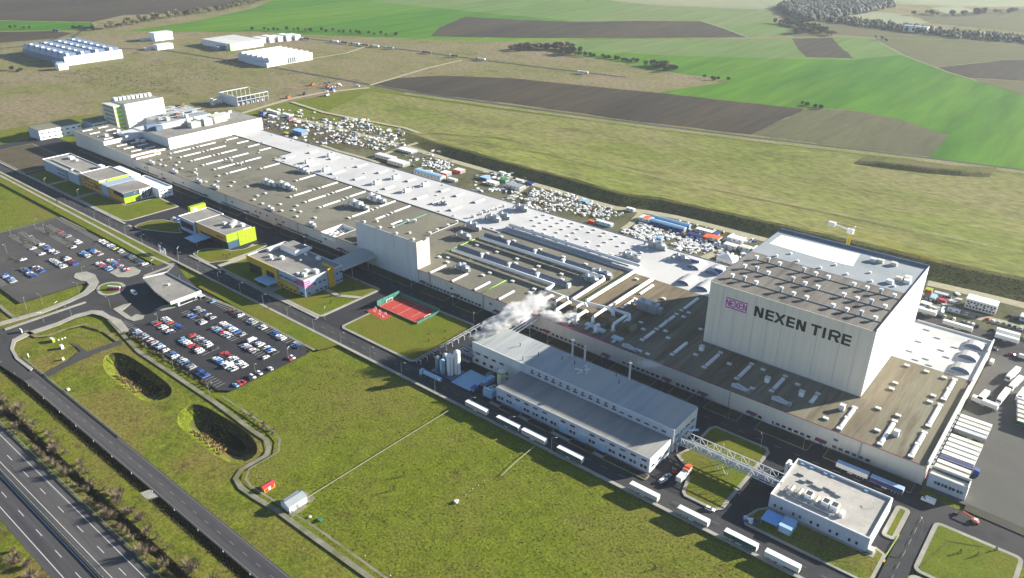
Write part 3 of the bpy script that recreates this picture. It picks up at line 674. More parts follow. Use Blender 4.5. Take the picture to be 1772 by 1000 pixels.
# skylights: vaulted strips with a smoke vent at each end
def skylight(x, y0, y1, w=1.7, h=.75, z=HZ+.05):
    ln = round(y1-y0, 1)
    rep('skylight', ('sky', ln, w, h), lambda b: (b.box(-w/2-.1, w/2+.1, -ln/2, ln/2, 0, .25, SKYD), b.vault(-w/2, w/2, -ln/2, ln/2, .25, h, SKYL)), hall, x, (y0+y1)/2, z)
def roof_vent(x, y, z=HZ+.05, m=OFFW, par=None, s=1.0):
    rep('roof_vent', ('vent', m.name, s), lambda b: (b.box(-1.25*s, 1.25*s, -.95*s, .95*s, 0, .45, SKYD), b.box(-1.2*s, 1.2*s, -.9*s, .9*s, .45, .85*s, m)), par or hall, x, y, z)
B1 = [-706.7, -688.8, -670.5, -650.5, -631.5, -612.5, -520, -501, -482.5, -447.3, -429.6]
B2 = [-707.5, -689.7, -670.5, -651.5, -631, -602, -550, -519.4, -501.5, -483.5, -447.5, -430.5]
for x in B1: skylight(x, 352.3, 369.8); roof_vent(x, 349.5); roof_vent(x, 372.6)
for x in B2: skylight(x, 380.2, 397.2); roof_vent(x, 377.5)
for x in (-707, -688.5, -669.7, -650.6): skylight(x, 409, 422); 
skylight(-412.6, 360.6, 371.3); roof_vent(-412.6, 357.5)
for x in (-331, -311.5, -292.3, -272.5): skylight(x, 319.7, 334.2)
for x, q in ((-180, ((335.6, 346), (352, 359.3), (363, 369.3), (381, 398.7))), (-210.5, ((381, 397),)), (-209.1, ((361.2, 371.4),)), (-159.7, ((332.5, 346.4),)), (-140.6, ((331.7, 346),)),
             (-122.8, ((332.7, 346),)), (-104.7, ((333.6, 345.9),)), (-86.2, ((333.8, 341),)), (-68.3, ((323, 331), (333.8, 341.5))), (-50.3, ((323.3, 342),)), (-37.2, ((322.8, 331), (334, 342), (351.6, 370), (379.5, 388), (390.5, 399)))):
    for a, b_ in q: skylight(x, a, b_, 2.0, .8)
for x, y in ((-190.9, 349.9), (-185.7, 344), (-175, 350.2), (-170.1, 344.3), (-175.2, 371.7), (-175.4, 378.3), (-174.7, 322.2), (-170, 322.1), (-160.7, 364.9), (-59.8, 399.3), (-50.3, 399.7), (-41.8, 399.3),
             (-59.6, 378), (-59.5, 371.3), (-41.9, 378.2), (-41.8, 371.5), (-59.4, 349.7), (-50.4, 349.7), (-54.4, 331.4), (-180, 333.2), (-180, 349), (-180, 361), (-180, 372), (-180, 378), (-209, 373.5), (-209, 358.5),
             (-159.7, 330), (-140.6, 329.4), (-140.6, 348.5), (-122.8, 330.3), (-122.8, 348.4), (-104.7, 331), (-104.7, 348.3), (-86.2, 343.3), (-68.3, 321.5), (-68.3, 332.4), (-68.3, 343), (-50.3, 321.6), (-50.3, 344), (-37.2, 321.4), (-37.2, 332.5),
             (-37.2, 343.5), (-37.2, 350), (-37.2, 371.8), (-37.2, 378), (-37.2, 389.2), (-37.2, 400.7), (-76, 325.5), (-113, 327), (-132, 341), (-150, 338), (-97, 345), (-116, 347), (-223, 398), (-196, 385)): roof_vent(x, y)
rv = random.Random(3)
gx = [-707+18.9*i for i in range(16)]+[-402, -383, -366, -350]
for x in gx:
    for y in (326, 333, 341):
        if -448 < x < -420 and y < 340: continue
        if -405 < x < -338 and y < 334: continue
        if rv.random() < .72: roof_vent(x+rv.choice((0, 6, -6)), y+rv.uniform(-1, 1))
for x in (-336, -322, -300, -281, -262):
    for y in (339, 344.5, 367, 373, 396): 
        if rv.random() < .85: roof_vent(x+rv.uniform(-3, 3), y)
# white roof: broad skylight vaults, small domes in rows
for x, y0, y1 in ((-608, 434.6, 445), (-611, 409.6, 420), (-577, 435, 446), (-575, 409, 420), (-540, 435.5, 448), (-541, 408, 422), (-512, 436, 447.5), (-514, 411, 422), (-476, 437, 446.7), (-476, 411, 422), (-436, 436.8, 446.1), (-438.5, 411.4, 422.8), (-418.5, 436.5, 445.6), (-420, 411.2, 421.2), (-396.7, 435.4, 446.5), (-399.3, 410.2, 422)):
    rep('skylight', ('skw', round(y1-y0, 1)), lambda b: b.vault(-2.2, 2.2, -(y1-y0)/2, (y1-y0)/2, 0, 1.3, ROOFW, SAWGL), hall, x, (y0+y1)/2, HZ+.12)
for i in range(15):
    for y in (414.5, 421, 428.5, 436, 444, 450.5):
        x = -338+i*9.6+(4 if int(y) % 2 else 0)
        if x > -250 and y < 430 or rv.random() < .22: continue
        roof_vent(x+rv.uniform(-1, 1), y, HZ+.12, WHITE, s=.85)
for i in range(26): roof_vent(-700+i*14+rv.uniform(-3, 3), rv.choice((429, 451, 404.5)), HZ+.12, OFFW, s=.7)
for x in (-190, -203): 
    for y0, y1 in ((436, 449), (411, 424)): rep('skylight', ('skx', 13), lambda b: b.vault(-4.4, 4.4, -6.5, 6.5, 0, 2.3, ROOFW, SAWGL), hall, x+(6 if y0 < 420 else 0), (y0+y1)/2, HZ+.12)
for y in (444.4, 430, 414.3): rep('skylight', ('skd', 1), lambda b: b.vault(-4.6, 4.6, -3.3, 3.3, 0, 2.6, ROOFW, SAWGL), hall, -37, y, HZ+.12)
for i, (x, y) in enumerate(((-62, 447), (-55, 441), (-62, 430), (-50, 428), (-63, 416), (-54, 413), (-46, 422), (-45, 436), (-51, 407.5), (-58, 408.5), (-41, 408))): rep('roof_slot', ('slot',), lambda b: b.box(-1.6, 1.6, -.35, .35, 0, .35, STEELG), hall, x, y, HZ+.12)
# air handling units
def ahu(x, y, z=HZ+.05, s=1.0, m=OFFW, rz=0, ducts=True):
    k = ('ahu', s, m.name, ducts)
    def mk(b):
        b.box(-3.6*s, 3.6*s, -1.5*s, 1.5*s, .4, 3.2*s, m); b.box(-3.4*s, 3.4*s, -1.3*s, 1.3*s, 0, .4, STEELG)
        b.box(-1.2*s, .6*s, -1.54*s, -1.5*s, .8, 2.6*s, STEELG); b.box(3.6*s, 5.0*s, -1*s, 1*s, .5, 2.4*s, METAL)
        if ducts:
            b.tube([(-3.6*s, 0, 1.7*s), (-5.4*s, 0, 1.7*s), (-6.2*s, 0, .9*s), (-6.2*s, 0, 0)], .6*s, METAL, 8)
            b.box(-2.6*s, -1.6*s, -.6, .6, 3.2*s, 4.0*s, m); b.box(1.2*s, 2.6*s, -.8, .8, 3.2*s, 3.7*s, STEELG)
    return rep('air_handling_unit', k, mk, hall, x, y, z, rz)
for x, y in ((-584, 416.6), (-584.5, 442.6), (-553, 412), (-491, 417), (-489.6, 437), (-457, 419.6), (-456.5, 440)): ahu(x, y, HZ+.12, .95, OFFW, R(90))
for x, y, s in ((-357.4, 447.4, 1.3), (-360, 417, 1.3), (-357, 426, 1.2), (-413, 418, .8), (-239, 450.7, 1.5), (-240.6, 423, 1.2), (-246, 424.5, 1.0), (-216, 443.8, 1.1)): ahu(x, y, HZ+.12, s, METAL)
for x, y in ((-204.7, 444), (-186.3, 441)):
    b = MB(); b.box(x-3, x+3, y-2, y+2, HZ+.1, HZ+4, OFFW); b.box(x-2.8, x+2.8, y-2.1, y-2, HZ+.6, HZ+3.4, BLUE); b.box(x-6, x-3, y-1, y+1, HZ+.1, HZ+2.6, DUCTB); b.build('air_handling_unit', hall)
for x, y, s in ((-567, 396.7, 1.2), (-561, 396, .9), (-560.5, 356.3, 1.3), (-553, 357, 1.0), (-544.3, 360.5, 1.4), (-536, 361, 1.0), (-461.6, 369.6, 1.5), (-453, 370, 1.0), (-462.3, 388.4, 1.5), (-454, 389, 1.0), (-360.6, 394.6, 1.4), (-353.9, 377.3, 1.3), (-371, 347, 1.2), (-242, 387.5, 1.4), (-244, 377, 1.2), (-195.5, 365.9, 1.8), (-318, 337, 1.2)): ahu(x, y, HZ+.05, s, METAL if x > -380 else OFFW)
for x, y in ((-507.5, 321.5), (-455.3, 321), (-585, 322), (-610, 321.5), (-650, 322), (-690, 322)): ahu(x, y, HZ+.05, .9, STEELW)
for x, y in ((-376.9, 365.8), (-377.1, 373.7), (-377.4, 385.2), (-377.5, 394.8), (-402.7, 376), (-407, 372.4), (-529, 361), (-690, 340), (-641, 337), (-628, 330), (-640, 372), (-625, 372), (-375.6, 411.3), (-374.9, 419.6), (-374.4, 427.8), (-373, 435.5), (-372.6, 444)):
    rep('roof_fan', ('fan',), lambda b: (b.tube([(0, 0, 0), (0, 0, 1.6)], .8, METAL, 10), b.tube([(0, 0, 1.6), (0, 0, 2.3)], 1.2, OFFW, 10)), hall, x, y, HZ+.05)
for y0, y1 in ((366, 395), (411, 444)):
    b = MB(); b.tube([(-376.5, y0, HZ+.6), (-376.5, y1, HZ+.6)], .35, STEELG, 6); b.build('roof_pipe', hall)
b = MB(); b.tube([(-407, 360, HZ+.8), (-407, 392, HZ+.8)], .5, GNET, 6); b.build('roof_pipe', hall)
for x, y in ((-72.6, 338.1), (-46.8, 333.5), (-92, 337), (-110, 338), (-150, 345)):
    rep('roof_fan', ('fanbox',), lambda b: (b.box(-1.1, 1.1, -1.1, 1.1, 0, 2.6, WHITE), b.box(-1.3, 1.3, -1.3, 1.3, 2.6, 2.9, OFFW)), hall, x, y, HZ+.05)
for x, y in ((-98, 325), (-181, 321), (-118, 323)):
    b = MB()
    b.box(x-4, x+4, y-.8, y+.8, HZ+.3, HZ+1.6, STEELW); b.tube([(x-4, y, HZ+1.6), (x-1, y+.6, HZ+2.2), (x+4, y, HZ+1.4)], .5, METAL, 7); b.box(x+4.2, x+5.6, y-.9, y+.9, HZ, HZ+1.9, METAL); b.build('air_handling_unit', hall)
# ribbed vaulted ventilators in two rows and the long ducts beside them
for v0 in (359.2, 387.2):
    for x0, x1 in ((-344, -323), (-320, -299), (-296.3, -275.2), (-272.2, -250.6)):
        b = MB(); x0 += .4
        b.add([(x0, v0, HZ), (x1, v0, HZ), (x1, v0+.2, HZ+2.6), (x0, v0+.2, HZ+2.6), (x0, v0+1.6, HZ+3.3), (x1, v0+1.6, HZ+3.3), (x1, v0+3.6, HZ), (x0, v0+3.6, HZ)],
              [(0, 1, 2, 3), (3, 2, 5, 4), (4, 5, 6, 7), (1, 6, 5, 2), (0, 3, 4, 7)], SAWGL)
        n = 13
        for i in range(n+1):
            x = x0+(x1-x0)*i/n; b.box(x-.12, x+.12, v0-.12, v0-.001, HZ, HZ+2.6, STEELG)
        b.box(x1, x1+1.6, v0+.2, v0+3.2, HZ, HZ+2.8, STEELW)
        b.build('roof_ventilator', hall)
def duct(pts, r=1.15, m=DUCTW, n=10, legs=True):
    b = MB(); b.tube(pts, r, m, n)
    if legs:
        for p, q in zip(pts, pts[1:]):
            d = Vector(q)-Vector(p)
            if abs(d.z) > .5: continue
            k = int(d.length/8)
            for i in range(1, k+1):
                c = Vector(p)+d*i/(k+1); b.box(c.x-.12, c.x+.12, c.y-.12, c.y+.12, HZ, c.z-r*.8, STEELG)
    return meshpart('duct', b, hall, True)
zd = HZ+2.6
duct([(-342.2, 352.6, zd), (-256.2, 353.6, zd), (-255.4, 349, zd), (-256, 345.5, zd), (-254, 343.8, zd), (-238.8, 344.0, zd), (-236.8, 341, zd)])
duct([(-342.2, 381, zd), (-247.5, 382.6, zd), (-238.4, 382.8, zd), (-236.4, 380.5, zd), (-235.6, 345, zd), (-233.2, 343.4, zd), (-226, 344.6, zd), (-222.6, 341, zd)])
duct([(-341, 412.6, zd), (-230, 412.6, zd), (-227.7, 411, zd), (-228, 349, zd), (-225.6, 346.4, zd), (-213, 348.6, zd), (-208.5, 347.5, zd), (-205, 342.5, zd)])
duct([(-212.9, 400, zd), (-213.4, 350.5, zd), (-210, 349.5, zd), (-199, 350.2, zd), (-196.4, 346, zd), (-196, 339, zd)])
duct([(-341, 409, zd-.6), (-236, 409, zd-.6)], .7, DUCTB)
duct([(-341, 415.4, zd-.8), (-246, 415.4, zd-.8)], .6, DUCTB)
duct([(-231.8, 400, HZ+1), (-231.8, 349, HZ+1)], .35, LGREEN, 6)
duct([(-346, 380, HZ+.6), (-346, 345, HZ+.6)], .25, LGREEN, 6, False)
duct([(-286, 319.6, HZ+.4), (-286, 343, HZ+.4)], .22, LGREEN, 6, False)
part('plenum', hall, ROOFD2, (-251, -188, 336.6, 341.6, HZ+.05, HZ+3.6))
for x, y0, y1, m_ in ((-246, 331, 339, DUCTW), (-239.7, 332.5, 342, DUCTB), (-233, 324, 339, DUCTW), (-225.9, 334, 342, DUCTB), (-219, 324.5, 336, DUCTW), (-211.7, 331.5, 345, DUCTW), (-204.5, 323.5, 327, DUCTW), (-198, 331.5, 346, DUCTW)):
    z0 = HZ; zt = HZ+4.6
    duct([(x, y0, z0), (x, y0, zt-1), (x, y0+1.0, zt), (x, y1-1.2, zt), (x, y1, zt-1.2)], .95, m_, 10, False)
    part('duct_base', hall, METAL, (x-1.3, x+1.3, y0-1.3, y0+1.3, HZ+.05, HZ+1.0))
for x, y in ((-204, 327.5), (-191.4, 325.8), (-211, 328.5), (-223, 328)):
    part('duct_base', hall, PALEB, (x-3.2, x+3.2, y-1.6, y+1.6, HZ+.05, HZ+1.2), (x-.7, x+.7, y-5.2, y-1.6, HZ+.05, HZ+.8))
# front face: window strips, doors, magenta canopies, downpipes
fw = random.Random(5)
DOORS = [-735+0, -664, -596, -535, -492, -459, -420, -336, -306, -272, -234.5, -193, -155, -134.5, -108, -74]
for x in DOORS:
    if x < -720: continue
    b = MB(); b.box(x-1.4, x+1.4, VF-.12, VF+.02, 0, 2.6, OFFW); b.box(x-1.0, x+1.0, VF-.14, VF-.12, .2, 2.2, STEELG); b.build('door', hall)
    b = MB(); b.box(x-2.6, x+2.6, VF-2.2, VF+.02, 3.3, 3.6, DULLMAG); b.box(x-2.4, x-2.2, VF-2.1, VF-1.9, 0, 3.3, STEELG); b.box(x+2.2, x+2.4, VF-2.1, VF-1.9, 0, 3.3, STEELG); b.build('canopy', hall)
x = -716
while x < -34:
    blk = not any(abs(x-d) < 4 for d in DOORS) and not (-402 < x < -338)
    if blk and (x // 26) % 3 != 1: win_u(hall, x, VF-.02, 1.7, 1.9, 1.3)
    if blk and fw.random() < .06: win_u(hall, x, VF-.02, 5.6, 1.9, 1.2)
    x += 3.0
for x in (-693, -566, -470, -330, -284, -120.5, -57): part('downpipe', hall, STEELG, (x-.15, x+.15, VF-.3, VF+.02, .2, HZ+.4))
for i, x in enumerate((-262, -190, -100)): part('bay_door', hall, WALLGY, (x-2.2, x+2.2, VF-.1, VF+.02, 0, 4.6))
# dock doors with cream bumpers on the truck side
for y in [328.5+4.3*i for i in range(13)]:
    b = MB(); b.box(-29.62, -29.4, y-1.5, y+1.5, 1.1, 4.4, DARK); b.box(-29.62, -28.9, y-1.9, y-1.5, .9, 4.8, STEELG); b.box(-29.62, -28.9, y+1.5, y+1.9, .9, 4.8, STEELG); b.box(-29.62, -28.9, y-1.9, y+1.9, 4.4, 4.8, STEELG); b.build('dock_door', hall)

# ------------------------------------------------------------------ high-bay store with the lettering
nx = thing('high_bay_warehouse', 'huge beige windowless high-bay block lettered in black rising from the hall roof', 'warehouse', (-111, 400, HZ))
NX0, NX1, NY0, NY1, NZ = -153.8, -69.0, 354.0, 446.8, 47.3
part('wall', nx, STEELW, (NX0+.25, NX1-.25, NY0+.25, NY1, HZ+.1, NZ-.3))
ns = [NX0, -145.9, -138.5, -127.7, -120.3, -112.9, -105.4, -94.9, -83.9, -76, NX1]
for a, b_ in zip(ns, ns[1:]): part('wall_panel', nx, WALLNX, (a+.08, b_-.08, NY0, NY0+.24, HZ+.6, NZ))
panels_v(nx, NY0+.26, NY1, 10, NX1, HZ+.6, NZ+.9, WALLNW, .24, .05)
part('base_rail', nx, STEELG, (NX0, NX1, NY0-.05, NY0+.2, HZ+.06, HZ+.58))
part('roof', nx, ROOFNX, (NX0+.25, NX1-.25, NY0+.25, 405, NZ-.3, NZ-.05))
part('roof', nx, ROOFL, (NX0+.25, NX1-.25, 405, NY1, NZ-.3, NZ+.05))
part('roof_edge', nx, SAWGL, (NX0, NX1, NY1-.1, NY1+.5, NZ-.6, NZ+1.5), (NX0-.05, NX0+.2, NY0+.3, NY1-.1, NZ-.3, NZ+.35))
frp = SP([(1340, 411), (1352, 407), (1488, 440), (1476, 461), (1420, 448), (1330, 421)], NZ)
b = MB(); b.sheet([(max(-150.5, min(-71, p[0])), max(407, min(445.6, p[1]))) for p in frp], NZ+.12, FROST); meshpart('frost_sheet', b, nx)
for v0 in (365, 380.5, 396):
    part('roof_rail', nx, STEELG, (-147, NX1-1, v0-.12, v0+.12, NZ-.05, NZ+.35))
    for i in range(12):
        x = -147+i*6.7
        if i in (3, 7): continue
        big = i % 3 == 1
        rep('roof_vent', ('nxv', big), lambda b: (b.box(-.55, .55, -.55, .55, 0, 2.2 if big else 1.4, STEELG if big else OFFW), b.box(-.95, .95, -.9, .9, 2.2 if big else 1.4, 3.1 if big else 2.4, STEELW if big else WHITE)), nx, x, v0+(.6 if big else .2), NZ-.05)
for x, y in ((-140, 408), (-128, 408.5), (-115, 408), (-101, 409), (-88, 408.5), (-77, 410), (-135, 416), (-110, 417), (-92, 419)): rep('roof_vent', ('nxs',), lambda b: b.box(-.6, .6, -.6, .6, 0, .9, WHITE), nx, x, y, NZ+.05)
for x, y, m_ in ((-92, 437, CREAM), (-95.5, 436, OFFW), (-85, 438, CREAM), (-74, 424, WHITE), (-77.5, 420, CREAM), (-73, 419, WHITE), (-80, 413, WHITE)):
    part('roof_unit', nx, m_, (x-1.6, x+1.6, y-1.3, y+1.3, NZ+.05, NZ+1.9))
# lettering: each glyph is a solid 0.12 m proud of the wall
def glyph(ch, x, w, z, h, s):
    P = []
    if ch in 'NEXTIR': pass
    if ch == 'N': P = [[(0, 0), (s, 0), (s, h), (0, h)], [(w-s, 0), (w, 0), (w, h), (w-s, h)], [(s*.2, h), (s*1.25, h), (w-s*.2, 0), (w-s*1.25, 0)]]
    if ch == 'E': P = [[(0, 0), (s, 0), (s, h), (0, h)]]+[[(s, a*(h-s*.8)), (w, a*(h-s*.8)), (w, a*(h-s*.8)+s*.8), (s, a*(h-s*.8)+s*.8)] for a in (0, .5, 1)]
    if ch == 'X': P = [[(0, 0), (s*1.15, 0), (w, h), (w-s*1.15, h)], [(w-s*1.15, 0), (w, 0), (s*1.15, h), (0, h)]]
    if ch == 'T': P = [[(0, h-s*.85), (w, h-s*.85), (w, h), (0, h)], [(w/2-s/2, 0), (w/2+s/2, 0), (w/2+s/2, h-s*.85), (w/2-s/2, h-s*.85)]]
    if ch == 'I': P = [[(0, 0), (s, 0), (s, h), (0, h)]]
    if ch == 'R':
        r0 = h*.46
        P = [[(0, 0), (s, 0), (s, h), (0, h)], [(w*.45, r0), (w*.45+s*1.1, r0), (w+.1, 0), (w-s*1.15, 0)]]
        n = 8; cx = w-h*.30; cy = h-(h-r0+s*.0)/2; ro = (h-r0)/2+.35; ri = ro-s*.85
        arc = [(cx+ro*math.sin(math.pi*i/n)*1.0, cy+ro*math.cos(math.pi*i/n)) for i in range(n+1)]; arci = [(cx+ri*math.sin(math.pi*i/n), cy+ri*math.cos(math.pi*i/n)) for i in range(n+1)]
        for i in range(n): P.append([arc[i], arci[i], arci[i+1], arc[i+1]])
        P += [[(s, cy+ri), (cx, cy+ri), (cx, cy+ro), (s, cy+ro)], [(s, cy-ro), (cx, cy-ro), (cx, cy-ri), (s, cy-ri)]]
    return [[(x+a, z+b) for a, b in q] for q in P]
def solid_glyph(name, parent, polys, y, m, t=.12):
    b = MB()
    for k, q in enumerate(polys):
        A = sum(q[i][0]*q[(i+1) % len(q)][1]-q[(i+1) % len(q)][0]*q[i][1] for i in range(len(q)))
        if A < 0: q = q[::-1]
        n = len(q); tt = t+.002*k
        b.add([(a, y-tt, c) for a, c in q]+[(a, y, c) for a, c in q], [list(range(n))]+[(i, i+n, (i+1) % n+n, (i+1) % n) for i in range(n)], m)
    return b.build(name, parent)
for ch, x0, x1 in (('N', -128.0, -123.2), ('E', -122.0, -117.7), ('X', -117.4, -111.5), ('E', -110.9, -106.8), ('N', -105.8, -101.1), ('T', -98.7, -93.6), ('I', -92.6, -91.1), ('R', -89.7, -84.3), ('E', -83.4, -79.1)):
    solid_glyph('letter', nx, glyph(ch, x0, x1-x0, 35.6, 5.8, 1.35), NY0, BLACK)
lg = []
for z0 in (35.4, 40.75): lg.append([(-143.9, z0), (-131.9, z0), (-131.9, z0+.55), (-143.9, z0+.55)])
lw_, lx = 2.35, -143.7
def stroke(p, q, s=.55):
    d = (Vector(q)-Vector(p)).normalized(); n_ = Vector((-d.y, d.x))*s/2
    return [(p[0]+n_.x, p[1]+n_.y), (p[0]-n_.x, p[1]-n_.y), (q[0]-n_.x, q[1]-n_.y), (q[0]+n_.x, q[1]+n_.y)]
zb, zt = 36.4, 40.3
for k, ch in enumerate('NEXEN'):
    a = lx+k*lw_; e = a+lw_-.35; zc = (zb+zt)/2
    if ch == 'N': lg += [stroke((a+.2, zb), (a+.2, zt)), stroke((a+.2, zt), (e-.1, zb)), stroke((e-.1, zb), (e-.1, zt))]
    if ch == 'X': lg += [stroke((a-.2, zb), (e+.2, zt)), stroke((a-.2, zt), (e+.2, zb))]
    if ch == 'E':
        q = [(e, zt-.2), (a+.8, zt-.2), (a+.2, zt-1.0), (a+.2, zb+1.0), (a+.8, zb+.2), (e, zb+.2)]
        lg += [stroke(q[i], q[i+1]) for i in range(5)]+[stroke((a+.2, zc), (e, zc))]
solid_glyph('logo', nx, lg, NY0, NXMAG, .1)

# ------------------------------------------------------------------ mixing tower on the front
tw = thing('process_tower', 'tall plain cream tower block standing at the front of the long hall', 'tower', (-371, 324, 0))
part('wall', tw, WALL, (-400.4, -341.4, VF+.1, 329.6, -.2, 29.3))
ts = [-401, -391, -381.5, -371.5, -362, -350.5, -341]
for a, b_ in zip(ts, ts[1:]): part('wall_panel', tw, WALLGY, (a+.06, b_-.06, VF-.25, VF+.08, 0, 29.7))
panels_v(tw, VF-.2, 330, 2, -340.9, HZ+.1, 29.7, WALL, .3, .08)
part('roof', tw, ROOFD, (-400.8, -341.2, VF+.1, 329.8, 29.3, 29.5))
for i in range(4):
    for y, s in ((320.6, 1), (327, .8)): rep('roof_vent', ('tv', s), lambda b: b.box(-.8*s, .8*s, -.7, .7, 0, 1.2*s, OFFW), tw, -394+i*16+(6 if s < 1 else 0), y, 29.5)

# ------------------------------------------------------------------ boiler and mixing house in front of the hall
bo = thing('boiler_house', 'long two-tier grey-roofed plant house facing the row of parked trailers', 'industrial building', (-180, 266, 0))
BZ, LZ = 13.3, 8.6
part('wall', bo, WALLGY, (-247.4, -124.8, 268.4, 291.0, -.2, BZ-.1), (-213.6, -125.6, 249.2, 268.2, -.2, LZ-.1))
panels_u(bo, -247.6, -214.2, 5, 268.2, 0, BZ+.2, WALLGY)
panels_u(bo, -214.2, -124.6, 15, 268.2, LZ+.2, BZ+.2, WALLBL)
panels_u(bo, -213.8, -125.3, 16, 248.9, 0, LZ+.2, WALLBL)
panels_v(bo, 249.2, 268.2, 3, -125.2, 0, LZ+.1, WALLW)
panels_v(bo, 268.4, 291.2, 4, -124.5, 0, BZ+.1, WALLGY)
rb = MB(); rb.add([(-247.6, 268.6, BZ-.1), (-124.6, 268.6, BZ-.1), (-124.6, 291.2, BZ+.5), (-247.6, 291.2, BZ+.5), (-247.6, 268.6, BZ+.1), (-124.6, 268.6, BZ+.1), (-124.6, 291.2, BZ+.7), (-247.6, 291.2, BZ+.7)],
                  [(4, 5, 6, 7), (0, 1, 5, 4), (1, 2, 6, 5), (2, 3, 7, 6), (3, 0, 4, 7)], ROOFB); meshpart('roof', rb, bo)
part('roof', bo, ROOFLOW, (-213.7, -125.4, 249.2, 267.9, LZ-.1, LZ+.12))
part('roof_edge', bo, OFFW, (-247.7, -124.5, 268.1, 268.6, BZ+.2, BZ+.5))
for i in range(18):
    x = -206+i*4.5
    win_u(bo, x, 267.92, BZ-2.9, 2.3, .8)
    if i < 12: win_u(bo, x, 267.92, BZ-1.6, 1.0, 1.0)
for i in range(16):
    x = -211+i*5.53
    if i not in (0, 6, 9): win_u(bo, x, 248.82, 6.4, 2.6, 1.0)
    if i in (2, 7, 9, 11):
        b = MB(); b.box(x-2.1, x+2.1, 248.6, 248.88, 0, 4.4, LBLUE); b.box(x-2.6, x+2.6, 247.9, 248.88, 4.6, 4.8, OFFW); b.build('bay_door', bo)
    else:
        for dx in (-1.0, 1.0): win_u(bo, x+dx, 248.82, 2.6, 1.4, 1.6)
for i in range(4): win_u(bo, -243+i*5.5, 267.92, 7.4, 2.8, 1.0)
for i in range(5): win_u(bo, -244+i*5.2, 267.92, 2.5, 2.0, 1.6)
for y in (272, 277, 282, 287):
    for z in (3.8, 8): win_v(bo, -124.45, y, z, 3.4, .9)
for y in (252, 258, 264): win_v(bo, -125.15, y, 3, 2.4, 1.2)
for x, y, h in ((-196.8, 290.3, 10.0), (-189.0, 290.3, 9.2), (-162.0, 290.3, 10.0)):
    b = MB(); b.tube([(x, y, BZ+.4), (x, y, BZ+h)], .55, STEELW, 10); b.tube([(x, y, BZ+h), (x, y, BZ+h+.5)], .9, METAL, 10); b.build('flue', bo)
for x, y in ((-199, 284.3), (-191.5, 284.9), (-164.1, 284.2), (-168.6, 288.6), (-224.4, 281), (-211.2, 280), (-214.7, 271.2)):
    b = MB(); b.tube([(x, y, BZ), (x, y, BZ+2.4)], .25, BROWN, 7); b.build('flue', bo)
b = MB()
for i in range(14):
    p = Vector((-184.6+fw.uniform(-4, 4), 283+fw.uniform(-2.5, 2.5), BZ+fw.uniform(.6, 1.4))); q = p+Vector((fw.uniform(-3, 3), fw.uniform(-3, 3), fw.uniform(-.3, 1.0))); b.tube([p, q], .16, WHITE, 6)
b.box(-188, -185, 281, 282, BZ+.2, BZ+1.2, OFFW); b.build('roof_pipework', bo)

# ------------------------------------------------------------------ pump house, lower right
pu = thing('utility_building', 'white single-storey utility building with crowded pipework on its gravel roof', 'building', (-55, 277, 0))
part('wall', pu, WALLW, (-75.6, -36.0, 262.9, 292.3, -.2, 6.6))
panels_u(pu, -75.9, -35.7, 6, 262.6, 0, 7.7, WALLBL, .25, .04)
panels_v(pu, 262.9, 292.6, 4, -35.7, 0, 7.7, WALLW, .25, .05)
part('roof', pu, ROOFP, (-75.6, -36.0, 262.9, 292.3, 6.6, 6.8))
b = MB(); hollow(b, -75.9, -35.97, 262.87, 292.6, 6.8, .95, .4, WHITE); meshpart('parapet', b, pu)
for x in (-73.2, -70.4, -65.4, -62.6, -58, -55.2, -50.4, -47.6, -42.8, -40): win_u(pu, x, 262.55, 2.3, .95, 1.5)
for x in (-73, -69, -63, -60, -46): part('roof_hatch', pu, LBLUE, (x-.8, x+.8, 290.6, 291.6, 6.8, 7.3))
for i in range(6):
    x = -70+i*3.5
    if i in (2, 4, 5): b = MB(); b.box(x-1.5, x+1.5, 269.5, 273.2, 6.8, 9.4, WHITE); b.box(x-1.1, x+1.1, 270.0, 272.8, 9.4, 9.45, DARK); b.build('cooling_unit', pu)
    else: b = MB(); b.tube([(x, 269, 6.8), (x, 269, 8.4), (x, 272.5, 8.4), (x, 272.5, 6.8)], .75, CREAM, 8); b.build('roof_pipe', pu)
for k in range(9):
    y = 266.5+k*.75; b = MB(); b.tube([(-73+fw.uniform(0, 4), y, 7.2+fw.uniform(0, .6)), (-52+fw.uniform(-4, 1), y, 7.2+fw.uniform(0, .6))], .14, STEELW, 5); b.build('roof_pipe', pu)
for k in range(7):
    x = -72+k*3.2; b = MB(); b.tube([(x, 265.8, 7.4), (x+.4, 274.5, 7.4)], .13, STEELG, 5); b.build('roof_pipe', pu)
for k in range(8):
    x = -71+k*2.4; y = 277+fw.uniform(0, 8); b = MB(); b.box(x-1.6, x+1.4, y, y+.22, 6.8, 7.5, STEELG); b.build('pipe_rack', pu)
part('roof_unit', pu, WHITE, (-49.6, -48.2, 268.4, 271.6, 6.8, 8.4), (-57, -54, 274.5, 275.5, 6.8, 8.2))
part('side_tank', pu, WHITE, (-79.2, -77.8, 287.5, 291.5, 0, 6.2), (-77.5, -76.4, 287.8, 291, 0, 5.2))
part('porch', pu, CREAM, (-35.6, -33.6, 262.9, 265.6, 0, 2.4))
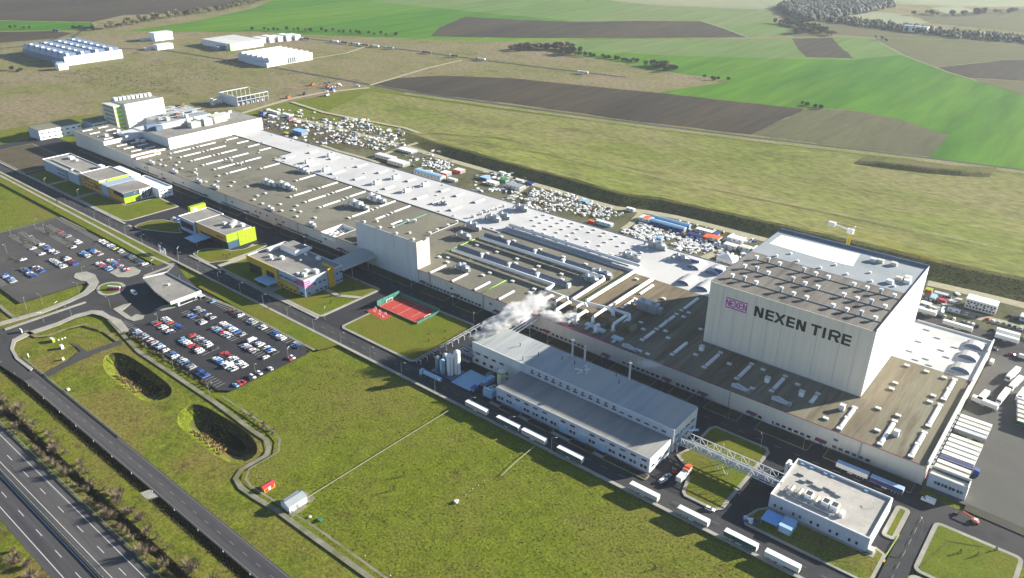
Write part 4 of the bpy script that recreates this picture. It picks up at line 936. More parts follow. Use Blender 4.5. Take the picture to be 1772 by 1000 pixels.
# dock offices at the hall corner
an = thing('dock_office', 'low grey dock office with four dark windows beside the loading bays', 'office', (-21, 322, 0))
part('wall', an, WALLBL, (-28.2, -13.4, 320.0, 325.4, -.1, 6.9))
panels_u(an, -28.4, -13.2, 3, 319.6, 0, 7.6, WALLBL)
panels_v(an, 320, 325.6, 1, -13.2, 0, 7.6, WALLW)
part('roof', an, CREAM, (-28.2, -13.4, 320.0, 323.4, 6.9, 7.0)); part('roof', an, ROOFD, (-28.2, -13.4, 323.4, 325.4, 6.9, 7.02))
part('parapet', an, OFFW, (-28.4, -13.2, 325.2, 325.6, 6.9, 8.2), (-13.6, -13.3, 320.1, 325.2, 6.9, 7.9))
for x in (-24.6, -21.8, -18.8, -15.8):
    for dx in (-.65, .65): win_u(an, x+dx, 319.55, 3.2, 1.1, 1.5)
part('sign_panel', an, MAGENTA, (-29.2, -28.4, 319.3, 319.55, 4.2, 6.4))

# ------------------------------------------------------------------ three offices
o1 = thing('office_block', 'low white office block with orange middle and zebra-like black patches on its end', 'office', (-703, 277, 0))
part('wall', o1, OFFBL, (-779, -707.2, 263.3, 288, 0, 10.4), (-707.2, -660, 266.2, 292, 0, 10.4))
part('wall', o1, ORANGE, (-707, -672.4, 265.7, 291.8, 0, 11.6))
part('wall', o1, ORANGE, (-669.2, -634.8, 266.8, 289.4, 0, 5.6)); part('wall', o1, GLASS, (-651, -634.9, 266.75, 289.3, 5.6, 9.2)); part('wall', o1, ORANGE, (-669.2, -651.0, 266.8, 289.3, 5.6, 9.2))
part('gap_wall', o1, ORANGE, (-672.4, -669.2, 268.5, 289, 0, 9))
part('roof', o1, ROOFG, (-778.6, -707.4, 263.7, 287.6, 10.4, 10.6), (-706.6, -672.8, 266.1, 291.4, 11.6, 11.75), (-669.4, -634.4, 266.5, 289.7, 9.2, 10.0))
b = MB(); hollow(b, -779.2, -706.95, 263.1, 288.2, 10.4, .8, .35, WHITE); hollow(b, -707.2, -672.2, 265.5, 292, 11.6, .7, .35, WHITE); meshpart('parapet', b, o1)
part('wing', o1, WALLW, (-668, -624, 292, 304, 0, 8.2)); b = MB(); hollow(b, -668.1, -623.9, 291.9, 304.1, 8.2, .9, .35, WHITE); meshpart('parapet', b, o1)
part('wing', o1, WALLW, (-706, -669, 292.1, 300, 0, 10.8)); 
part('end_wall', o1, LIME, (-634.7, -634.3, 266.9, 280.5, 0, 5.6)); part('end_wall', o1, WHITE, (-634.7, -634.2, 280.6, 292, 0, 9.2)); part('end_glass', o1, GLASSB, (-634.75, -634.4, 267.2, 280, 6.2, 8.8))
part('end_trim', o1, LIME, (-672.2, -671.8, 272, 291.5, 9.2, 12.2), (-676, -672.3, 265.4, 265.65, 9.8, 12.2))
zr = random.Random(11)
for k in range(7):
    y = 282.2+k*1.4; b = MB(); q = [(-634.15, y+zr.uniform(-.3, .3), .6+zr.uniform(0, 1)), (-634.15, y+1.0, 1.4), (-634.15, y+.7+zr.uniform(-.4, .4), 4), (-634.15, y+1.1, 7.4), (-634.15, y+.3, 8.4), (-634.15, y-.2, 5.0)]
    b.add(q+[(p[0]-.06, p[1], p[2]) for p in q], [list(range(6)), list(range(11, 5, -1))]+[(i, i+6, (i+1) % 6+6, (i+1) % 6) for i in range(6)], BLACK); b.build('wall_patch', o1)
for k in range(9):
    y = 293+k % 3*3.4; z = 1+(k//3)*2.5; part('wall_patch', o1, BLACK, (-624.1, -623.85, y, y+zr.uniform(1, 2.4), z, z+zr.uniform(.5, 1.1)))
for x in (-748, -743, -738, -700, -694, -688, -682, -676): win_u(o1, x, 263.05 if x < -707 else 265.45, 3.4, 3.2, 1.4); win_u(o1, x, 263.05 if x < -707 else 265.45, 7.2, 3.2, 1.2)
part('entrance', o1, STEELG, (-733.5, -729.5, 262.3, 263.4, 0, 9.8)); part('sign_strip', o1, REDTRIM, (-702, -692, 265.5, 265.65, 9.4, 10.6), (-684, -676, 265.5, 265.65, 4.0, 6.6))
part('roof_unit', o1, WHITE, (-765, -759, 280, 284, 10.6, 12.6), (-752, -750, 281, 283, 10.6, 12), (-716, -709, 285, 288.4, 10.6, 13.2), (-727, -725, 266, 268, 10.6, 11.6))
part('roof_pipe', o1, OFFW, (-770, -714, 268.4, 268.9, 10.6, 11.4))
o2 = thing('office_block', 'ochre and lime-green office block with a flat entrance canopy over the loop drive', 'office', (-515, 280, 0))
part('wall', o2, ORANGE, (-526, -486, 268.8, 290, 6.0, 11.4)); part('wall', o2, GLASS, (-520, -486.2, 269, 289.8, 0, 6.0)); part('wall', o2, OFFBL, (-548, -526.2, 267.6, 292, 0, 10.8)); part('glazing', o2, GLASS, (-546, -529, 267.4, 267.62, 3.6, 8.6))
part('roof', o2, ROOFG, (-547.6, -526.2, 268, 291.6, 10.8, 10.95), (-526, -486.4, 269.2, 289.6, 11.4, 11.5))
b = MB(); hollow(b, -548.3, -526.1, 267.4, 292.2, 10.8, .7, .35, WHITE); hollow(b, -526.1, -485.9, 268.7, 290.1, 11.4, .5, .3, OFFW); meshpart('parapet', b, o2)
part('end_wall', o2, LIME, (-486, -485.6, 268.7, 283, 6.0, 11.9)); part('end_wall', o2, LIME, (-486, -485.4, 278, 292.4, 0, 11.2), (-486.2, -485.6, 268.8, 278, 0, .3)); part('end_glass', o2, GLASSB, (-486.1, -485.7, 269.2, 277.8, .3, 5.8))
part('roof_tower', o2, LIME, (-552, -548.4, 278, 291, 9, 15)); part('sign_panel', o2, WHITE, (-548.38, -548.2, 280, 283.5, 10.8, 14))
for y, z in ((280, 3), (284, 6), (288, 8), (287, 3.4), (281, 7.5)): win_v(o2, -485.35, y, z, 1.0, 1.0, ORED)
part('canopy', o2, LBLUE, (-521, -507, 255.5, 268.4, 4.2, 4.7)); part('canopy_post', o2, STEELG, (-519, -518.4, 258, 258.6, 0, 4.2), (-510, -509.4, 258, 258.6, 0, 4.2), (-517, -508, 257.6, 259, 0, .4))
part('sign_strip', o2, BLACK, (-499, -490, 268.55, 268.75, 7.8, 8.6)); part('gate_wall', o2, ORANGE, (-524.5, -521.5, 268.2, 270, 0, 6))
for x, y in ((-505, 280), (-500, 284), (-497, 281), (-493, 287), (-503, 287)): part('roof_unit', o2, STEELW if x < -498 else OFFW, (x-1.8, x+1.8, y-1.3, y+1.3, 11.5, 13.6))
o3 = thing('office_block', 'blue-grey office block with yellow frame bands and pink-striped corner', 'office', (-410, 272, 0))
part('wall', o3, OFFBL, (-441.2, -380.4, 257.3, 287.4, 0, 12.4)); part('roof', o3, ROOFG, (-440.8, -380.8, 257.7, 287, 12.4, 12.6))
b = MB(); hollow(b, -441.6, -380.0, 256.9, 287.8, 12.4, .8, .4, OFFW); meshpart('parapet', b, o3)
part('frame_band', o3, YELLOW, (-441.8, -411.4, 256.4, 257.0, 8.6, 13.2), (-411.4, -407.6, 256.4, 257.0, 0, 12.6), (-407.6, -387.8, 256.45, 257.0, 0, 6.4), (-425.5, -420.5, 256.4, 257.0, 0, 8.6))
part('glazing', o3, GLASS, (-440.6, -426.2, 256.9, 257.28, .6, 8.2), (-420.3, -411.6, 256.9, 257.28, 0, 8.2))
part('frame_band', o3, YELLOW, (-380.3, -379.2, 275.6, 280.0, 0, 14.4), (-391, -379.2, 280.0, 280.6, 12.6, 14.4))
for k, z in enumerate((8.2, 9.6, 11.0)):
    part('stripe_band', o3, MAGENTA, (-392+k*2, -380.2, 256.7, 256.88, z, z+.6)); part('stripe_band', o3, MAGENTA, (-379.98, -379.85, 257, 262.6-k*.6, z, z+.6))
for x in (-404, -399, -394.5, -390): win_u(o3, x, 256.4, 2.2, 2.4, 1.2); win_u(o3, x, 256.8, 8.6, 3.4, 1.0)
win_u(o3, -384, 256.85, 2.2, 3, 1.4)
for y, z in ((260, 2.2), (266, 2.2), (269.5, 2.2), (273, 2.2), (265, 7.2), (269, 7.2), (272.5, 7.2), (283, 3), (286, 3), (283, 8), (286, 8.4)): win_v(o3, -379.98, y, z, 1.6, 1.0)
for z in (2.5, 7.5): win_v(o3, -379.18, 277.8, z, .9, 1.4, ORED)
part('canopy', o3, LBLUE, (-421.5, -406.5, 247.6, 256.4, 4.4, 5.0)); part('canopy_post', o3, STEELG, (-420, -419.4, 249.5, 250, 0, 4.4), (-409.5, -408.9, 249.5, 250, 0, 4.4))
part('penthouse', o3, WALLW, (-433, -416, 277.5, 288.5, 12.6, 15.8), (-426.6, -418.4, 288.5, 293, 12, 13.2)); part('penthouse_roof', o3, ROOFG, (-432.6, -416.4, 277.9, 288.1, 15.8, 15.95))
part('penthouse_wedge', o3, OFFW, (-438.5, -435, 270, 281, 12.6, 14.6))
for x, y, s in ((-428, 266, 1.2), (-423, 264, 1.0), (-419, 269, 1.5), (-386, 262, 1.6), (-388.5, 266, 1.8), (-384.5, 270, 1.8), (-391, 261, 1.0), (-400, 284, 1.4), (-412, 283, 1.0), (-407, 275, .8)): part('roof_unit', o3, WHITE if x < -390 else OFFW, (x-s, x+s, y-s*.7, y+s*.7, 12.6, 12.6+s*1.3))
br = thing('link_bridge', 'curved grey canopy bridging the road between the striped office and the hall', 'canopy', (-390, 303, 0))
b = MB(); b.vault(-399, -380.5, 288, VF-.3, 8.2, 2.6, ROOFB, STEELG, 8); meshpart('roof', b, br)
for x in (-398.6, -381.2): part('post', br, STEELG, (x-.25, x+.25, 296, 296.5, 0, 8.4), (x-.25, x+.25, 310, 310.5, 0, 8.4))

# ------------------------------------------------------------------ gatehouse
ga = thing('gatehouse', 'flat-roofed gatehouse with overhanging eaves and thin lime fascia', 'gatehouse', (-450, 205, 0))
part('wall', ga, WALLGY, (-455, -431, 199, 212, 0, 5.2)); part('glazing', ga, GLASS, (-430.98, -430.8, 200.5, 210.5, 1.4, 3.2), (-452, -436, 198.8, 199.02, .6, 3.6))
b = MB(); b.prism([(-475, 200.4), (-452, 195.8), (-429, 193.8), (-429, 214), (-471, 214.5)], 5.2, 6.1, OFFW, ROOFG); meshpart('roof', b, ga)
part('roof_edge', ga, WHITE, (-429.3, -428.6, 193.6, 214.1, 5.25, 6.9)); part('roof_edge', ga, LIME, (-429.2, -428.55, 193.5, 214.2, 5.0, 5.22))
b = MB(); b.add([(-475.2, 200.3, 5.2), (-471.1, 214.7, 5.2), (-471.1, 214.7, 6.9), (-475.2, 200.3, 6.9), (-474.7, 200.2, 5.2), (-470.6, 214.6, 5.2), (-470.6, 214.6, 6.9), (-474.7, 200.2, 6.9)], [(0, 3, 2, 1), (4, 5, 6, 7), (3, 7, 6, 2), (0, 4, 7, 3), (1, 2, 6, 5)], WHITE); meshpart('roof_edge', b, ga)
part('roof_edge', ga, STEELG, (-471, -429.3, 214.0, 214.4, 5.3, 6.8)); part('roof_unit', ga, WHITE, (-454, -452.6, 205.4, 206.6, 6.1, 7.0)); part('post', ga, STEELW, (-470, -469.6, 202.5, 202.9, 0, 5.2), (-462, -461.6, 200.5, 200.9, 0, 5.2), (-468, -467.6, 212, 212.4, 0, 5.2))

# ------------------------------------------------------------------ far end of the plant
fe = thing('mixing_plant', 'stepped cream end blocks with red-trimmed white risers at the remote end of the hall', 'factory', (-780, 337, 0))
part('wall', fe, WALL, (-838, -774.2, VF+.2, 355, 0, 15.8), (-774.2, -722.2, VF+.2, 357, 0, 12.2), (-790, -742, 357, 372, 0, 13))
panels_u(fe, -838.3, -774, 6, VF, 0, 16.4, WALL); panels_u(fe, -774, -722, 5, VF, 0, 12.8, WALL)
part('roof', fe, ROOFD, (-837.6, -774.4, VF+.4, 354.6, 15.8, 16), (-774, -722.4, VF+.4, 356.6, 12.2, 12.4))
for q_ in ((-774.2, -773.9, VF+.3, 355.2, 12.4, 16.6), (-722.2, -721.8, VF+.3, 344, HZ, 13.2), (-713, -712.6, VF+.3, 343, HZ+.1, HZ+1.9)): part('riser', fe, OFFW, q_)
if 1: part('roof_edge', fe, REDTRIM, (-774.3, -773.8, VF, 355.4, 16.6, 16.9), (-722.3, -721.7, VF, 344.2, 13.2, 13.5))
for x in (-828, -812, -796, -782): 
    for y0 in (324, 340): rep('skylight', ('skf',), lambda b: b.vault(-.9, .9, -5, 5, 0, .8, SKYL), fe, x, y0+4, 16)
for x in (-762, -748, -734):
    for y0 in (326, 340): rep('skylight', ('skf',), lambda b: None, fe, x, y0+4, 12.4)
for x in (-716.8, -719.6): part('roof_hatch', fe, BROWN, (x-.5, x+.5, 322, 340, HZ+.1, HZ+1.2))
for x, y in ((-800, 346), (-786, 344), (-792, 330), (-758, 350), (-765, 348)): part('roof_unit', fe, OFFW, (x-2, x+2, y-1.5, y+1.5, 12.4 if x > -774 else 16, 15 if x > -774 else 18.4))
fc = thing('warehouse_block', 'long tall white-walled block standing across the hall roof at its remote end', 'warehouse', (-750, 408, 0))
part('wall', fc, WALLGY, (-770, -720.4, 356.4, 461, 0, 20.6)); panels_v(fc, 356.2, 461.2, 13, -720, HZ+.1, 21.3, WALLW, .3, .1)
part('roof', fc, ROOFG, (-769.6, -720.6, 356.8, 460.6, 20.6, 20.8)); part('wing', fc, WALLGY, (-800, -770.2, 362, 384, 0, 17), (-792, -772, 340, 357, 13, 18)); part('base_rail', fc, CYAN, (-719.9, -719.7, 430, 461, HZ+.15, HZ+.8))
part('roof_tank', fc, CREAM, (-746, -738, 392, 404, 20.8, 26)); part('roof_tank', fc, CREAM, (-748, -738, 418, 432, 20.8, 27)); part('roof_house', fc, OFFW, (-755, -746, 404, 440, 20.8, 26), (-765, -758, 370, 392, 20.8, 24.4), (-742, -736, 405, 414, 20.8, 27.5)); part('roof_house', fc, SAWGL, (-768, -762, 358, 368, 20.8, 26.5), (-760, -755, 364, 371, 20.8, 25))
for i in range(8): part('roof_unit', fc, STEELW, (-768+i*.5, -764, 394+i*8, 398+i*8, 20.8, 22.6+i % 3))
fd = thing('high_bay_tower', 'tall white windowless tower with a yellowish scaffolded stair bay beside it', 'tower', (-870, 402, 0))
part('wall', fd, WALLNW, (-885, -851.2, 381, 424.5, 0, 28.8)); panels_v(fd, 381, 424.6, 6, -850.9, 0, 29.6, WALLNW, .3, .06); part('roof', fd, ROOFG, (-884.6, -851.4, 381.4, 424.1, 28.8, 29))
part('stair_tower', fd, CREAM, (-884, -856, 371, 380.6, 0, 28))
for k in range(6): part('floor_deck', fd, STEELG, (-878, -858, 370.2, 371, 3+k*4.4, 5.2+k*4.4)); part('opening', fd, LGREEN, (-855.98, -855.8, 372, 379.5, 2.6+k*4.4, 4.8+k*4.4))
for i in range(9): part('roof_fan', fd, STEELW if i % 2 else WHITE, (-881+i*.8, -876+i*.8, 383+i*4.4, 386+i*4.4, 29, 32.4))
fm = thing('process_building', 'low grey process building packed with pipework behind the tall white block', 'building', (-850, 440, 0))
part('wall', fm, WALLGY, (-872, -815, 400, 458, 0, 11)); part('roof', fm, ROOFL, (-871.6, -815.4, 400.4, 457.6, 11, 11.2))
for i in range(26):
    x = -868+fw.uniform(0, 50); y = 403+fw.uniform(0, 52); s = fw.uniform(.8, 2.4); part('roof_unit', fm, fw.choice((STEELG, STEELW, OFFW, METAL, CREAM, BROWN)), (x-s, x+s*1.5, y-s, y+s, 11.2, 11.2+fw.uniform(1, 4.5)))
for i in range(7): b = MB(); b.tube([(-868+i*7, 402, 13+fw.uniform(0, 2)), (-866+i*7, 456, 13+fw.uniform(0, 2))], .35, METAL, 6); b.build('roof_pipe', fm)
for q, lbl in (((-913, -886, 303, 346, 10.4), 'white two-storey office annex beyond the end of the hall'), ((-901, -876, 354, 377, 10), 'small grey flat-roofed annex between the white annex and tower')):
    a = thing('annex_building', lbl, 'building', (q[0], q[2], 0)); part('wall', a, WALLW, (q[0]+.2, q[1], q[2], q[3], 0, q[4])); part('roof', a, ROOFD, (q[0], q[1]+.2, q[2]-.2, q[3]+.2, q[4], q[4]+.4))
    for i in range(7):
        for z in (2.2, 6.6): win_v(a, q[1]+.03, q[2]+3+i*(q[3]-q[2]-5)/6, z, 2.6, 1.2)
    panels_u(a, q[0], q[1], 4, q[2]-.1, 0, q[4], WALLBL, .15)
for k, (bx, lbl) in enumerate((((-897, -889, 506, 534, 7.5), 'lower open blue-grey steel frame building under construction'), ((-903, -862, 522, 566, 11.5), 'taller open blue-grey steel frame building under construction'))):
    a = thing('steel_frame', lbl, 'frame building', (bx[0], bx[2], 0)); x0, x1, y0, y1, h = bx
    n = max(3, int((y1-y0)/6))
    for i in range(n+1):
        y = y0+(y1-y0)*i/n
        part('frame_column', a, STEELW, (x1-.4, x1, y-.2, y+.2, 0, h), (x0, x0+.4, y-.2, y+.2, 0, h))
    part('frame_beam', a, STEELW, (x1-.5, x1+.1, y0, y1, h-.9, h), (x1-.45, x1, y0, y1, h*.5, h*.5+.5), (x0, x0+.5, y0, y1, h-.9, h), (x0+.5, x1-.5, y0, y0+.5, h-.8, h), (x0+.5, x1-.5, y1-.5, y1, h-.8, h))
    part('cladding', a, WALLBL, (x0+.5, x1-.5, y0-.15, y0, 0, h-.9)); part('deck', a, DARK, (x0+1, x1-1, y0+1, y1-1, .3, .5))
    for i in range(6): part('stored_unit', a, OFFW, (x1-4, x1-2, y0+2+i*(y1-y0-4)/6, y0+4+i*(y1-y0-4)/6, .5, 2.6))

# ------------------------------------------------------------------ other works in the distance
sw = thing('sawtooth_factory', 'remote bluish factory with a sawtooth roof and bright white end wall', 'factory', (-1360, 540, 0))
part('wall', sw, SAWGL, (-1435, -1283.3, 500, 588, 0, 9)); part('end_wall', sw, WHITE, (-1283.2, -1282.6, 500, 588.3, 0, 13.2)); part('annex', sw, LBLUE, (-1310, -1292, 494, 499.9, 0, 6.5)); part('annex', sw, SAWGL, (-1300, -1284, 488, 499.9, 0, 7.5))
for i in range(7):
    for j in range(4):
        x0 = -1434+i*21.4; y0 = 500+j*22
        b = MB(); b.add([(x0, y0, 9), (x0+21, y0, 9), (x0+21, y0+21.6, 9), (x0, y0+21.6, 9), (x0, y0+4, 16.5), (x0+15, y0+4, 16.5), (x0+15, y0+21, 16.5), (x0, y0+21, 16.5)], [(0, 1, 5, 4), (1, 2, 6, 5), (2, 3, 7, 6), (3, 0, 4, 7), (4, 5, 6, 7)], SAWGL)
        b.build('roof_tooth', sw); part('roof_unit', sw, WHITE, (x0+15.2, x0+18.5, y0+6, y0+10, 11, 17.5))
h2 = thing('distant_hall', 'remote white ribbed-roof hall with shaded long side and parked vans', 'hall', (-1085, 735, 0))
part('wall', h2, WALLBL, (-1128, -1046, 696, 772, 0, 11)); part('end_wall', h2, WHITE, (-1045.9, -1045.5, 704, 776, 0, 11.5)); part('annex', h2, WALLBL, (-1100, -1044, 690, 695.9, 0, 6)); part('annex', h2, WHITE, (-1044, -1043.5, 690, 703, 0, 6.5))
for i in range(6): b = MB(); x0 = -1128+i*13.7; b.add([(x0, 696, 11), (x0+13.4, 696, 11), (x0+13.4, 772, 11), (x0, 772, 11), (x0+9, 697, 13.8), (x0+9, 771, 13.8)], [(0, 4, 5, 3), (1, 2, 5, 4), (0, 1, 4), (2, 3, 5)], OFFW); b.build('roof', h2)
for i in range(4): part('vent_pipe', h2, STEELG, (-1045.4, -1044.6, 730+i*4, 731.5+i*4, 1, 9))
h3 = thing('distant_hall', 'remote long white hall with one bright green corner stripe', 'hall', (-1240, 760, 0))
part('wall', h3, OFFW, (-1300, -1212.4, 737, 800, 0, 10)); part('end_wall', h3, WHITE, (-1212.3, -1211.9, 737, 800, 0, 11)); part('corner_stripe', h3, LGREEN, (-1216, -1212, 735.5, 736.9, 0, 11.5)); part('annex', h3, SAWGL, (-1245, -1228, 722, 736.8, 0, 6.5)); part('roof', h3, ROOFW, (-1300, -1212.5, 737.2, 799.8, 10, 10.4))
h4 = thing('distant_hall', 'remote white stepped halls in a row beyond the long white hall', 'hall', (-1230, 850, 0))
for i in range(5): part('wall', h4, WHITE if i % 2 else OFFW, (-1262+i*4, -1236+i*4, 812+i*15, 824+i*15, 0, 9+i % 2))
for q, lbl in (((-1418, -1398, 704, 738, 13), 'remote white box building in the fields with low sheds beside it'), ((-1322, -1308, 660, 688, 8), 'remote small white shed by the lane near the sawtooth factory')):
    a = thing('farm_building', lbl, 'building', (q[0], q[2], 0)); part('wall', a, WALLW, (q[0], q[1], q[2], q[3], 0, q[4])); part('roof', a, OFFW, (q[0]-.3, q[1]+.3, q[2]-.3, q[3]+.3, q[4], q[4]+.5)); part('shed', a, OFFW, (q[0]-6, q[0]-.1, q[2]-14, q[2]+6, 0, 4))
p = S(100, 120); a = thing('farm_building', 'small white cube building by the sawtooth factory beside a red container', 'building', (p.x, p.y, 0)); part('wall', a, WHITE, (p.x, p.x+10, p.y-2, p.y+12, 0, 8)); part('roof', a, OFFW, (p.x-.2, p.x+10.2, p.y-2.2, p.y+12.2, 8, 8.4))
p = S(1595, 56); a = thing('farm_building', 'very remote long white barn in front of the bluish tree belt', 'barn', (p.x, p.y, 0)); part('wall', a, WHITE, (p.x-32, p.x+10, p.y-10, p.y+6, 0, 8)); b = MB(); b.vault(-0+p.x-33, p.x+11, p.y-11, p.y+7, 8, 4, OFFW, axis='x'); b.build('roof', a)

# ------------------------------------------------------------------ silos, tanks and yard kit by the boiler house
def tank(name, label, cat, x, y, r, h, m, group=None, dome=True, ring=None):
    t = thing(name, label, cat, (x, y, 0), group)
    b = MB(); b.tube([(x, y, 1.2), (x, y, h)], r, m, 20)
    if dome: b.tube([(x, y, h), (x, y, h+r*.3), (x, y, h+r*.5)], r*.99, m, 20, r*.35)
    b.build('shell', t, smooth=False)
    b = MB()
    for k in range(4): a = k*math.pi/2+.78; b.box(x+r*.8*math.cos(a)-.15, x+r*.8*math.cos(a)+.15, y+r*.8*math.sin(a)-.15, y+r*.8*math.sin(a)+.15, 0, 1.3, STEELG)
    b.build('leg_frame', t)
    b = MB(); b.box(x+r*.72, x+r*.72+.5, y-r*.9, y-r*.9+.1, .6, h, METAL); b.build('ladder', t)
    if ring: 
        b = MB(); b.tube([(x, y, h), (x, y, h+1.0)], r*1.1, ring, 16); b.tube([(x, y, h+1.0), (x, y, h+1.05)], r*.95, OFFW, 16); b.build('railing', t)
    return t
tank('silo', 'tallest white silo of the cluster by the parked tanker', 'silo', -245.6, 254.0, 1.75, 14.6, WHITE)
tank('silo', 'second tallest white silo, on the tanker side of the tallest one', 'silo', -247.8, 250.8, 1.75, 13.2, WHITE)
for i, (x, y, h, m_) in enumerate(((-251.9, 249.2, 9.0, LBLUE), (-250.6, 252.4, 9.6, METAL), (-253.9, 253.6, 9.8, STEELW), (-256.4, 250.2, 8.8, METAL), (-250.2, 255.6, 9.3, METAL))):
    tank('silo', 'shorter grey '+('pale blue ' if i == 0 else '')+'silo, '+ORD[i]+' from the white pair in the cluster', 'silo', x, y, 1.45, h, m_, 'short silos')
a = thing('concrete_plinth', 'blue concrete plinth carrying the silo cluster', 'plinth', (-250, 252, 0)); part('slab', a, SAWGL, (-259, -243.4, 247.2, 258, .0, .75))
tank('storage_tank', 'cream round tank with a lime-green top railing beside the plant house', 'tank', -220.5, 260.8, 2.3, 8.6, CREAM, None, False, LIME)
a = thing('loading_slab', 'pale blue-white concrete loading slab beside the silos', 'slab', (-236, 254, 0)); part('slab', a, LBLUE, (-243.2, -229.9, 246.3, 261.8, 0, .62))
for lbl, x, y, l, w, h, m_ in (('small blue container beside the pale loading slab', -228.4, 248.6, 2.6, 3.4, 2.8, BLUE), ('light teal container between the loading slab and round tank', -227.6, 258, 3, 8.5, 3.2, LBLUE), ('greenish cabinet next to the teal container', -230.6, 262.8, 3, 3.0, 3, GNET)):
    a = thing('container', lbl, 'container', (x, y, 0)); b = MB(); b.box(x-l/2, x+l/2, y-w/2, y+w/2, .15, h, m_); n = int(w/.5)
    for i in range(n): yy = y-w/2+.25+i*w/n; b.box(x+l/2+.0, x+l/2+.06, yy-.1, yy+.1, .25, h-.1, m_)
    b.build('shell', a); part('door', a, STEELG, (x-l/2+.2, x+l/2-.2, y-w/2-.06, y-w/2, .3, h-.3))
a = thing('filter_unit', 'pale blue skid-mounted filter unit at the corner of the low plant house', 'machine', (-218.8, 250.6, 0))
b = MB(); b.prism([(-222, 247.8), (-216.4, 248), (-216.4, 252.6), (-221.4, 252.8)], .5, 4.2, LBLUE); b.build('body', a); b = MB(); b.tube([(-219, 250, 4.2), (-219, 250, 6.2), (-217, 252, 6.8)], .5, STEELG, 8); b.build('pipe', a); part('frame', a, WHITE, (-221.6, -221.2, 248, 248.4, 0, 6), (-217, -216.6, 252, 252.4, 0, 6), (-221.6, -216.6, 248, 248.3, 5.6, 6))
a = thing('pipe_rack', 'long grey pipe rack on trestles running from the road to the hall', 'pipe rack', (-269, 272, 0))
for k in range(14): y = 248+k*5.0; part('trestle', a, STEELW, (-270.6, -270.3, y-.12, y+.12, 0, 3.0), (-267.4, -267.1, y-.12, y+.12, 0, 3.0), (-270.8, -266.8, y-.25, y+.25, 3.0, 3.25))
for k in range(3): b = MB(); b.tube([(-270+k*1.0, 247, 3.5), (-270+k*1.0, 317.5, 3.5)], .14, STEELG if k != 1 else DARK, 6); b.build('pipe', a)
a = thing('pipe_rack', 'dark tangle of pipework and platforms between the silos and the plant house wall', 'pipe rack', (-248, 266, 0))
for k in range(9): x = -256+k*1.4; y = 262+(k*37 % 9); b = MB(); b.tube([(x, y, 0), (x, y, 6+k % 4*1.3), (x+2, y+1.5, 7+k % 4*1.3), (x+5, y+1.5, 7+k % 3)], .28, STEELG if k % 2 else METAL, 6); b.build('pipe', a)
for k in range(3): part('platform', a, STEELG, (-257, -246, 263+k*3, 265+k*3, 3+k*2.2, 3.3+k*2.2))
a = thing('pipe_rack', 'grey pipe bundle crossing from the plant house to the hall front', 'pipe rack', (-240, 302, 0))
for k in range(6): b = MB(); b.tube([(-246+k*1.1, 286, 7.2+k % 2), (-246+k*1.1, 317.8, 8.4+k % 2)], .45, STEELW if k % 2 else METAL, 7); b.build('pipe', a)
part('trestle', a, STEELG, (-247, -239, 294, 294.5, 6, 6.5), (-247, -246.6, 294, 294.4, 0, 6), (-239.4, -239, 294, 294.4, 0, 6), (-247, -239, 308, 308.5, 7, 7.5), (-247, -246.6, 308, 308.4, 0, 7), (-239.4, -239, 308, 308.4, 0, 7))

# lattice pipe bridge
tb = thing('pipe_bridge', 'grey lattice steel pipe bridge spanning the lawn between two plant buildings', 'bridge', (-100, 273.5, 0))
X0, X1, Y0, Y1, Z0, Z1 = -121.6, -75.0, 270.6, 276.6, 5.4, 9.0
for y in (Y0, Y1):
    for z in (Z0, Z1): part('chord', tb, STEELW, (X0, X1, y-.16, y+.16, z-.16, z+.16))
n = 14
for y in (Y0, Y1):
    for i in range(n):
        xa = X0+(X1-X0)*i/n; xb = X0+(X1-X0)*(i+1)/n
        b = MB(); b.tube([(xa, y, Z0), (xb, y, Z1)] if i % 2 else [(xa, y, Z1), (xb, y, Z0)], .13, STEELW, 5); b.build('brace', tb)
        part('post', tb, STEELW, (xa-.1, xa+.1, y-.1, y+.1, Z0, Z1))
for i in range(n+1): xa = X0+(X1-X0)*i/n; part('cross_beam', tb, STEELW, (xa-.1, xa+.1, Y0, Y1, Z0-.12, Z0+.12))
for k in range(5): b = MB(); b.tube([(X0, Y0+1+k*1.0, Z0+.5), (X1, Y0+1+k*1.0, Z0+.5)], .28, (METAL, STEELG, DUCTB, OFFW, METAL)[k], 7); b.build('pipe', tb)
b = MB(); b.tube([(X0, 273, Z0+1.6), (X1, 273, Z0+1.6)], .5, DUCTB, 8); b.build('pipe', tb)
for x in (-102.5, -98.0):
    for y in (269.6, 277.4): b = MB(); b.tube([(x, y, 0), (x, 271.2 if y < 273 else 276, Z0)], .22, STEELW, 6); b.build('leg', tb)
b = MB(); b.tube([(-102.5, 269.6, .3), (-98, 277.4, .3)], .16, OFFW, 6); b.tube([(-98, 269.6, .3), (-102.5, 271.2, Z0)], .16, OFFW, 6); b.build('leg_brace', tb)
part('landing', tb, STEELG, (-124, X0, 270, 277, Z0-.5, Z0), (-123.4, -123, 270.2, 270.6, 0, Z0), (-123.4, -123, 276.4, 276.8, 0, Z0))
b = MB(); b.tube([(-124, 271, 2), (-124, 277, 9), (-120.5, 280, 9), (-120.5, 285, 6)], .6, LBLUE, 8); b.build('elbow_duct', tb)

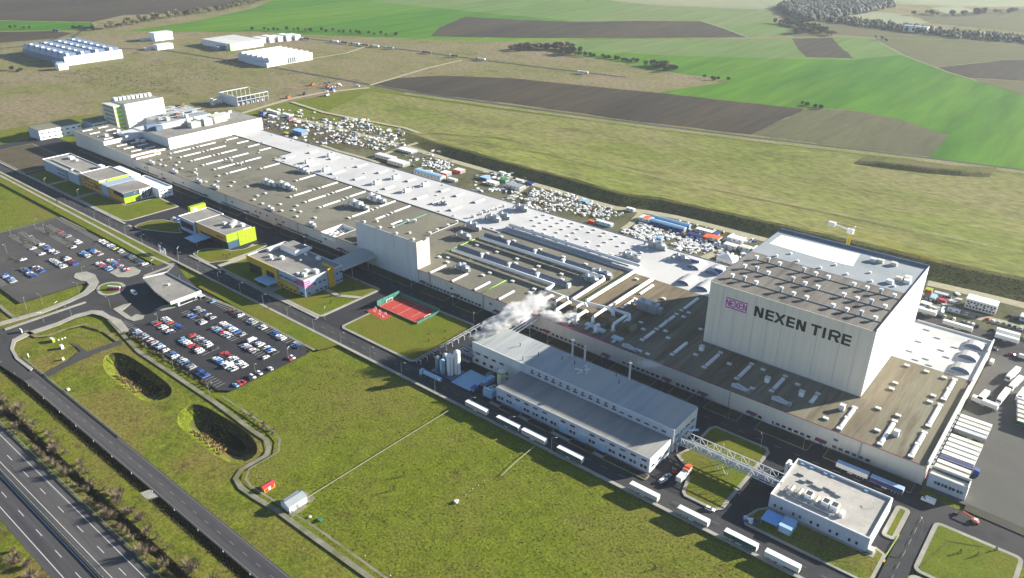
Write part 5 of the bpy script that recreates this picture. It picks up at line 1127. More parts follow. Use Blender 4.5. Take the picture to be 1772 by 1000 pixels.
# red sports court with green net fence
ct = thing('sports_court', 'red fenced sports court with green netting along two sides', 'court', (-318, 287, 0))
part('court_floor', ct, COURT, (-336, -301, 278, 297, 0, ZR+.35+.35))
zc = ZR+.72
b = MB(); zz = zc+.02
for q in ((-335, -302, 279, 279.1), (-335, -302, 295.9, 296), (-335, -334.9, 279, 296), (-302.1, -302, 279, 296), (-318.6, -318.5, 279, 296), (-327, -326.9, 282, 293), (-310, -309.9, 282, 293)): b.box(*q, zc-.05, zz, LINE)
b.build('court_marking', ct)
for x in range(-336, -300, 5): part('fence_post', ct, GNET, (x-.08, x+.08, 297, 297.16,   .3, 3.8))
for y in (278, 282.5, 287, 291.5): part('fence_post', ct, GNET, (-336.2, -336.04, y-.08, y+.08, .3, 5.2)); part('fence_post', ct, GNET, (-300.96, -300.8, y-.08, y+.08, .3, 4))
for i in range(7): part('fence_panel', ct, GNET, (-336+i*5+.1, -336+i*5+4.9, 297.02, 297.1, .7, 3.7))
for i in range(4): part('fence_panel', ct, GNET, (-336.16, -336.08, 278.2+i*4.7, 278.2+i*4.7+4.5, .7, 5.0)); part('fence_panel', ct, GNET, (-300.92, -300.84, 278.2+i*4.7, 278.2+i*4.7+4.5, .7, 2.6))
part('kick_board', ct, BROWN, (-336, -301, 277.8, 277.98, .3, 2.0)); part('goal', ct, WHITE, (-335.6, -335.4, 285, 285.2, .7, 2.8), (-335.6, -335.4, 290, 290.2, .7, 2.8), (-335.6, -335.4, 285, 290.2, 2.8, 3.0)); part('goal', ct, WHITE, (-301.8, -301.6, 285, 285.2, .7, 2.8), (-301.8, -301.6, 290, 290.2, .7, 2.8), (-301.8, -301.6, 285, 290.2, 2.8, 3.0))
pg = thing('play_area', 'dark red rubber play area with white gym bars beside the court', 'playground', (-327, 272, 0))
b = MB(); b.prism([(-337, 270), (-320, 268), (-319.5, 276.6), (-336, 277.4)], .2, ZR+.66, COURT); b.build('rubber_floor', pg)
for x, y in ((-334, 275), (-332, 272), (-329, 274), (-326, 271), (-324, 274), (-322.5, 270.5)): part('gym_frame', pg, WHITE, (x-.7, x-.6, y-.06, y+.06, .6, 2.7), (x+.6, x+.7, y-.06, y+.06, .6, 2.7), (x-.7, x+.7, y-.06, y+.06, 2.6, 2.75)); part('gym_seat', pg, DARK, (x-.4, x+.4, y+.4, y+.9, .6, 1.1))

# huts in the meadow
hu = thing('pump_hut', 'white pitched-roof pump hut beside the concrete drain path', 'hut', (-229.5, 137, 0))
b = MB(); b.box(-232.8, -227.0, 132.6, 141.4, 0, 3.4, WHITE); b.add([(-232.8, 132.6, 3.4), (-227, 132.6, 3.4), (-229.9, 132.6, 4.5), (-232.8, 141.4, 3.4), (-227, 141.4, 3.4), (-229.9, 141.4, 4.5)], [(0, 1, 2), (4, 3, 5)], WALLBL); b.build('wall', hu)
b = MB(); b.add([(-233.1, 132.3, 3.35), (-233.1, 141.7, 3.35), (-229.9, 141.7, 4.65), (-229.9, 132.3, 4.65), (-226.7, 132.3, 3.35), (-226.7, 141.7, 3.35)], [(0, 3, 2, 1), (3, 4, 5, 2)], ROOFL); b.build('roof', hu); part('roof_panel', hu, STEELG, (-231.8, -230.8, 133.2, 140.6, 4.0, 4.35)); part('apron', hu, PATHM, (-227, -224.6, 131.5, 140, 0, .25), (-233, -226, 141.4, 145, 0, .2)); part('door', hu, STEELG, (-226.99, -226.9, 136, 137.2, .3, 2.5))
hb = thing('kiosk', 'tiny yellow and red kiosk with a crimson roof by the bend of the path', 'kiosk', (-246.6, 136, 0))
part('wall', hb, YELLOW, (-248.2, -245.6, 133.2, 138.6, 0, 2.2)); b = MB(); b.add([(-248.5, 132.9, 2.2), (-248.5, 138.9, 2.2), (-246.9, 138.9, 2.9), (-246.9, 132.9, 2.9), (-245.3, 132.9, 2.2), (-245.3, 138.9, 2.2)], [(0, 3, 2, 1), (3, 4, 5, 2), (0, 4, 3), (1, 2, 5)], RED); b.build('roof', hb); part('panel', hb, RED, (-245.58, -245.5, 133.8, 135.2, .2, 1.6), (-245.58, -245.5, 136.6, 138, .5, 2.0)); part('panel', hb, WHITE, (-245.58, -245.5, 135.3, 136.4, .3, 1.9))
for (px, py), lbl, m_, q in (((92, 592), 'yellow-green gas cabinet on the grass by the entry road', LIME, (3.6, 1.4, 2.4)), ((108, 604), 'white valve cabinet casting a long shadow on the fenced grass', WHITE, (2.2, 1.4, 2.6)), ((38, 577), 'white sign hoarding at the corner of the entry road', WHITE, (2.5, .5, 3.0)), ((50, 619), 'white and red roadside sign on the verge of the side road', WHITE, (.5, .4, 2.6)), ((119, 676), 'white box on the grass above the side road', WHITE, (1.5, 1.2, 1.2)), ((110, 624), 'white post cabinet at the access road edge', OFFW, (1.0, 1.0, 1.8)), ((102, 590), 'first white vent box in the row beside the yellow-green cabinet', WHITE, (.8, .8, .9)), ((108, 588), 'second white vent box in the row beside the yellow-green cabinet', WHITE, (.8, .8, .9)), ((113, 586), 'third white vent box in the row beside the yellow-green cabinet', WHITE, (.8, .8, .9)), ((121, 550), 'white boulder-like tank lid on the verge inside the entry bend', OFFW, (2.4, 1.4, .7))):
    p = S(px, py); a = thing('utility_cabinet', lbl, 'cabinet', p); s, d, h = q
    b = MB(); b.box(p.x-s/2, p.x+s/2, p.y-d/2, p.y+d/2, 0, h, m_); b.box(p.x-s/2-.06, p.x+s/2+.06, p.y-d/2-.06, p.y+d/2+.06, h, h+.1, OFFW); b.build('body', a)
    part('door', a, STEELG, (p.x-s*.35, p.x+s*.35, p.y-d/2-.03, p.y-d/2, .2, h*.85))
# signs: flag-like boards at the entrance, roundabout sculpture
p = S(283, 440); a = thing('sign_board', 'white totem sign boards on four posts at the lawn corner by the junction', 'sign', p)
for i in range(4): part('post', a, WHITE, (p.x-4+i*2.5, p.x-3.8+i*2.5, p.y-.1, p.y+.1, 0, 5))
part('board', a, WHITE, (p.x-4.6, p.x-1.6, p.y-.25, p.y-.12, 3.2, 6.4), (p.x+1.6, p.x+4.4, p.y-.25, p.y-.12, 3.4, 5.6)); part('board', a, BLUE, (p.x-1.5, p.x+1.5, p.y-.25, p.y-.12, 3.4, 6.0)); part('flower_bed', a, GREEN, (p.x-5.5, p.x+4.5, p.y-2.4, p.y-.6, .1, .5))
p = S(198, 503); a = thing('sculpture_sign', 'pink-white company sign slab on the roundabout', 'sign', p); b = MB(); b.obox((p.x, p.y), (.85, .52), 4.2, .5, .2, 2.4, MAGENTA); b.build('base_slab', a); b = MB(); b.obox((p.x+.1, p.y+.2), (.85, .52), 4.3, .35, 2.4, 3.4, WHITE); b.build('cap', a)
p = S(348, 517); a = thing('bicycle_shelter', 'small grey bicycle shelter beside the gatehouse', 'shelter', p); part('roof', a, STEELW, (p.x-3, p.x+3, p.y-1.8, p.y+1.8, 2.6, 2.8)); part('post', a, STEELG, (p.x-2.9, p.x-2.7, p.y-1.7, p.y-1.5, 0, 2.6), (p.x+2.7, p.x+2.9, p.y-1.7, p.y-1.5, 0, 2.6)); part('back_panel', a, STEELG, (p.x-3, p.x+3, p.y+1.6, p.y+1.7, .2, 2.6))

# tower crane behind the high-bay store
cr = thing('tower_crane', 'yellow tower crane with white counterweight rising behind the high-bay block', 'crane', (-130, 512, 0))
def lattice(b, p, q, w, m, n, t=.16):
    p, q = Vector(p), Vector(q); d = (q-p); u = d.normalized(); a = Vector((0, 0, 1)) if abs(u.z) < .8 else Vector((1, 0, 0)); sx = u.cross(a).normalized(); sy = sx.cross(u)
    cs = [sx*w+sy*w, -sx*w+sy*w, -sx*w-sy*w, sx*w-sy*w]
    for c in cs: b.tube([p+c, q+c], t, m, 4)
    for i in range(n):
        for k in range(4): b.tube([p+d*(i/n)+cs[k], p+d*((i+1)/n)+cs[(k+1) % 4]], t*.8, m, 4)
b = MB(); lattice(b, (-130, 512, 0), (-130, 512, 31), .8, YCRANE, 16, .22); b.build('mast', cr)
b = MB(); lattice(b, (-129, 512, 33), (-72, 505, 29.5), .5, YCRANE, 28, .07); b.build('jib', cr)
b = MB(); b.tube([(-130, 512, 33), (-143, 514, 34)], .5, WHITE, 6); b.box(-145.5, -141, 513, 516, 32.5, 35, OFFW); b.build('counter_jib', cr)
part('cab', cr, WHITE, (-132, -128, 510.6, 513.4, 31, 34)); b = MB(); b.tube([(-130, 512, 34), (-127.5, 512, 36.5)], .4, OFFW, 6); b.build('apex', cr)
bl = thing('boom_lift', 'thin yellow-green articulated boom lying across the road edge by the utility building', 'boom lift', (-29, 268, 0))
b = MB(); lattice(b, (-29.6, 262.5, .8), (-28.6, 280, 1.4), .14, LIME, 16, .035); lattice(b, (-29.6, 262.5, .8), (-33.5, 266.5, 1.0), .14, LIME, 5, .035); lattice(b, (-29.4, 266, .9), (-25.5, 268, .8), .1, LIME, 5, .03); b.build('boom', bl)
part('base', bl, YELLOW, (-30.4, -28.8, 261.6, 263.2, .4, 1.0))
cp = thing('cherry_picker', 'orange-red articulated cherry picker parked on the road by the dock apron', 'lift', (-9.6, 309.5, 0))
b = MB(); b.box(-8.2, -5.4, 307.4, 309.2, .7, 1.5, ORED); b.box(-7.6, -6, 307.6, 309, 1.5, 2.3, OFFW); b.build('chassis', cp); b = MB(); b.tube([(-7.4, 308.3, 2.2), (-12, 309.6, 2.6), (-13.6, 308.6, 1.2)], .25, ORED, 6); b.build('arm', cp); part('basket', cp, DARK, (-14.6, -13.2, 307.8, 309.2, .5, 1.6))
for x in (-7.9, -5.9):
    for y in (307.3, 309.2): b = MB(); b.tube([(x, y-.15, .75), (x, y+.15, .75)], .42, TYRE, 10); b.build('wheel', cp)
# canopies and blue skip by the utility building
for lbl, q, h, m_ in (('flat light blue sheet canopy beside the utility building', (-74.5, -67.6, 251.2, 258.4), 3.2, CYAN), ('pale cyan boxy shelter next to the flat blue canopy', (-67.2, -62.0, 251.4, 258.6), 4.2, LBLUE)):
    a = thing('shelter', lbl, 'shelter', (q[0], q[2], 0)); part('roof', a, m_, (*q, h-.15, h)); part('post', a, STEELG, *[(x, x+.15, y, y+.15, 0, h-.15) for x in (q[0]+.1, q[1]-.3) for y in (q[2]+.1, q[3]-.3)])
    if h > 4: part('side_panel', a, LBLUE, (q[0]+.3, q[1]-.3, q[2]+.02, q[2]+.1, .6, h-.2), (q[1]-.12, q[1]-.02, q[2]+.3, q[3]-.3, .6, h-.2))
a = thing('skip', 'dark blue open skip heaped with white waste on the pavement corner', 'skip', (-78, 249.4, 0))
b = MB(); c = (-78, 249.4); ux = (.98, .2); b.obox(c, ux, 3.0, 1.2, .3, .5, BLUE); 
for s_ in (-1, 1): b.obox((c[0]-ux[1]*1.2*s_, c[1]+ux[0]*1.2*s_), ux, 3.0, .08, .3, 2.0, BLUE); b.obox((c[0]+ux[0]*3*s_, c[1]+ux[1]*3*s_), ux, .08, 1.2, .3, 2.0, BLUE)
b.build('body', a); b = MB()
for i in range(12): x = -78+fw.uniform(-2.4, 2.4); y = 249.4+fw.uniform(-.8, .8); b.obox((x, y), (math.cos(i), math.sin(i)), fw.uniform(.3, .8), .4, .5, 1.6+fw.uniform(0, .7), WHITE)
b.build('waste', a)

# ================================================================== VEHICLES
CARC = {'W': ('white', (.70, .70, .69)), 'S': ('silver', (.36, .38, .40)), 'G': ('grey', (.13, .14, .15)), 'K': ('black', (.014, .015, .018)), 'R': ('red', (.42, .02, .025)),
        'M': ('maroon', (.15, .02, .03)), 'B': ('blue', (.02, .10, .42)), 'L': ('light blue', (.22, .40, .62)), 'N': ('navy', (.015, .025, .09)), 'Y': ('yellow', (.60, .50, .05)), 'E': ('dark green', (.02, .09, .05)), 'T': ('teal grey', (.08, .13, .15))}
def carpaint(k):
    n = 'car_paint_'+k
    return MATS.get(n) or mat(n, CARC[k][1], CARC[k][1], local=True, rough=.28, spec=.55)
CARS = {}
def loft(b, secs, m):      # secs: list of (x, halfwidth_bottom, z0, halfwidth_top, z1)
    vs = []
    for x, w0, z0, w1, z1 in secs: vs += [(x, -w0, z0), (x, w0, z0), (x, w1, z1), (x, -w1, z1)]
    n = len(secs); fs = []
    for i in range(n-1):
        a, c = 4*i, 4*i+4
        fs += [(a, a+3, c+3, c), (a+1, c+1, c+2, a+2), (a+3, a+2, c+2, c+3), (a, c, c+1, a+1)]
    fs += [(0, 1, 2, 3), (4*n-1, 4*n-2, 4*n-3, 4*n-4)]
    b.add(vs, fs, m)
def wheel(parent, x, y, r=.33, w=.24):
    def mk(b): b.tube([(0, -w/2, 0), (0, w/2, 0)], r, TYRE, 12); b.tube([(0, -w/2-.012, 0), (0, w/2+.012, 0)], r*.58, METAL, 10)
    return rep('wheel', ('wh', r, w), mk, parent, x, y, r)
def car_proto(k, shape):
    key = (k, shape)
    if key in CARS: return CARS[key]
    t = thing({'hatch': 'hatchback_car', 'saloon': 'saloon_car', 'estate': 'estate_car', 'van': 'delivery_van'}[shape], '', 'van' if shape == 'van' else 'car')
    P = carpaint(k); b = MB()
    if shape == 'van':
        loft(b, [(-2.7, .92, .35, .88, 2.3), (1.35, .95, .35, .90, 2.35), (2.0, .95, .35, .82, 1.45), (2.75, .88, .4, .74, 1.05)], P); b.build('body', t, local=True)
        g = MB(); loft(g, [(1.42, .80, 1.5, .76, 2.26), (2.02, .80, 1.46, .77, 1.5)], GLASS); g.v = [(v[0]+.07, v[1], v[2]+.05) for v in g.v]; g.build('windscreen', t, local=True)
        for y in (-.93, .93): g = MB(); g.box(.9, 1.6, y-.03, y+.03, 1.45, 2.0, GLASS); g.build('side_window', t, local=True)
        wx = (-1.7, 1.8)
    else:
        L, h, r0, r1 = {'hatch': (2.02, 1.46, -1.75, .25), 'saloon': (2.28, 1.42, -1.15, .35), 'estate': (2.32, 1.5, -2.0, .35)}[shape]
        loft(b, [(-L, .72, .42, .70, .82), (-L+.12, .84, .28, .80, .93), (-L+.7, .88, .26, .84, .96), (.75, .88, .26, .84, .94), (L-.5, .86, .28, .78, .80), (L-.08, .80, .34, .70, .66), (L, .70, .42, .64, .60)], P); b.build('body', t, local=True)
        g = MB(); loft(g, [(r0-.32, .76, .94, .62, 1.0), (r0, .79, .94, .64, h-.05), (r1, .79, .94, .66, h-.05), (r1+.72, .76, .93, .70, .96)], GLASS); g.build('window_glass', t, local=True)
        g = MB(); loft(g, [(r0+.06, .63, h-.06, .58, h), (r1-.08, .65, h-.06, .60, h)], P); g.build('roof', t, local=True)
        g = MB(); 
        for y in (-.56, .56): g.box(L-.16, L-.04, y-.16, y+.16, .58, .70, OFFW)
        g.build('headlight', t, local=True).name = 'headlamp_glass'
        wx = (-L+.82, L-.85)
    for x in wx:
        for y in (-.78, .78): wheel(t, x, y, .36 if shape == 'van' else .32)
    CARS[key] = freeze(t); return t
cr_ = random.Random(21); CAR_USED = {}
def put_car(k, shape, x, y, z, rz, label, group):
    p = car_proto(k, shape); key = p.name
    o = p if key not in CAR_USED else copy_tree(p); CAR_USED[key] = 1
    o.location = (x, y, z); o.rotation_euler[2] = rz; tag(o, label, None, group); return o
def row(codes, x0, y, park, rowname, pitch=2.55, axis='x', z=ZR+.12, head=None):
    n = 0
    for i, c in enumerate(codes):
        if c == '.': continue
        shape = cr_.choices(('hatch', 'saloon', 'estate'), (4, 3, 3))[0]
        if c == 'V': c, shape = 'W', 'van'
        up = cr_.random() < .5 if head is None else head
        rz = (R(90) if up else R(-90)) if axis == 'x' else (0 if up else R(180))
        rz += cr_.uniform(-.03, .03)
        q = (x0+i*pitch+cr_.uniform(-.12, .12), y+cr_.uniform(-.25, .25)) if axis == 'x' else (y+cr_.uniform(-.25, .25), x0+i*pitch+cr_.uniform(-.12, .12))
        kind = {'hatch': 'hatchback', 'saloon': 'saloon', 'estate': 'estate car', 'van': 'van'}[shape]
        put_car(c, shape, q[0], q[1], z, rz, f'{CARC[c][0]} {kind}, {ORD[n]} along the {rowname}', park); n += 1
G2, G1 = 'cars in the car park by the gatehouse', 'cars in the car park beyond the roundabout'
row('GWLMSS.WMS.LWNW.TBW.SWLKGS.NBKB', -422.9, 166.6, G2, 'pond-side edge row of the gatehouse car park')
row('GR.WW.WN', -422.4, 179.2, G2, 'pond-facing row of the first island by the gatehouse', 2.7)
row('WSWR..BNK', -422.9, 185.0, G2, 'hall-facing row of the first island by the gatehouse', 2.5)
row('LB...SW', -414.2, 197.4, G2, 'pond-facing row of the island under the gatehouse wall', 2.4)
row('SGSN.WKS', -419.3, 204.6, G2, 'hall-facing row of the island under the gatehouse wall', 2.6)
row('L', -420, 216.2, G2, 'striped bays by the bicycle shelter')
row('LLWWR.RWW', -391.6, 178.6, G2, 'pond-facing row of the middle pond-side island', 2.55)
row('R.SWGSWW.K', -391.0, 185.2, G2, 'hall-facing row of the middle pond-side island', 2.5)
row('SLLRWWW', -389.1, 198.1, G2, 'pond-facing row of the middle hall-side island', 2.55)
row('WWSLWWB.S', -390.8, 204.2, G2, 'hall-facing row of the middle hall-side island', 2.6)
row('REMNW...WSS..WW...BBWSW...SBK', -400.4, 216.8, G2, 'footpath edge row of the gatehouse car park', 2.4)
row('WLRWS...W', -357.9, 198.0, G2, 'pond-facing row of the end hall-side island', 2.5)
row('VNSW.WBWK', -359.6, 204.2, G2, 'hall-facing row of the end hall-side island', 2.6)
row('WLBWWVWW', -358.0, 179.8, G2, 'pond-facing row of the end pond-side island', 2.5)
row('RRMWWTWWW', -359.5, 185.4, G2, 'hall-facing row of the end pond-side island', 2.55)
row('LRR.KW.W..W.....RW', 171.7, -326.6, G2, 'meadow edge row of the gatehouse car park', 2.1, 'y')
row('BS.BWLS', -561.5, 147.8, G1, 'row nearest the side road in the roundabout car park', 2.55)
row('GGNBWGBN', -562.3, 160.0, G1, 'second pond-facing row of the roundabout car park', 2.6)
row('KWMSNB', -561.3, 166.5, G1, 'second hall-facing row of the roundabout car park', 2.6)
row('W.....W', -594.0, 178.8, G1, 'quiet third row of the roundabout car park', 2.5)
row('W..SB.GW.WS', -597.0, 186.0, G1, 'quiet fourth row of the roundabout car park', 2.4)
row('W', -579, 166.4, G1, 'lone bay beside the bare planted strip')
row('WWWSWGWW', -563.0, 179.0, G1, 'third pond-facing row of the roundabout car park', 2.6)
row('KWW.MRNB', -561.0, 186.3, G1, 'third hall-facing row of the roundabout car park', 2.55)
row('R....S', -610.6, 205.1, G1, 'half-empty upper row of the roundabout car park', 2.6)
row('WW', -583.8, 205.0, G1, 'upper pair of bays in the roundabout car park', 4.5)
row('W', -574, 198.5, G1, 'isolated bay of the roundabout car park')
row('LBBWW', -559.4, 198.3, G1, 'fourth pond-facing row of the roundabout car park', 2.6)
row('NB.WWRS', -560.8, 204.8, G1, 'fourth hall-facing row of the roundabout car park', 2.4)
row('WSR.BWL', -532.2, 197.4, G1, 'fifth pond-facing row of the roundabout car park', 2.6)
row('WWSB.RWSMWR', -531.3, 204.2, G1, 'fifth hall-facing row of the roundabout car park', 2.6)
row('WSWMWL.YKWS..NGGKKN.W', -570.7, 217.0, G1, 'footpath edge row of the roundabout car park', 3.2)
row('WSBWB', -572.3, 274.4, 'cars at the loop-drive office', 'short row beside the loop-drive office', 2.4)
# yard cars on the far side of the hall
GY = 'vehicles parked in the storage yard'
row('W.K.RWSGKNSW', -51.0, 504.6, GY, 'row in front of the long white two-storey cabin', 2.9, head=True)
row('KNKBW.SK', -34.3, 492.6, GY, 'second row in the yard beyond the white roof', 2.7, head=True)
row('GKS.W.GSWK', -65.8, 491.8, GY, 'row along the track behind the high-bay block', 2.6, head=True)
row('NK.SK', -29.5, 519, GY, 'group beside the end of the two-storey cabin', 3, head=True)
row('SSGKSKW.S', -262, 528.5, GY, 'row along the bank foot above the blue halls', 7.5, 'x')
row('KSGK', -205, 492, GY, 'dark group by the white tent', 5)
row('WK.S', -75.5, 508, GY, 'scatter beside the orange machine', 4)
for px, py, k, sh, rz, lbl in ((1605, 870, 'W', 'van', R(180), 'white delivery van driving past the dock apron corner'), (1147, 834, 'W', 'estate', R(75), 'white car nearer the road beside the red-fronted truck'), (1154, 827, 'S', 'saloon', R(75), 'silver car between the white car and the building'),
                               (233, 510, 'W', 'van', 0, 'white van waiting in the shadow of the gatehouse'), (1718, 606, 'K', 'saloon', R(0), 'dark car nearest the white dock roof corner'), (1752, 617, 'M', 'estate', R(-10), 'maroon car beside the dock roof'), (1625, 583, 'W', 'van', 0, 'white van by the trailers beyond the dock roof'),
                               (1771, 622, 'W', 'van', 0, 'white van at the edge of the dock yard'), (1715, 630, 'W', 'van', R(90), 'long white van parked along the dock wall'), (1228, 884, 'W', 'hatch', R(10), 'white car on the grass in the bridge shadow'), (480, 112, 'W', 'van', 0, 'white van at the corner of the remote ribbed hall'), (620, 150, 'W', 'van', 0, 'white van on the country road beyond the yard')):
    p = S(px, py); put_car(k, sh, p.x, p.y, ZR+.1, rz, lbl, None)

# ---- trailers and trucks
def trailer(label, x, y, z, rz, side, top, group, cab=None, L=13.6, H=3.55, face=None):
    t = thing('box_trailer' if cab is None else 'articulated_truck', label, 'trailer' if cab is None else 'truck', (0, 0, 0), group)
    b = MB(); b.box(-L/2, L/2, -1.27, 1.27, 1.15, H, side, top)
    b.build('box_body', t, local=True)
    if face: b = MB(); b.box(L/2+.0, L/2+.04, -1.2, 1.2, 1.2, H-.05, face); b.build('rear_door', t, local=True)
    b = MB()
    for y_ in (-1.275, 1.275):
        for i in range(1, 8): b.box(-L/2+i*L/8-.02, -L/2+i*L/8+.02, y_-.015, y_+.015, 1.33, H-.15, side)
        b.box(-L/2, L/2, y_-.02, y_+.02, 1.15, 1.32, STEELG); b.box(-L/2, L/2, y_-.03, y_+.03, H-.14, H+.01, OFFW)
    b.build('side_rail', t, local=True)
    b = MB(); b.box(-L/2+.2, L/2-.2, -.45, .45, .85, 1.14, DARK); b.box(L/2-.2, L/2, -1.2, 1.2, .5, .7, STEELG); b.build('chassis', t, local=True)
    b = MB(); b.box(-1.6, .6, -1.25, -1.05, .45, .95, STEELW); b.box(-1.6, .6, 1.05, 1.25, .45, .95, STEELW); b.build('side_guard', t, local=True)
    for dx in (L/2-1.6, L/2-2.9, L/2-4.2):
        for y_ in (-1.0, 1.0): wheel(t, dx, y_, .5, .32)
    if cab is None:
        for y_ in (-.8, .8): b = MB(); b.box(-L/2+2.4, -L/2+2.6, y_-.1, y_+.1, 0, 1.1, STEELG); b.build('landing_leg', t, local=True)
    else:
        b = MB(); loft(b, [(-L/2-2.9, 1.15, .5, 1.05, 2.0), (-L/2-2.6, 1.22, .45, 1.15, 3.5), (-L/2-.6, 1.22, .45, 1.2, 3.7)], cab); b.build('cab', t, local=True)
        b = MB(); b.box(-L/2-2.93, -L/2-2.7, -1.05, 1.05, 1.9, 2.8, GLASS); b.build('windscreen', t, local=True)
        for dx in (-L/2-1.9, -L/2+.6):
            for y_ in (-1.0, 1.0): wheel(t, dx, y_, .5, .32)
    t.location = (x, y, z); t.rotation_euler[2] = rz; return t
GT = 'trailers parked along the front road'
for lbl, x, side in (('white-sided trailer, first in the roadside line from the silos', -215.2, TARP), ('green-sided trailer, second in the roadside line from the silos', -194.9, DGREEN), ('white-sided trailer, third in the roadside line from the silos', -179.2, TARP),
                     ('green-sided trailer, fourth in the roadside line from the silos', -158.4, DGREEN), ('white-sided trailer, fifth in the roadside line from the silos', -119.6, TARP), ('white-sided trailer, sixth in the roadside line from the silos', -96.5, TARP),
                     ('green-sided trailer, seventh in the roadside line from the silos', -75.8, DGREEN), ('grey-sided trailer, last in the roadside line from the silos', -58.9, WALLGY)):
    trailer(lbl, x, 235.6, ZR+.05, 0, side, WHITE, GT, face=WHITE)
trailer('pale blue-topped grey trailer parked under the hall wall', -56, 307.0, ZR+.05, 0, WALLGY, LBLUE, 'trailers under the hall wall', face=WALLGY)
trailer('dark blue trailer with pale top parked under the hall wall', -41.3, 306.6, ZR+.05, 0, NAVY, LBLUE, 'trailers under the hall wall', face=WHITE)
GD = 'trailers backed onto the loading bays'
for i, (side, top, cab, d) in enumerate(((BROWN, CREAM, None, 'cream-topped brown'), (CREAM, OFFW, None, 'off-white'), (NAVY, NAVY, BLUE, 'dark blue cab-fronted'), (OFFW, WHITE, None, 'white'), (OFFW, WHITE, None, 'white'), (OFFW, OFFW, None, 'white'), (OFFW, WHITE, None, 'white'), (OFFW, CREAM, None, 'cream'), (OFFW, WHITE, None, 'white'), (METAL, STEELW, None, 'grey'), (OFFW, WHITE, None, 'white'), (WALLGY, CREAM, None, 'cream-topped grey'), (OFFW, WHITE, None, 'white'))):
    yy = 332.6+i*4.0
    if i == 8: continue
    trailer(f'{d} trailer, {ORD[i]} from the dock office along the loading bays', -21.7, yy, ZR+.05, R(180), side, top, GD, cab)
GW = 'trailers standing in the dock yard'
for i, (px, py, rz, d, s) in enumerate(((1655, 570, R(0), 'white ribbed trailer against the white roof edge', OFFW), (1740, 592, R(0), 'long white trailer in the dock yard by the roof corner', WHITE), (1742, 583, 0, 'second long white trailer in the dock yard by the roof corner', WHITE), (1698, 694, R(82), 'white truck trailer in the row along the dock wall', WHITE),
                                     (1735, 690, R(84), 'white truck in the middle of the dock yard cluster', WHITE), (1752, 652, R(80), 'white truck at the top of the dock yard cluster', WHITE), (1757, 668, R(80), 'white truck second from the top of the dock yard cluster', OFFW), (1765, 690, R(84), 'white tall-sided trailer at the frame edge of the dock yard', WHITE), (1600, 545, R(0), 'white open trailer stack behind the high-bay wall', OFFW), (1702, 704, R(-8), 'low white trailer lying across the end of the loading bays', WHITE))):
    p = S(px, py); trailer(d, p.x, p.y, ZR+.05, rz, s, WHITE, GW, WHITE if i in (4, 5, 6) else None, L=12 if i else 16)
for i in range(6):
    p = S(1772, 702+i*8); trailer(f'pale trailer end, {ORD[i]} in the shaded line at the frame edge of the dock yard', p.x+3, p.y, ZR+.05, 0, (OFFW, CREAM, OFFW, OFFW, CREAM, DGREEN)[i], (WHITE, WHITE, WHITE, CREAM, CREAM, CREAM)[i], GW)
# red-fronted box truck
trailer('white and orange box truck standing on the pad by the pipe bridge', -112.0, 256.6, ZR+.05, R(90), OFFW, OFFW, None, None, L=10.5, H=3.5)
a = thing('tarpaulin', 'bright orange-red tarpaulin on the back of the box truck', 'tarpaulin', (-112, 260, ZR+3.9)); part('sheet', a, ORED, (-113.4, -110.7, 257.4, 262, ZR+3.9, ZR+4.15))
a = thing('forklift', 'small dark red forklift beside the orange-topped truck', 'forklift', (-116.6, 257, ZR)); part('body', a, RED, (-117.6, -115.8, 256.4, 257.8, ZR+.3, ZR+1.1)); part('mast', a, DARK, (-118, -117.8, 256.5, 257.7, ZR+.1, ZR+2.4)); part('roof_guard', a, DARK, (-117.4, -116, 256.5, 257.7, ZR+2.0, ZR+2.1), (-117.4, -117.3, 256.5, 256.6, ZR+1.1, ZR+2), (-116.1, -116, 257.6, 257.7, ZR+1.1, ZR+2))
# tanker truck
t = thing('tanker_truck', 'white tanker truck parked on the road beside the silos', 'truck')
b = MB(); b.tube([(-6.2, 0, 2.2), (-6, 0, 2.2), (5.4, 0, 2.2), (5.7, 0, 2.2)], 1.2, LBLUE, 14); b.build('tank', t, local=True, smooth=False)
b = MB(); b.box(-6, 5.6, -.5, .5, .8, 1.1, DARK); b.build('chassis', t, local=True)
b = MB(); loft(b, [(-9.2, 1.15, .5, 1.0, 1.9), (-8.9, 1.2, .45, 1.1, 3.2), (-7.0, 1.2, .45, 1.15, 3.3)], LBLUE); b.build('cab', t, local=True); b = MB(); b.box(-9.22, -8.95, -1, 1, 1.8, 2.7, GLASS); b.build('windscreen', t, local=True)
for x in (-8.2, -5.4, 2.4, 3.7, 5.0):
    for y in (-1, 1): wheel(t, x, y, .5, .3)
t.location = (-252, 242.0, ZR+.05); t.rotation_euler[2] = R(1)
# lorry and far lorries on the lane beyond the fields
for i, (px, py, k) in enumerate(((518, 68, OFFW), (531, 69, DARK), (580, 74, WHITE), (596, 76, DARK), (616, 78, OFFW), (632, 80, BROWN), (650, 82, WHITE), (675, 85, STEELG), (740, 93, BROWN), (787, 99, BROWN), (833, 105, OFFW), (1010, 128, OFFW), (98, 55, NAVY))):
    p = S(px, py); trailer(('pale ' if k in (OFFW, WHITE) else 'dark ')+f'lorry, {ORD[i]} in the remote queue on the lane beyond the fields' if i < 11 else ('lone white lorry at the end of the remote field lane' if i == 11 else 'navy lorry on the lane behind the sawtooth factory'), p.x, p.y, .6, R(12), k, k, 'lorries on the remote lane', WHITE if i % 2 else NAVY)

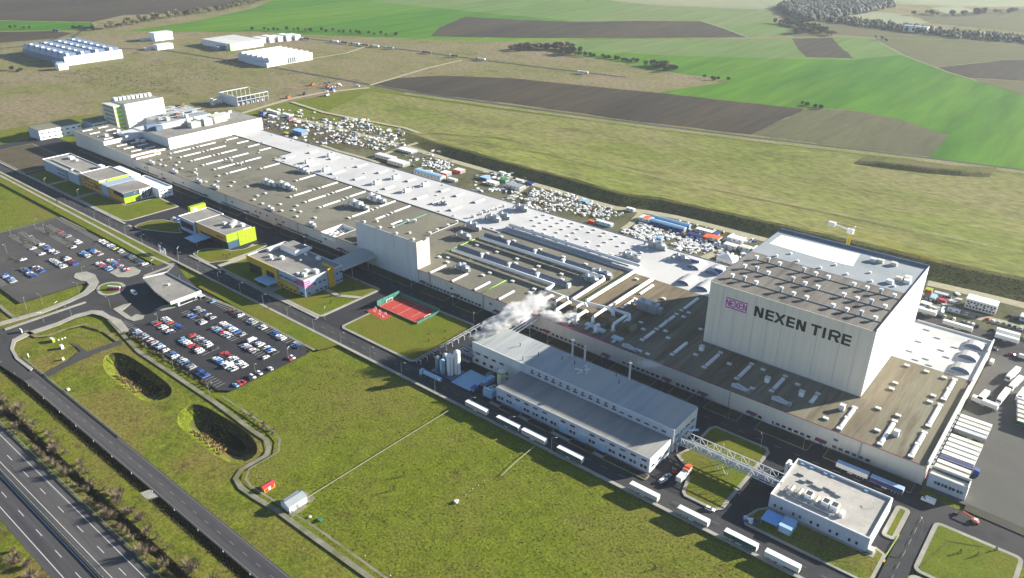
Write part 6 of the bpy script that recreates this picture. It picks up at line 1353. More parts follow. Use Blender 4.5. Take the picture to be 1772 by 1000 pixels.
# ================================================================== STREET LAMPS
LAMP = thing('street_lamp', '', 'lamp')
b = MB(); b.tube([(0, 0, 0), (0, 0, 7.6)], .10, METAL, 7, .06); b.build('pole', LAMP, local=True)
b = MB(); b.tube([(0, 0, 7.5), (.5, .35, 7.9), (1.5, 1.05, 8.0)], .05, METAL, 6); b.build('arm', LAMP, local=True)
b = MB(); b.obox((1.75, 1.22), (.82, .57), .42, .14, 7.92, 8.06, OFFW); b.build('lamp_head', LAMP, local=True)
freeze(LAMP)
GL = 'street lamps of the plant'
for i in range(19): place(LAMP, USED, (-617+i*24.95, 234.1, ZR), 0, f'street lamp, {ORD[i]} along the front road kerb starting at the orange office', GL)
for i, (px, py) in enumerate(((80, 325), (137, 345), (236, 350), (345, 455), (310, 448), (563, 555), (522, 492), (820, 565), (860, 515), (1250, 800), (1315, 780), (1505, 900), (1590, 930))):
    q = S(px, py); place(LAMP, USED, (q.x, q.y, ZR), R(90), ('street lamp on the lawns between the offices, ' if i < 8 else 'street lamp on the lawns by the plant house, ')+ORD[i]+' from the orange office', GL)
for i, (px, py) in enumerate(((20, 410), (62, 397), (100, 545), (47, 538), (75, 530), (138, 508), (62, 425), (13, 440), (78, 404), (145, 480), (205, 470), (265, 470), (315, 500), (192, 535), (125, 550), (77, 560), (275, 562), (443, 650), (363, 685), (302, 645), (500, 625))):
    q = S(px, py); place(LAMP, USED, (q.x, q.y, .3), R(40*i), f'car park lamp, {ORD[i]} between the roundabout car park bays and the meadow', GL)
for i in range(14): place(LAMP, USED, (-560+i*37, 309.2, ZR), R(-90), f'street lamp, {ORD[i]} along the shaded service road below the hall wall', GL)

# ---- guard rails and delineator posts
def rail(label, x0, x1, y, z=.45, m=METAL, step=4.0):
    t = thing('guard_rail', label, 'guard rail', (x0, y, z))
    part('rail', t, m, (x0, x1, y-.09, y+.09, z+.45, z+.80))
    n = int((x1-x0)/step)
    for i in range(min(n, 160)): x = x0+(i+.5)*step; rep('post', ('grp',), lambda b: b.box(-.06, .06, -.06, .06, -.6, .85, STEELG), t, x, y+.16, z)
    return t
t = thing('median_barrier', 'long steel crash barrier along the motorway median', 'barrier', (-500, 67, .4)); part('beam', t, METAL, (-1200, 100, 66.75, 66.95, .85, 1.45)); 
for i in range(110): rep('post', ('mbp',), lambda b: b.box(-.07, .07, -.07, .07, -.5, 1.05, STEELG), t, -450+i*3, 67.05, .4)
rail('steel guard rail along the motorway shoulder beside the shrub belt', -560, -150, 80.9)
rail('dark guard rail on the plant side of the side road', -440, -330, 112.5)
for i in range(17):
    x = -445+i*18; a = thing('marker_post', f'white roadside marker post, {ORD[i]} along the ditch side of the side road', 'marker post', (x, 102.9, .3), 'marker posts of the side road')
    rep('shaft', ('mps',), lambda b: b.box(-.08, .08, -.08, .08, -.3, 1.0, WHITE), a, x, 102.9, .3); rep('band', ('mpb',), lambda b: b.box(-.085, .085, -.085, .085, .68, .86, DARK), a, x, 102.9, .3)

# ================================================================== TREES AND SHRUBS
def twig_bush(seed, m, n=130, r=1.6, h=2.6, w=.045):
    g = random.Random(seed); t = thing('bare_shrub', '', 'shrub')
    b = MB()
    for i in range(5): a = g.uniform(0, 6.28); b.tube([(0, 0, 0), (.5*math.cos(a), .5*math.sin(a), h*.45)], .05, BARK, 4, .025)
    b.build('trunk', t, local=True)
    b = MB()
    for i in range(n):
        a = g.uniform(0, 6.28); u = g.random()**.5; z0 = h*g.uniform(.15, .5); p = Vector((r*.5*u*math.cos(a), r*.5*u*math.sin(a), z0))
        q = p+Vector((math.cos(a)*r*g.uniform(.2, .7), math.sin(a)*r*g.uniform(.2, .7), h*g.uniform(.2, .55))); s = Vector((-math.sin(a), math.cos(a), g.uniform(-.4, .4)))*w*g.uniform(.8, 2.6)
        b.add([p-s, p+s, q], [(0, 1, 2)], m)
        for k in range(2): q2 = p.lerp(q, .6)+Vector((g.uniform(-.6, .6), g.uniform(-.6, .6), g.uniform(.1, .7))); b.add([p.lerp(q, .5)-s*.7, p.lerp(q, .5)+s*.7, q2], [(0, 1, 2)], m)
    b.build('crown', t, local=True); return freeze(t)
BUSH = [twig_bush(i, TWIG if i % 3 else TWIG2, 150, 1.5+.32*i, 2.4+.6*i, .028+.005*i) for i in range(6)]
tr = random.Random(33); GB = 'bare shrubs between motorway and side road'
kn = 0
def shrub(x, y, z, s, label, group, k=None):
    p = BUSH[tr.randrange(6) if k is None else k]
    return place(p, USED, (x, y, z), tr.uniform(0, 6.28), label, group, (s, s, s*tr.uniform(.8, 1.1)))
NOUN = ['small', 'broad', 'tall', 'spindly', 'dense']
for i in range(230):
    x = -470+i*1.55+tr.uniform(-2.5, 2.5); side = tr.random()
    y = tr.uniform(81.8, 84.2) if side < .42 else (tr.uniform(88, 91.5) if side < .85 else tr.uniform(85, 87)); z = .3 if y < 84 or y > 88 else -1.0
    SZ = tr.choice((.35, .45, .6, .75, .95, 1.25)); shrub(x, y, z, SZ, f"{'low' if SZ < .7 else ('waist-high' if SZ < 1 else ('full' if SZ < 1.3 else 'tall'))} bare shrub on the {'motorway side' if y < 84.5 else ('ditch bed' if y < 87.5 else 'side-road side')} of the belt, {'abreast of the gas cabinets' if x < -385 else ('abreast of the basins' if x < -320 else ('abreast of the pump hut' if x < -235 else 'beyond the culvert slab'))}", GB)
for i in range(46):
    x = -330+i*2.6+tr.uniform(-2, 2); shrub(x, tr.uniform(46, 53.5), .3, tr.uniform(.6, 1.3), 'bare brown shrub on the verge at the outer edge of the motorway', 'bare shrubs on the outer motorway verge')
for i in range(26):
    x = -424+i*3.7+tr.uniform(-1, 1); shrub(x, tr.uniform(160.6, 163), .2, tr.uniform(.35, .7), 'low bare shrub in the shaded hedge below the gatehouse car park', 'shrubs below the gatehouse car park')
for i in range(12): shrub(-305+i*2.5, 160.5+tr.uniform(-2, 2), 0, tr.uniform(.3, .7), 'small bare shrub beside the bend of the drain path', 'shrubs by the drain path')
# soil strips with shrubs in the far car park
for i, (x0, x1, y) in enumerate(((-598, -574, 163), (-629, -604, 181.6), (-628.5, -603, 200.1), (-592.6, -581.8, 182.2), (-595, -578, 201), (-562, -541, 163.3), (-562, -541, 182.6), (-560, -541, 201.4), (-531, -508, 200.9), (-422, -400, 182.1), (-391, -367, 182.1), (-359, -337, 182.5), (-420, -399, 201), (-391, -367, 201), (-359, -337, 201))):
    b = MB(); b.prism(rrect(x0, x1, y-1.1, y+1.1, .6, 3), ZR-.2, ZR+.22, PAVE); struct('kerb', b)
    b = MB(); b.prism(rrect(x0+.25, x1-.25, y-.85, y+.85, .5, 3), ZR+.1, ZR+.27, SOIL if i < 9 else PAVE); struct('planting_ground', b)
    for k in range(int((x1-x0)/(3 if i < 5 else 6))): shrub(x0+1.5+k*(3 if i < 5 else 6), y+tr.uniform(-.3, .3), ZR+.25, tr.uniform(.22, .5), 'small bare bush in a planted strip of the '+('roundabout' if i < 9 else 'gatehouse')+' car park', 'bushes in the car park strips')
# saplings and small evergreens on the lawns
def evergreen(seed, h=3.0, r=.9, n=170):
    g = random.Random(seed); t = thing('young_conifer', '', 'tree'); b = MB(); b.tube([(0, 0, 0), (0, 0, h*.8)], .07, BARK, 5, .03); b.build('trunk', t, local=True); b = MB()
    for i in range(n):
        z = h*(.08+.9*g.random()); rr = r*(1-z/h)*g.uniform(.5, 1.1)+.08; a = g.uniform(0, 6.28); c = Vector((rr*math.cos(a), rr*math.sin(a), z)); s = .22
        b.add([c+Vector((g.uniform(-s, s), g.uniform(-s, s), g.uniform(-s, s))) for _ in range(3)], [(0, 1, 2)], LEAFD)
    b.build('crown', t, local=True); return freeze(t)
EV = [evergreen(i, 2.6+i*.5, .8+.1*i) for i in range(3)]
for i, (px, py, s, lbl) in enumerate(((573, 515, 1.1, 'taller dark conifer on the lawn before the striped office'), (588, 514, 1.3, 'tallest dark conifer on the lawn before the striped office'), (573, 527, .9, 'small conifer nearest the road before the striped office'), (742, 582, .7, 'first tiny conifer on the court lawn'), (770, 577, .7, 'second tiny conifer on the court lawn'), (742, 593, .7, 'third tiny conifer on the court lawn'), (770, 589, .7, 'fourth tiny conifer on the court lawn'),
                                      (100, 352, 1.1, 'dark round evergreen on the strip below the front road'), (96, 362, .7, 'small evergreen below the round one on the roadside strip'), (112, 362, .6, 'small evergreen beside the pair on the roadside strip'), (387, 446, .9, 'first small conifer on the bright lawn by the brick path'), (393, 449, .9, 'second small conifer on the bright lawn by the brick path'), (398, 443, .8, 'third small conifer on the bright lawn by the brick path'),
                                      (699, 824, .9, 'upper lone conifer in the open meadow'), (682, 849, .9, 'lower lone conifer in the open meadow'), (1133, 985, .8, 'lone small conifer in the meadow near the frame edge'), (466, 536, .7, 'small tree in the dark lawn strip by the road'), (623, 492, .9, 'sapling on the lawn beside the striped office'), (612, 502, .8, 'second sapling on the lawn beside the striped office'), (1660, 960, .9, 'sapling on the kerbed lawn at the corner'), (1690, 965, .8, 'second sapling on the kerbed lawn at the corner'), (1722, 955, .9, 'third sapling on the kerbed lawn at the corner'), (1420, 945, 1.0, 'shaded sapling on the lawn below the utility building'), (1428, 958, .8, 'second shaded sapling below the utility building'))):
    q = S(px, py); place(EV[i % 3], USED, (q.x, q.y, .45 if py < 620 or px > 1300 else 0), i, lbl, 'young trees on the lawns', (s, s, s))
# leafless and leafy trees of the far countryside
def far_tree(seed, m, h=11, r=4.5, n=420, s=.8):
    g = random.Random(seed); t = thing('field_tree', '', 'tree'); b = MB(); b.tube([(0, 0, 0), (.2, 0, h*.5), (0, .2, h*.8)], .35, BARK, 6, .1)
    for k in range(5): a = k*1.3; b.tube([(0, 0, h*.35), (r*.5*math.cos(a), r*.5*math.sin(a), h*.65)], .16, BARK, 4, .05)
    b.build('trunk', t, local=True); b = MB()
    blobs = [(Vector((g.uniform(-.5, .5)*r, g.uniform(-.5, .5)*r, h*g.uniform(.4, .8))), r*g.uniform(.35, .6)) for _ in range(9)]
    for i in range(n):
        c, br_ = g.choice(blobs); d = Vector((g.gauss(0, 1), g.gauss(0, 1), g.gauss(0, .9))).normalized()*br_*g.random()**.4; c = c+d
        b.add([c+Vector((g.uniform(-s, s), g.uniform(-s, s), g.uniform(-s, s))) for _ in range(3)], [(0, 1, 2)], m)
    b.build('crown', t, local=True); return freeze(t)
FT = [far_tree(1, TWIG2, 11, 4.8, 620, 1.1), far_tree(2, TWIG, 9, 4.4, 560, 1.1), far_tree(3, LEAFD, 10, 5.5, 640, 1.1), far_tree(4, TWIG2, 8, 4.8, 560, 1.1), far_tree(5, LEAFD, 7, 5.5, 560, 1.0)]
ft = random.Random(44)
def trees_along(pts, n, kinds, label, group, s0, s1, jit=6):
    P = [S(*p) for p in pts]; seg = [(P[i+1]-P[i]).length for i in range(len(P)-1)]; tot = sum(seg)
    for i in range(n):
        d = tot*(i+.5)/n; k = 0
        while k < len(seg)-1 and d > seg[k]: d -= seg[k]; k += 1
        q = P[k].lerp(P[k+1], min(1, d/seg[k])); s = ft.uniform(s0, s1)
        place(FT[ft.choice(kinds)], USED, (q.x+ft.uniform(-jit, jit), q.y+ft.uniform(-jit, jit), .1), ft.uniform(0, 6), label, group, (s, s, s*ft.uniform(.85, 1.1)))
trees_along([(168, 52), (215, 46), (260, 36), (320, 28), (390, 17), (450, 4), (480, -6)], 62, (0, 1, 3, 0), 'bare greyish tree in the curved row along the remote green field', 'bare trees along the remote lane', .95, 1.5, 9)
trees_along([(120, 50), (140, 50), (168, 52)], 9, (2, 4), 'low dark evergreen at the start of the remote tree row', 'dark trees at the remote junction', .6, .9, 6)
trees_along([(20, 50), (55, 50)], 5, (2, 0), 'isolated dark tree at the edge of the remote brown field', 'field edge trees', .5, .7)
trees_along([(440, 52), (560, 55), (620, 58), (690, 62)], 26, (2, 4, 2), 'dark bush along the lower edge of the remote green field', 'dark bushes at the field edge', .45, .75, 8)
trees_along([(890, 88), (920, 84), (950, 84), (980, 86), (990, 95)], 62, (0, 1, 3, 2, 2), 'mixed tree in the copse jutting into the bright green field', 'trees of the copse', .8, 1.2, 14)
trees_along([(1000, 96), (1040, 98), (1070, 104), (1110, 108)], 26, (2, 4), 'dark bush in the hedge leading from the copse', 'hedge bushes by the copse', .45, .75, 7)
trees_along([(1120, 115), (1140, 114), (1165, 124)], 30, (2, 2, 0), 'dark evergreen in the clump at the end of the hedge', 'trees of the hedge-end clump', .6, .95, 9)
trees_along([(1215, 135), (1240, 140), (1265, 138)], 5, (2, 4), 'isolated dark bush at the tip of the grassy wedge', 'bushes at the wedge tip', .4, .6)
trees_along([(1375, 181), (1382, 180), (1435, 190)], 5, (4, 2), 'dark bush between the ploughed field and the bright crop', 'bushes at the field corner', .4, .7)
trees_along([(1380, 60), (1400, 52), (1430, 58), (1440, 62)], 34, (1, 2, 0), 'hazy grey tree at the head of the small ploughed field', 'trees at the small ploughed field', .8, 1.3, 12)
trees_along([(1350, 40), (1385, 46), (1400, 50)], 30, (1, 2), 'hazy grey tree in the gully below the remote wood', 'gully trees', .8, 1.2, 14)
trees_along([(1515, 66), (1530, 72)], 5, (1, 0), 'small bush by the pale track at the crest of the green field', 'track bushes', .5, .7)
trees_along([(1580, 25), (1640, 27), (1700, 24), (1790, 20)], 26, (1, 2), 'very remote hazy tree along the valley hedgerow', 'valley hedgerow trees', .9, 1.4, 20)
trees_along([(15, 122), (40, 124)], 4, (2, 4), 'dark bush on the brownish meadow by the plant', 'meadow bushes', .5, .7)
def clump(b, x, y, r_, h_, m, g):
    n = 7; rings = []
    for z, q in ((.12, .75), (.45, 1.0), (.78, .7)): rings += [(x+r_*q*g.uniform(.7, 1.2)*math.cos(a*math.tau/n+q), y+r_*q*g.uniform(.7, 1.2)*math.sin(a*math.tau/n+q), h_*z*g.uniform(.9, 1.1)) for a in range(n)]
    b.add(rings+[(x, y, h_)], [(q*n+a, q*n+(a+1) % n, (q+1)*n+(a+1) % n, (q+1)*n+a) for q in range(2) for a in range(n)]+[(2*n+a, 2*n+(a+1) % n, 3*n) for a in range(n)], m)
# far wood reads as one mass: one uneven canopy
wv = MB(); wp = SP([(1345, 14), (1400, -2), (1450, -12), (1530, -10), (1548, 12), (1500, 22), (1445, 32), (1395, 38), (1362, 25)])
g5 = random.Random(9); xs = [p[0] for p in wp]; ys = [p[1] for p in wp]
def inside(p, poly):
    c = False; j = len(poly)-1
    for i in range(len(poly)):
        if (poly[i][1] > p[1]) != (poly[j][1] > p[1]) and p[0] < (poly[j][0]-poly[i][0])*(p[1]-poly[i][1])/(poly[j][1]-poly[i][1])+poly[i][0]: c = not c
        j = i
    return c
k = 0
while k < 2600:
    p = (g5.uniform(min(xs), max(xs)), g5.uniform(min(ys), max(ys)))
    if not inside(p, wp): continue
    k += 1; r_ = g5.uniform(5, 9); h_ = g5.uniform(8, 15)
    ring = [(p[0]+r_*g5.uniform(.7, 1.1)*math.cos(a*1.05), p[1]+r_*g5.uniform(.7, 1.1)*math.sin(a*1.05), h_*.35) for a in range(6)]
    clump(wv, p[0], p[1], r_, h_, WOOD, g5)
bt = MB(); bp_ = [S(*p) for p in ((1436, 36), (1480, 40), (1530, 47), (1580, 53), (1640, 60), (1700, 65), (1800, 73), (1900, 80))]
for i in range(len(bp_)-1):
    for k in range(130):
        q = bp_[i].lerp(bp_[i+1], g5.random()); clump(bt, q.x+g5.gauss(0, 13), q.y+g5.gauss(0, 13), g5.uniform(2.5, 6), g5.uniform(4, 13), WOOD if g5.random() < .7 else TWIG2, g5)
tag(bt.build('woodland', smooth=True), 'long hazy blue-grey belt of trees crossing the remote valley', None, None, 'stuff')
tag(wv.build('woodland', smooth=True), 'remote hazy blue-grey wood on the valley side', None, None, 'stuff')
# dark scrub and brown weeds on the meadow between the plant and the sawtooth factory: one uncountable mass
def scatter_stuff(name, label, polys, n, m, hmin, hmax, w, seed, zf=None):
    g = random.Random(seed); b = MB()
    for poly, share in polys:
        xs = [p[0] for p in poly]; ys = [p[1] for p in poly]; k = 0
        while k < n*share:
            p = (g.uniform(min(xs), max(xs)), g.uniform(min(ys), max(ys)))
            if not inside(p, poly): continue
            k += 1; z = zf(*p) if zf else 0.0; h = g.uniform(hmin, hmax); a = g.uniform(0, 6.28); ww = w*g.uniform(.5, 1.4)
            for q in range(2):
                aa = a+q*1.6; b.add([(p[0]-ww*math.cos(aa), p[1]-ww*math.sin(aa), z), (p[0]+ww*math.cos(aa), p[1]+ww*math.sin(aa), z), (p[0]+ww*.6*math.cos(aa+.7), p[1]+ww*.6*math.sin(aa+.7), z+h)], [(0, 1, 2)], m)
    return tag(b.build(name), label, None, None, 'stuff')
scatter_stuff('scrub_vegetation', 'brown scrub on the meadow before the sawtooth factory', [(SP([(80, 130), (190, 112), (300, 140), (330, 165), (200, 158), (120, 140)]), .75), (SP([(200, 108), (420, 105), (380, 140), (300, 140)]), .25)], 1500, TWIG2, .5, 1.5, .8, 5)
scatter_stuff('weed_vegetation', 'coarse tussocks scattered over the open meadow', [([(-240, 160), (-60, 150), (-40, 225), (-290, 225)], .45), ([(-260, 133), (-120, 133), (-60, 150), (-235, 160)], .2), ([(-320, 170), (-240, 165), (-290, 225), (-318, 218)], .15), ([(-420, 115), (-280, 115), (-290, 150), (-410, 155)], .2)], 9000, MEADOW, .10, .38, .22, 6)
scatter_stuff('weed_vegetation', 'coarse weeds on the shaded bank behind the yard', [([(x, y+.8) for x, y in foot[2:13]]+[(x, y+15+max(0, (x+250)/400)*14) for x, y in foot[2:13]][::-1], 1.0)], 3500, BANK, .15, .5, .4, 8, bank_z)
scatter_stuff('weed_vegetation', 'dark tussocks along the ditch beside the side road', [([(-450, 98.6), (-150, 98.6), (-150, 103.2), (-450, 103.2)], 1.0)], 2200, BRUSH, .4, 1.1, .4, 10, lambda x, y: -1.0*max(0, 1-abs(y-101.2)/2.2))
scatter_stuff('weed_vegetation', 'brown undergrowth below the shrub belt by the motorway', [([(-470, 81.6), (-120, 81.6), (-120, 84), (-470, 84)], .5), ([(-470, 87.5), (-120, 87.5), (-120, 92.5), (-470, 92.5)], .5)], 6500, TWIG, .3, 1.0, .30, 12)

for px, py, r_, m_, cat, lbl in ((790, 869, 1.1, OFFW, 'debris pile', 'white debris pile in the middle of the open meadow'), (806, 856, .3, WHITE, 'marker', 'lowest white marker stone in the row above the debris pile'), (813, 850, .3, WHITE, 'marker', 'second white marker stone in the row above the debris pile'), (818, 846, .3, WHITE, 'marker', 'third white marker stone in the row above the debris pile'), (828, 840, .35, WHITE, 'marker', 'fourth white marker stone in the row above the debris pile'), (838, 832, .35, OFFW, 'marker', 'uppermost white marker stone in the row above the debris pile'),
                             (536, 895, .7, OFFW, 'drain cover', 'white round drain cover near the pump hut'), (536, 905, .4, OFFW, 'drain cover', 'small white drain cover below the larger one by the pump hut'), (554, 900, 1.1, GNET, 'scrap', 'pale green scrap heap near the pump hut'), (467, 929, .6, WHITE, 'drain cover', 'white drain cover between the path and the side road'), (632, 962, .4, WHITE, 'drain cover', 'white drain cover low in the meadow by the path'), (676, 996, .4, WHITE, 'drain cover', 'white drain cover at the frame edge of the meadow'), (866, 887, .4, OFFW, 'marker', 'lone white stone beyond the debris pile')):
    p = S(px, py); t = thing(cat.replace(' ', '_'), lbl, cat, p); b = MB(); g7 = random.Random(px)
    for i in range(5 if r_ > .5 else 1): a = i*1.3; b.prism([(p.x+math.cos(a)*r_*.5*(i > 0)+r_*.6*math.cos(q*1.05)*g7.uniform(.7, 1.2), p.y+math.sin(a)*r_*.5*(i > 0)+r_*.6*math.sin(q*1.05)*g7.uniform(.7, 1.2)) for q in range(6)], 0, r_*g7.uniform(.5, .9), m_)
    b.build('heap' if r_ > .5 else 'stone', t)
p = S(258, 858); t = thing('culvert_slab', 'pale concrete culvert slab bridging the ditch beside the side road', 'culvert', p); b = MB(); b.prism([(p.x-5, 97), (p.x+1, 97.5), (p.x+4, 103.1), (p.x-3, 103.1)], -.4, .42, PAVE); b.build('slab', t)

# ================================================================== STORAGE YARD
def box_thing(name, label, cat, x0, x1, y0, y1, h, m, roof=None, pitched=False, group=None, z=ZR):
    t = thing(name, label, cat, ((x0+x1)/2, (y0+y1)/2, z), group)
    part('shell', t, m, (x0, x1, y0, y1, z, z+h))
    if pitched: b = MB(); b.vault(x0-.2, x1+.2, y0-.2, y1+.2, z+h, 1.4, roof or m, axis='x' if x1-x0 > y1-y0 else 'y', n=4); b.build('roof', t)
    else: part('roof', t, roof or m, (x0-.1, x1+.1, y0-.1, y1+.1, z+h, z+h+.12))
    part('door', t, STEELG, (x1+.0, x1+.05, y0+.3, y1-.3, z+.2, z+h*.85))
    n = max(2, int((x1-x0)/4))
    for i in range(n): xx = x0+(i+.5)*(x1-x0)/n; rep('window', ('yw', m.name), lambda b: b.box(-.6, .6, -.04, .04, 0, .9, GLASS), t, xx, y0-.02, z+h*.45)
    return t
GC = 'site containers of the yard'
box_thing('site_cabin', 'long blue site hall, the one facing the factory roof', 'hall', -277.8, -248.4, 509.6, 514.2, 2.6, BLUE, LBLUE, True)
box_thing('site_cabin', 'long blue site hall, the one against the grassy bank', 'hall', -281.0, -248.6, 518.2, 521.8, 2.4, BLUE, LBLUE, True)
box_thing('site_cabin', 'white cabin with orange roof patch at the end of the long blue halls', 'cabin', -288.6, -278.4, 510, 518, 2.8, OFFW, OFFW)
a = thing('roof_tarpaulin', 'orange tarpaulin on the white cabin by the blue halls', 'tarpaulin', (-283, 514, ZR+2.95)); part('sheet', a, ORED, (-285.4, -280.4, 511, 517, ZR+2.95, ZR+3.05))
for lbl, q, h, m_, rf in (('blue container block beside the track by the white tent', (-243.4, -231.6, 505.5, 510), 2.6, BLUE, NAVY), ('white-roofed long cabin behind the blue container block', (-242.6, -229.0, 517.5, 522), 2.8, OFFW, WHITE), ('orange container beside the blue container block', (-231.2, -227.6, 507, 514.4), 2.8, ORED, ORED), ('red-orange topped white container near the blue ones', (-227.3, -219.6, 509, 515.8), 2.8, OFFW, ORED), ('small blue container at the back of the orange one', (-228.6, -224, 517.6, 521.4), 2.8, BLUE, BLUE),
                          ('large plain white storage box by the bank track', (-216.4, -204.4, 517, 524.4), 3.2, WHITE, WHITE), ('white container with plain roof in the row behind the high-bay block', (-213, -203, 503.6, 509.0), 3, OFFW, OFFW), ('white container with cream roof in the row behind the high-bay block', (-202.4, -194, 506.6, 512), 3, OFFW, CREAM), ('long white container row nearest the high-bay block', (-193, -180, 508, 516), 3, OFFW, WHITE),
                          ('white long shed with pale blue roof along the hall back wall', (0, 0, 0, 0), 3, OFFW, LBLUE)):
    if q[1] == 0:
        p, p2 = S(720, 300), S(762, 313); q = (p.x, p2.x+2, p.y-3, p.y+4)
    box_thing('site_container', lbl, 'container', *q, h, m_, rf, lbl.startswith('white long'), GC)
p = S(1258, 452); a = thing('marquee', 'white pyramid-topped marquee tent behind the hall roof', 'tent', (p.x, p.y, ZR)); b = MB(); x, y = p.x, p.y; b.box(x-6, x+6, y-5, y+5, ZR, ZR+3, WHITE); b.add([(x-6.2, y-5.2, ZR+3), (x+6.2, y-5.2, ZR+3), (x+6.2, y+5.2, ZR+3), (x-6.2, y+5.2, ZR+3), (x, y, ZR+5.6)], [(0, 1, 4), (1, 2, 4), (2, 3, 4), (3, 0, 4)], WHITE); b.build('canopy', a); part('entrance', a, DARK, (x-6.03, x-6.0, y-1.5, y+1.5, ZR, ZR+2.4)); part('skid', a, RED, (x+6.6, x+9, y-5, y-2.6, ZR, ZR+1.6))
t = box_thing('site_cabin', 'long white two-storey site cabin block with dark windows by the bank', 'cabin', -54.6, -37.6, 513.6, 522, 6.4, OFFW, WHITE)
for i in range(9): win_u(t, -53.2+i*1.85, 513.55, ZR+1.2, 1.1, 1.1); win_u(t, -53.2+i*1.85, 513.55, ZR+4.2, 1.1, 1.1)
for lbl, px, py, l, w, h, m_, rf in (('orange site machine housing behind the high-bay wall', 1606, 508, 4, 4, 3, ORED, LIME), ('grey container by the orange machine', 1627, 515, 8, 3, 2.8, METAL, STEELW), ('white box lorry body by the orange machine', 1614, 520, 3, 6, 3, WHITE, LBLUE), ('small magenta-red container in the yard corner', 1630, 525, 4, 2.6, 2.4, RED, RED), ('navy container beside the red one', 1640, 519, 3, 3, 2.6, NAVY, NAVY), ('white stacked pallet pile behind the high-bay wall', 1601, 530, 6, 4, 2, OFFW, WHITE), ('white boat-like cover on pallets beside the two-storey cabin shadow', 1650, 540, 7, 3, 1.6, OFFW, WHITE), ('grey-blue cabin at the frame edge by the bank track', 1774, 555, 6, 6, 3, LBLUE, OFFW),
                                     ('blue container pile at the remote end of the yard', 520, 233, 16, 9, 4.5, BLUE, CYAN), ('red trailer bed in the remote yard', 505, 210, 12, 4, 1.6, RED, RED), ('small red and lime container by the hall back edge', 497, 234, 6, 4, 2.6, RED, LGREEN), ('blue tarpaulined block near the remote white wall', 456, 198, 7, 5, 3, BLUE, BLUE), ('white lorry body row in the remote yard', 475, 197, 18, 4, 3, OFFW, WHITE), ('second white lorry body row in the remote yard', 497, 202, 14, 4, 3, OFFW, WHITE), ('white container in front of the lorry bodies', 471, 204, 9, 3.5, 2.6, WHITE, WHITE),
                                     ('long white roofed shed across the yard cross track', 668, 275, 24, 7, 3.2, OFFW, OFFW), ('second white shed beside the hall back wall', 690, 285, 22, 9, 3.4, OFFW, OFFW), ('flat white stack by the yard cross track', 705, 263, 20, 8, 2.2, OFFW, WHITE), ('white and orange tent pair near the hall back edge', 772, 304, 8, 7, 3.2, ORED, WHITE), ('orange-topped cabin among the tents', 795, 299, 9, 7, 3, ORED, OFFW), ('pale grey cabin below the orange tents', 783, 314, 10, 4, 2.4, STEELW, OFFW), ('white vaulted store hall in the middle of the yard', 892, 327, 16, 8, 3.6, OFFW, ROOFL), ('green-roofed crate store by the vaulted hall', 873, 315, 7, 6, 2.6, GREEN, GREEN), ('white shed between the green crates and bank', 853, 320, 10, 6, 2.6, OFFW, WHITE), ('blue sheeted stack at the yard middle', 840, 311, 9, 6, 2.2, BLUE, LBLUE), ('white box at the bank track', 869, 303, 6, 3, 2.6, WHITE, WHITE), ('navy and blue stack near the bank track', 917, 320, 8, 5, 2.0, BLUE, NAVY), ('pale blue long crate stack by the hall back edge', 1046, 390, 14, 4, 2.6, LBLUE, OFFW), ('red topped crate next to the pale blue stack', 1024, 387, 5, 3, 2.2, RED, ORED), ('light blue bag store at the hall back edge', 1141, 418, 4, 3, 3, CYAN, CYAN), ('white container alone by the cross lane', 1091, 366, 7, 3, 2.6, OFFW, WHITE), ('teal sheeted pile among the white bags', 1012, 352, 5, 5, 2.2, GNET, CYAN)):
    p = S(px, py); box_thing('site_container' if 'container' in lbl else 'site_store', lbl, 'container' if 'container' in lbl else 'store', p.x-l/2, p.x+l/2, p.y-w/2, p.y+w/2, h, m_, rf, False, GC)
# wrapped bundles: the largest ones are single objects, the rest one heap
BUN = {}
def bundle_mesh(k):
    g = random.Random(k); b = MB(); n = 8
    m_ = (WHITE, WHITE, OFFW, WHITE, STEELW, OFFW, STEELW, BROWN)[k % 8]
    rings = []
    for z, r in ((0, .95), (.5, 1.02), (1.0, 1.0), (1.35, .75)): rings += [(r*math.cos(i*math.tau/n+.39)*g.uniform(.9, 1.1), r*math.sin(i*math.tau/n+.39)*g.uniform(.9, 1.1), z*g.uniform(.95, 1.05)) for i in range(n)]
    b.add(rings, [(q*n+i, q*n+(i+1) % n, (q+1)*n+(i+1) % n, (q+1)*n+i) for q in range(3) for i in range(n)]+[[3*n+i for i in range(n)]], m_)
    return b
ZONES = [('heap of white bags at the remote end of the yard', [(543, 250), (560, 240), (600, 226), (650, 236), (690, 252), (650, 262), (600, 252)], 46, (0, 1, 2, 3, 4, 5, 7)),
         ('wide heap of white bags in the middle of the yard', [(905, 352), (925, 328), (985, 336), (1060, 362), (1078, 372), (1040, 384), (985, 366), (930, 370)], 120, (0, 1, 2, 3, 4, 6, 7)),
         ('rows of white bags beside the blue halls', [(1095, 397), (1108, 386), (1168, 408), (1160, 418), (1118, 412)], 52, (0, 1, 2, 3, 5)),
         ('loose white bags before the marquee', [(1160, 424), (1195, 410), (1232, 424), (1225, 440), (1195, 440)], 60, (0, 1, 3, 5, 7, 2)),
         ('line of white bags along the hall back edge', [(1072, 402), (1090, 398), (1150, 425), (1150, 432)], 26, (0, 1, 3)),
         ('mixed scatter by the yard cross tracks', [(590, 208), (640, 213), (690, 232), (650, 232), (600, 222)], 20, (0, 2, 5, 6, 7)),
         ('white pile by the bank track', [(742, 283), (765, 278), (786, 288), (770, 296), (748, 292)], 22, (0, 1, 2, 3, 6))]
yb = random.Random(77); nb = 0
heap = MB()
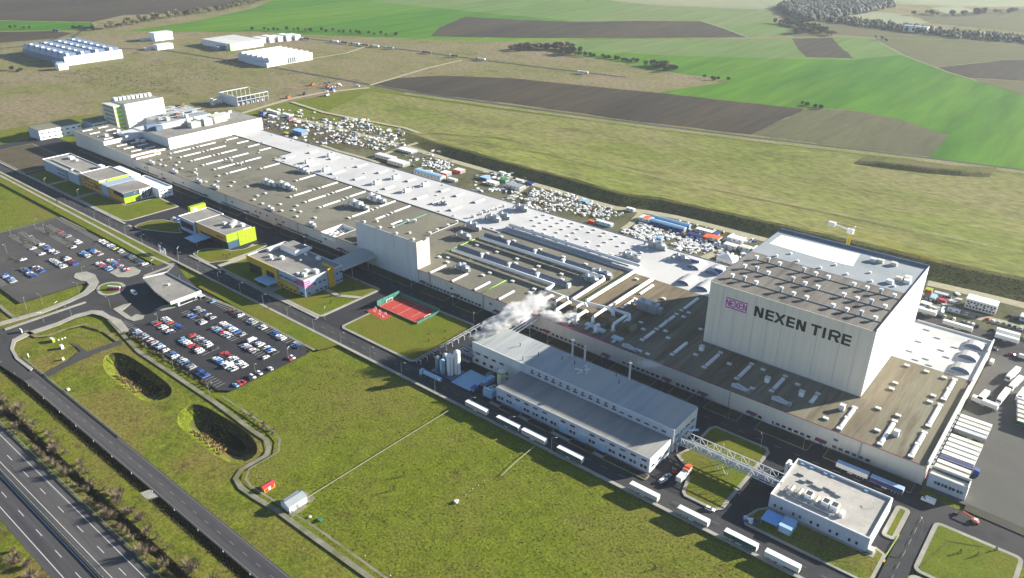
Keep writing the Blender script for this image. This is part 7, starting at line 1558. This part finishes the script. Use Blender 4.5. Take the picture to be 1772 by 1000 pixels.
for zn, poly, cnt, kinds in ZONES:
    P = SP(poly); xs = [p[0] for p in P]; ys = [p[1] for p in P]; k = 0
    while k < cnt*3.3:
        p = (yb.uniform(min(xs), max(xs)), yb.uniform(min(ys), max(ys)))
        if not inside(p, P): continue
        if yb.random() < .75: p = (round(p[0]/2.3)*2.3+yb.uniform(-.25, .25), round(p[1]/3.1)*3.1+yb.uniform(-.4, .4))
        kk = yb.choice(kinds); s = yb.uniform(.6, 1.2); rz = yb.uniform(-.2, .2)+.39
        if k < cnt and nb < 290:
            if kk not in BUN: o = bundle_mesh(kk).build('wrapped_bundle', None, local=True); BUN[kk] = o
            else: o = BUN[kk].copy(); COL.objects.link(o)
            o.location = (p[0], p[1], ZR); o.rotation_euler[2] = rz; o.scale = (s, s, s); nb += 1
            col = {4: 'pale grey', 6: 'grey', 7: 'brown'}.get(kk, 'white')
            tag(o, f'{col} bundle in the {zn}', 'bundle', 'wrapped bundles, '+zn)
        else:
            bm_ = bundle_mesh(kk); c_, s_ = math.cos(rz), math.sin(rz)
            heap.add([(p[0]+s*(v[0]*c_-v[1]*s_), p[1]+s*(v[0]*s_+v[1]*c_), ZR+s*.8*v[2]) for v in bm_.v], bm_.f, yb.choice((WHITE, OFFW, WHITE, STEELW, WHITE, BROWN, OFFW, METAL)) if yb.random() < .3 else bm_.m[0])
        k += 1
for px0, py0, px1, py1, n in ((450, 190, 560, 225, 90), (480, 218, 620, 250, 90), (640, 225, 700, 262, 60), (560, 205, 640, 222, 60), (700, 262, 780, 300, 40), (820, 300, 910, 335, 60), (880, 335, 930, 360, 40), (1130, 400, 1240, 435, 70), (1240, 420, 1300, 460, 50), (1590, 510, 1660, 545, 40), (240, 185, 330, 210, 40), (560, 143, 590, 160, 25), (1240, 415, 1330, 440, 20)):
    for _ in range(n):
        p = S(yb.uniform(px0, px1), yb.uniform(py0, py1))
        if p.y < 457.5: continue
        sx, sy, h = yb.uniform(.6, 2.6), yb.uniform(.5, 1.4), yb.uniform(.4, 1.8); a = yb.uniform(0, 3.1)
        heap.obox((p.x, p.y), (math.cos(a), math.sin(a)), sx, sy, ZR-.1, ZR+h, yb.choice((OFFW, WHITE, OFFW, WHITE, STEELW, STEELG, BROWN, METAL, CREAM, DARK, WHITE, OFFW, STEELW, BLUE, WHITE)))
tag(heap.build('yard_debris'), 'uncountable small bundles, pallets and scrap spread over the storage yard', None, None, 'stuff')
for i, (px, py, m_, lbl) in enumerate(((540, 148, ORED, 'orange excavator at the remote works entrance'), (566, 152, ORED, 'second orange digger by the remote works entrance'), (498, 170, ORED, 'small orange dumper beside the concrete road'), (575, 156, BLUE, 'blue machine in the remote works compound'), (528, 164, BROWN, 'brown trailer by the concrete road'), (565, 166, WHITE, 'white van-like machine by the concrete road'))):
    p = S(px, py); a = thing('site_machine', lbl, 'machine', (p.x, p.y, .3)); part('body', a, m_, (p.x-2.4, p.x+2.4, p.y-1.6, p.y+1.6, .9, 2.6)); part('track', a, DARK, (p.x-2.8, p.x+2.8, p.y-1.8, p.y-1.0, .2, 1.0), (p.x-2.8, p.x+2.8, p.y+1.0, p.y+1.8, .2, 1.0)); part('cab', a, GLASS, (p.x-1, p.x+.8, p.y-1, p.y+1, 2.6, 3.7))
    b = MB(); b.tube([(p.x+2, p.y, 2.4), (p.x+4.5, p.y, 4.6), (p.x+6.4, p.y, 1.6)], .3, m_, 5); b.build('arm', a)

# ================================================================== STEAM AND HAZE
def steam_mat(name, dens, sc, seed):
    m = bpy.data.materials.new(name); m.use_nodes = True; t = m.node_tree; L = t.links.new
    for n in list(t.nodes): t.nodes.remove(n)
    out = t.nodes.new('ShaderNodeOutputMaterial'); v = t.nodes.new('ShaderNodeVolumePrincipled'); v.inputs['Color'].default_value = (.98, .98, .98, 1); v.inputs['Anisotropy'].default_value = .2
    tc = t.nodes.new('ShaderNodeTexCoord'); ln = t.nodes.new('ShaderNodeVectorMath'); ln.operation = 'LENGTH'; L(tc.outputs['Object'], ln.inputs[0])
    mp = t.nodes.new('ShaderNodeMapping'); mp.inputs['Location'].default_value = (seed, seed*2, 0); L(tc.outputs['Object'], mp.inputs[0])
    nz = t.nodes.new('ShaderNodeTexNoise'); nz.inputs['Scale'].default_value = sc; nz.inputs['Detail'].default_value = 3.5; nz.inputs['Roughness'].default_value = .55; L(mp.outputs[0], nz.inputs['Vector'])
    a = t.nodes.new('ShaderNodeMath'); a.operation = 'MULTIPLY_ADD'; L(ln.outputs['Value'], a.inputs[0]); a.inputs[1].default_value = -.42; L(nz.outputs[0], a.inputs[2])
    r = t.nodes.new('ShaderNodeMapRange'); r.inputs[1].default_value = .13; r.inputs[2].default_value = .62; r.inputs[3].default_value = 0; r.inputs[4].default_value = dens; L(a.outputs[0], r.inputs[0])
    L(r.outputs[0], v.inputs['Density']); L(v.outputs[0], out.inputs['Volume']); return m
def ico(name):
    me = bpy.data.meshes.new(name); bm = bmesh.new(); bmesh.ops.create_icosphere(bm, subdivisions=3, radius=1); bm.to_mesh(me); bm.free(); return me
SPH = ico('steam')
for i, (c, r, rot, dn, sc, lbl) in enumerate((((-246.3, 274, 15.8), (6.5, 2.6, 2.2), R(65), 2.6, 2.4, 'narrow root of the steam plume leaving the plant house corner'),
        ((-243.5, 285.5, 18.6), (9.5, 4.6, 4.2), R(72), 2.0, 2.6, 'billowing white steam over the pale end of the plant house roof'),
        ((-240.5, 298.5, 21.4), (11, 6.2, 5.6), R(80), 1.3, 2.8, 'widest white steam cloud drifting towards the hall roof'),
        ((-238, 312.5, 23), (9, 6, 5.5), R(70), .6, 3.0, 'thin fading steam at the top of the plume above the hall'),
        ((-230, 319, 13.6), (8, 4, 3.4), R(15), 2.2, 2.4, 'dense separate steam puff on the hall front edge by the pipes'),
        ((-222, 326, 14.0), (4.5, 3, 2.8), R(0), 1.2, 2.4, 'small steam puff among the bent roof ducts'),
        ((-157, 300, 20.5), (7, 2.6, 2.2), R(35), .45, 3.0, 'faint wisp of steam from the lone flue near the high-bay block'))):
    o = bpy.data.objects.new('steam', SPH.copy()); COL.objects.link(o); o.data.materials.append(steam_mat('steam_volume', dn*.62, sc*.9, i*3.1)); o.location = c; o.scale = tuple(q*1.22 for q in r); o.rotation_euler = (0, 0, rot); tag(o, lbl, None, None, 'stuff')
hz = bpy.data.materials.new('haze_air'); hz.use_nodes = True; t = hz.node_tree
for n in list(t.nodes): t.nodes.remove(n)
o_ = t.nodes.new('ShaderNodeOutputMaterial'); v = t.nodes.new('ShaderNodeVolumePrincipled'); v.inputs['Color'].default_value = (.80, .88, 1.0, 1); v.inputs['Density'].default_value = .000046; v.inputs['Anisotropy'].default_value = .3
t.links.new(v.outputs[0], o_.inputs['Volume'])
b = MB(); b.box(-9200, 6200, -3200, 12200, -8, 236, hz); tag(b.build('haze'), 'thin pale air over the whole countryside', None, None, 'stuff')
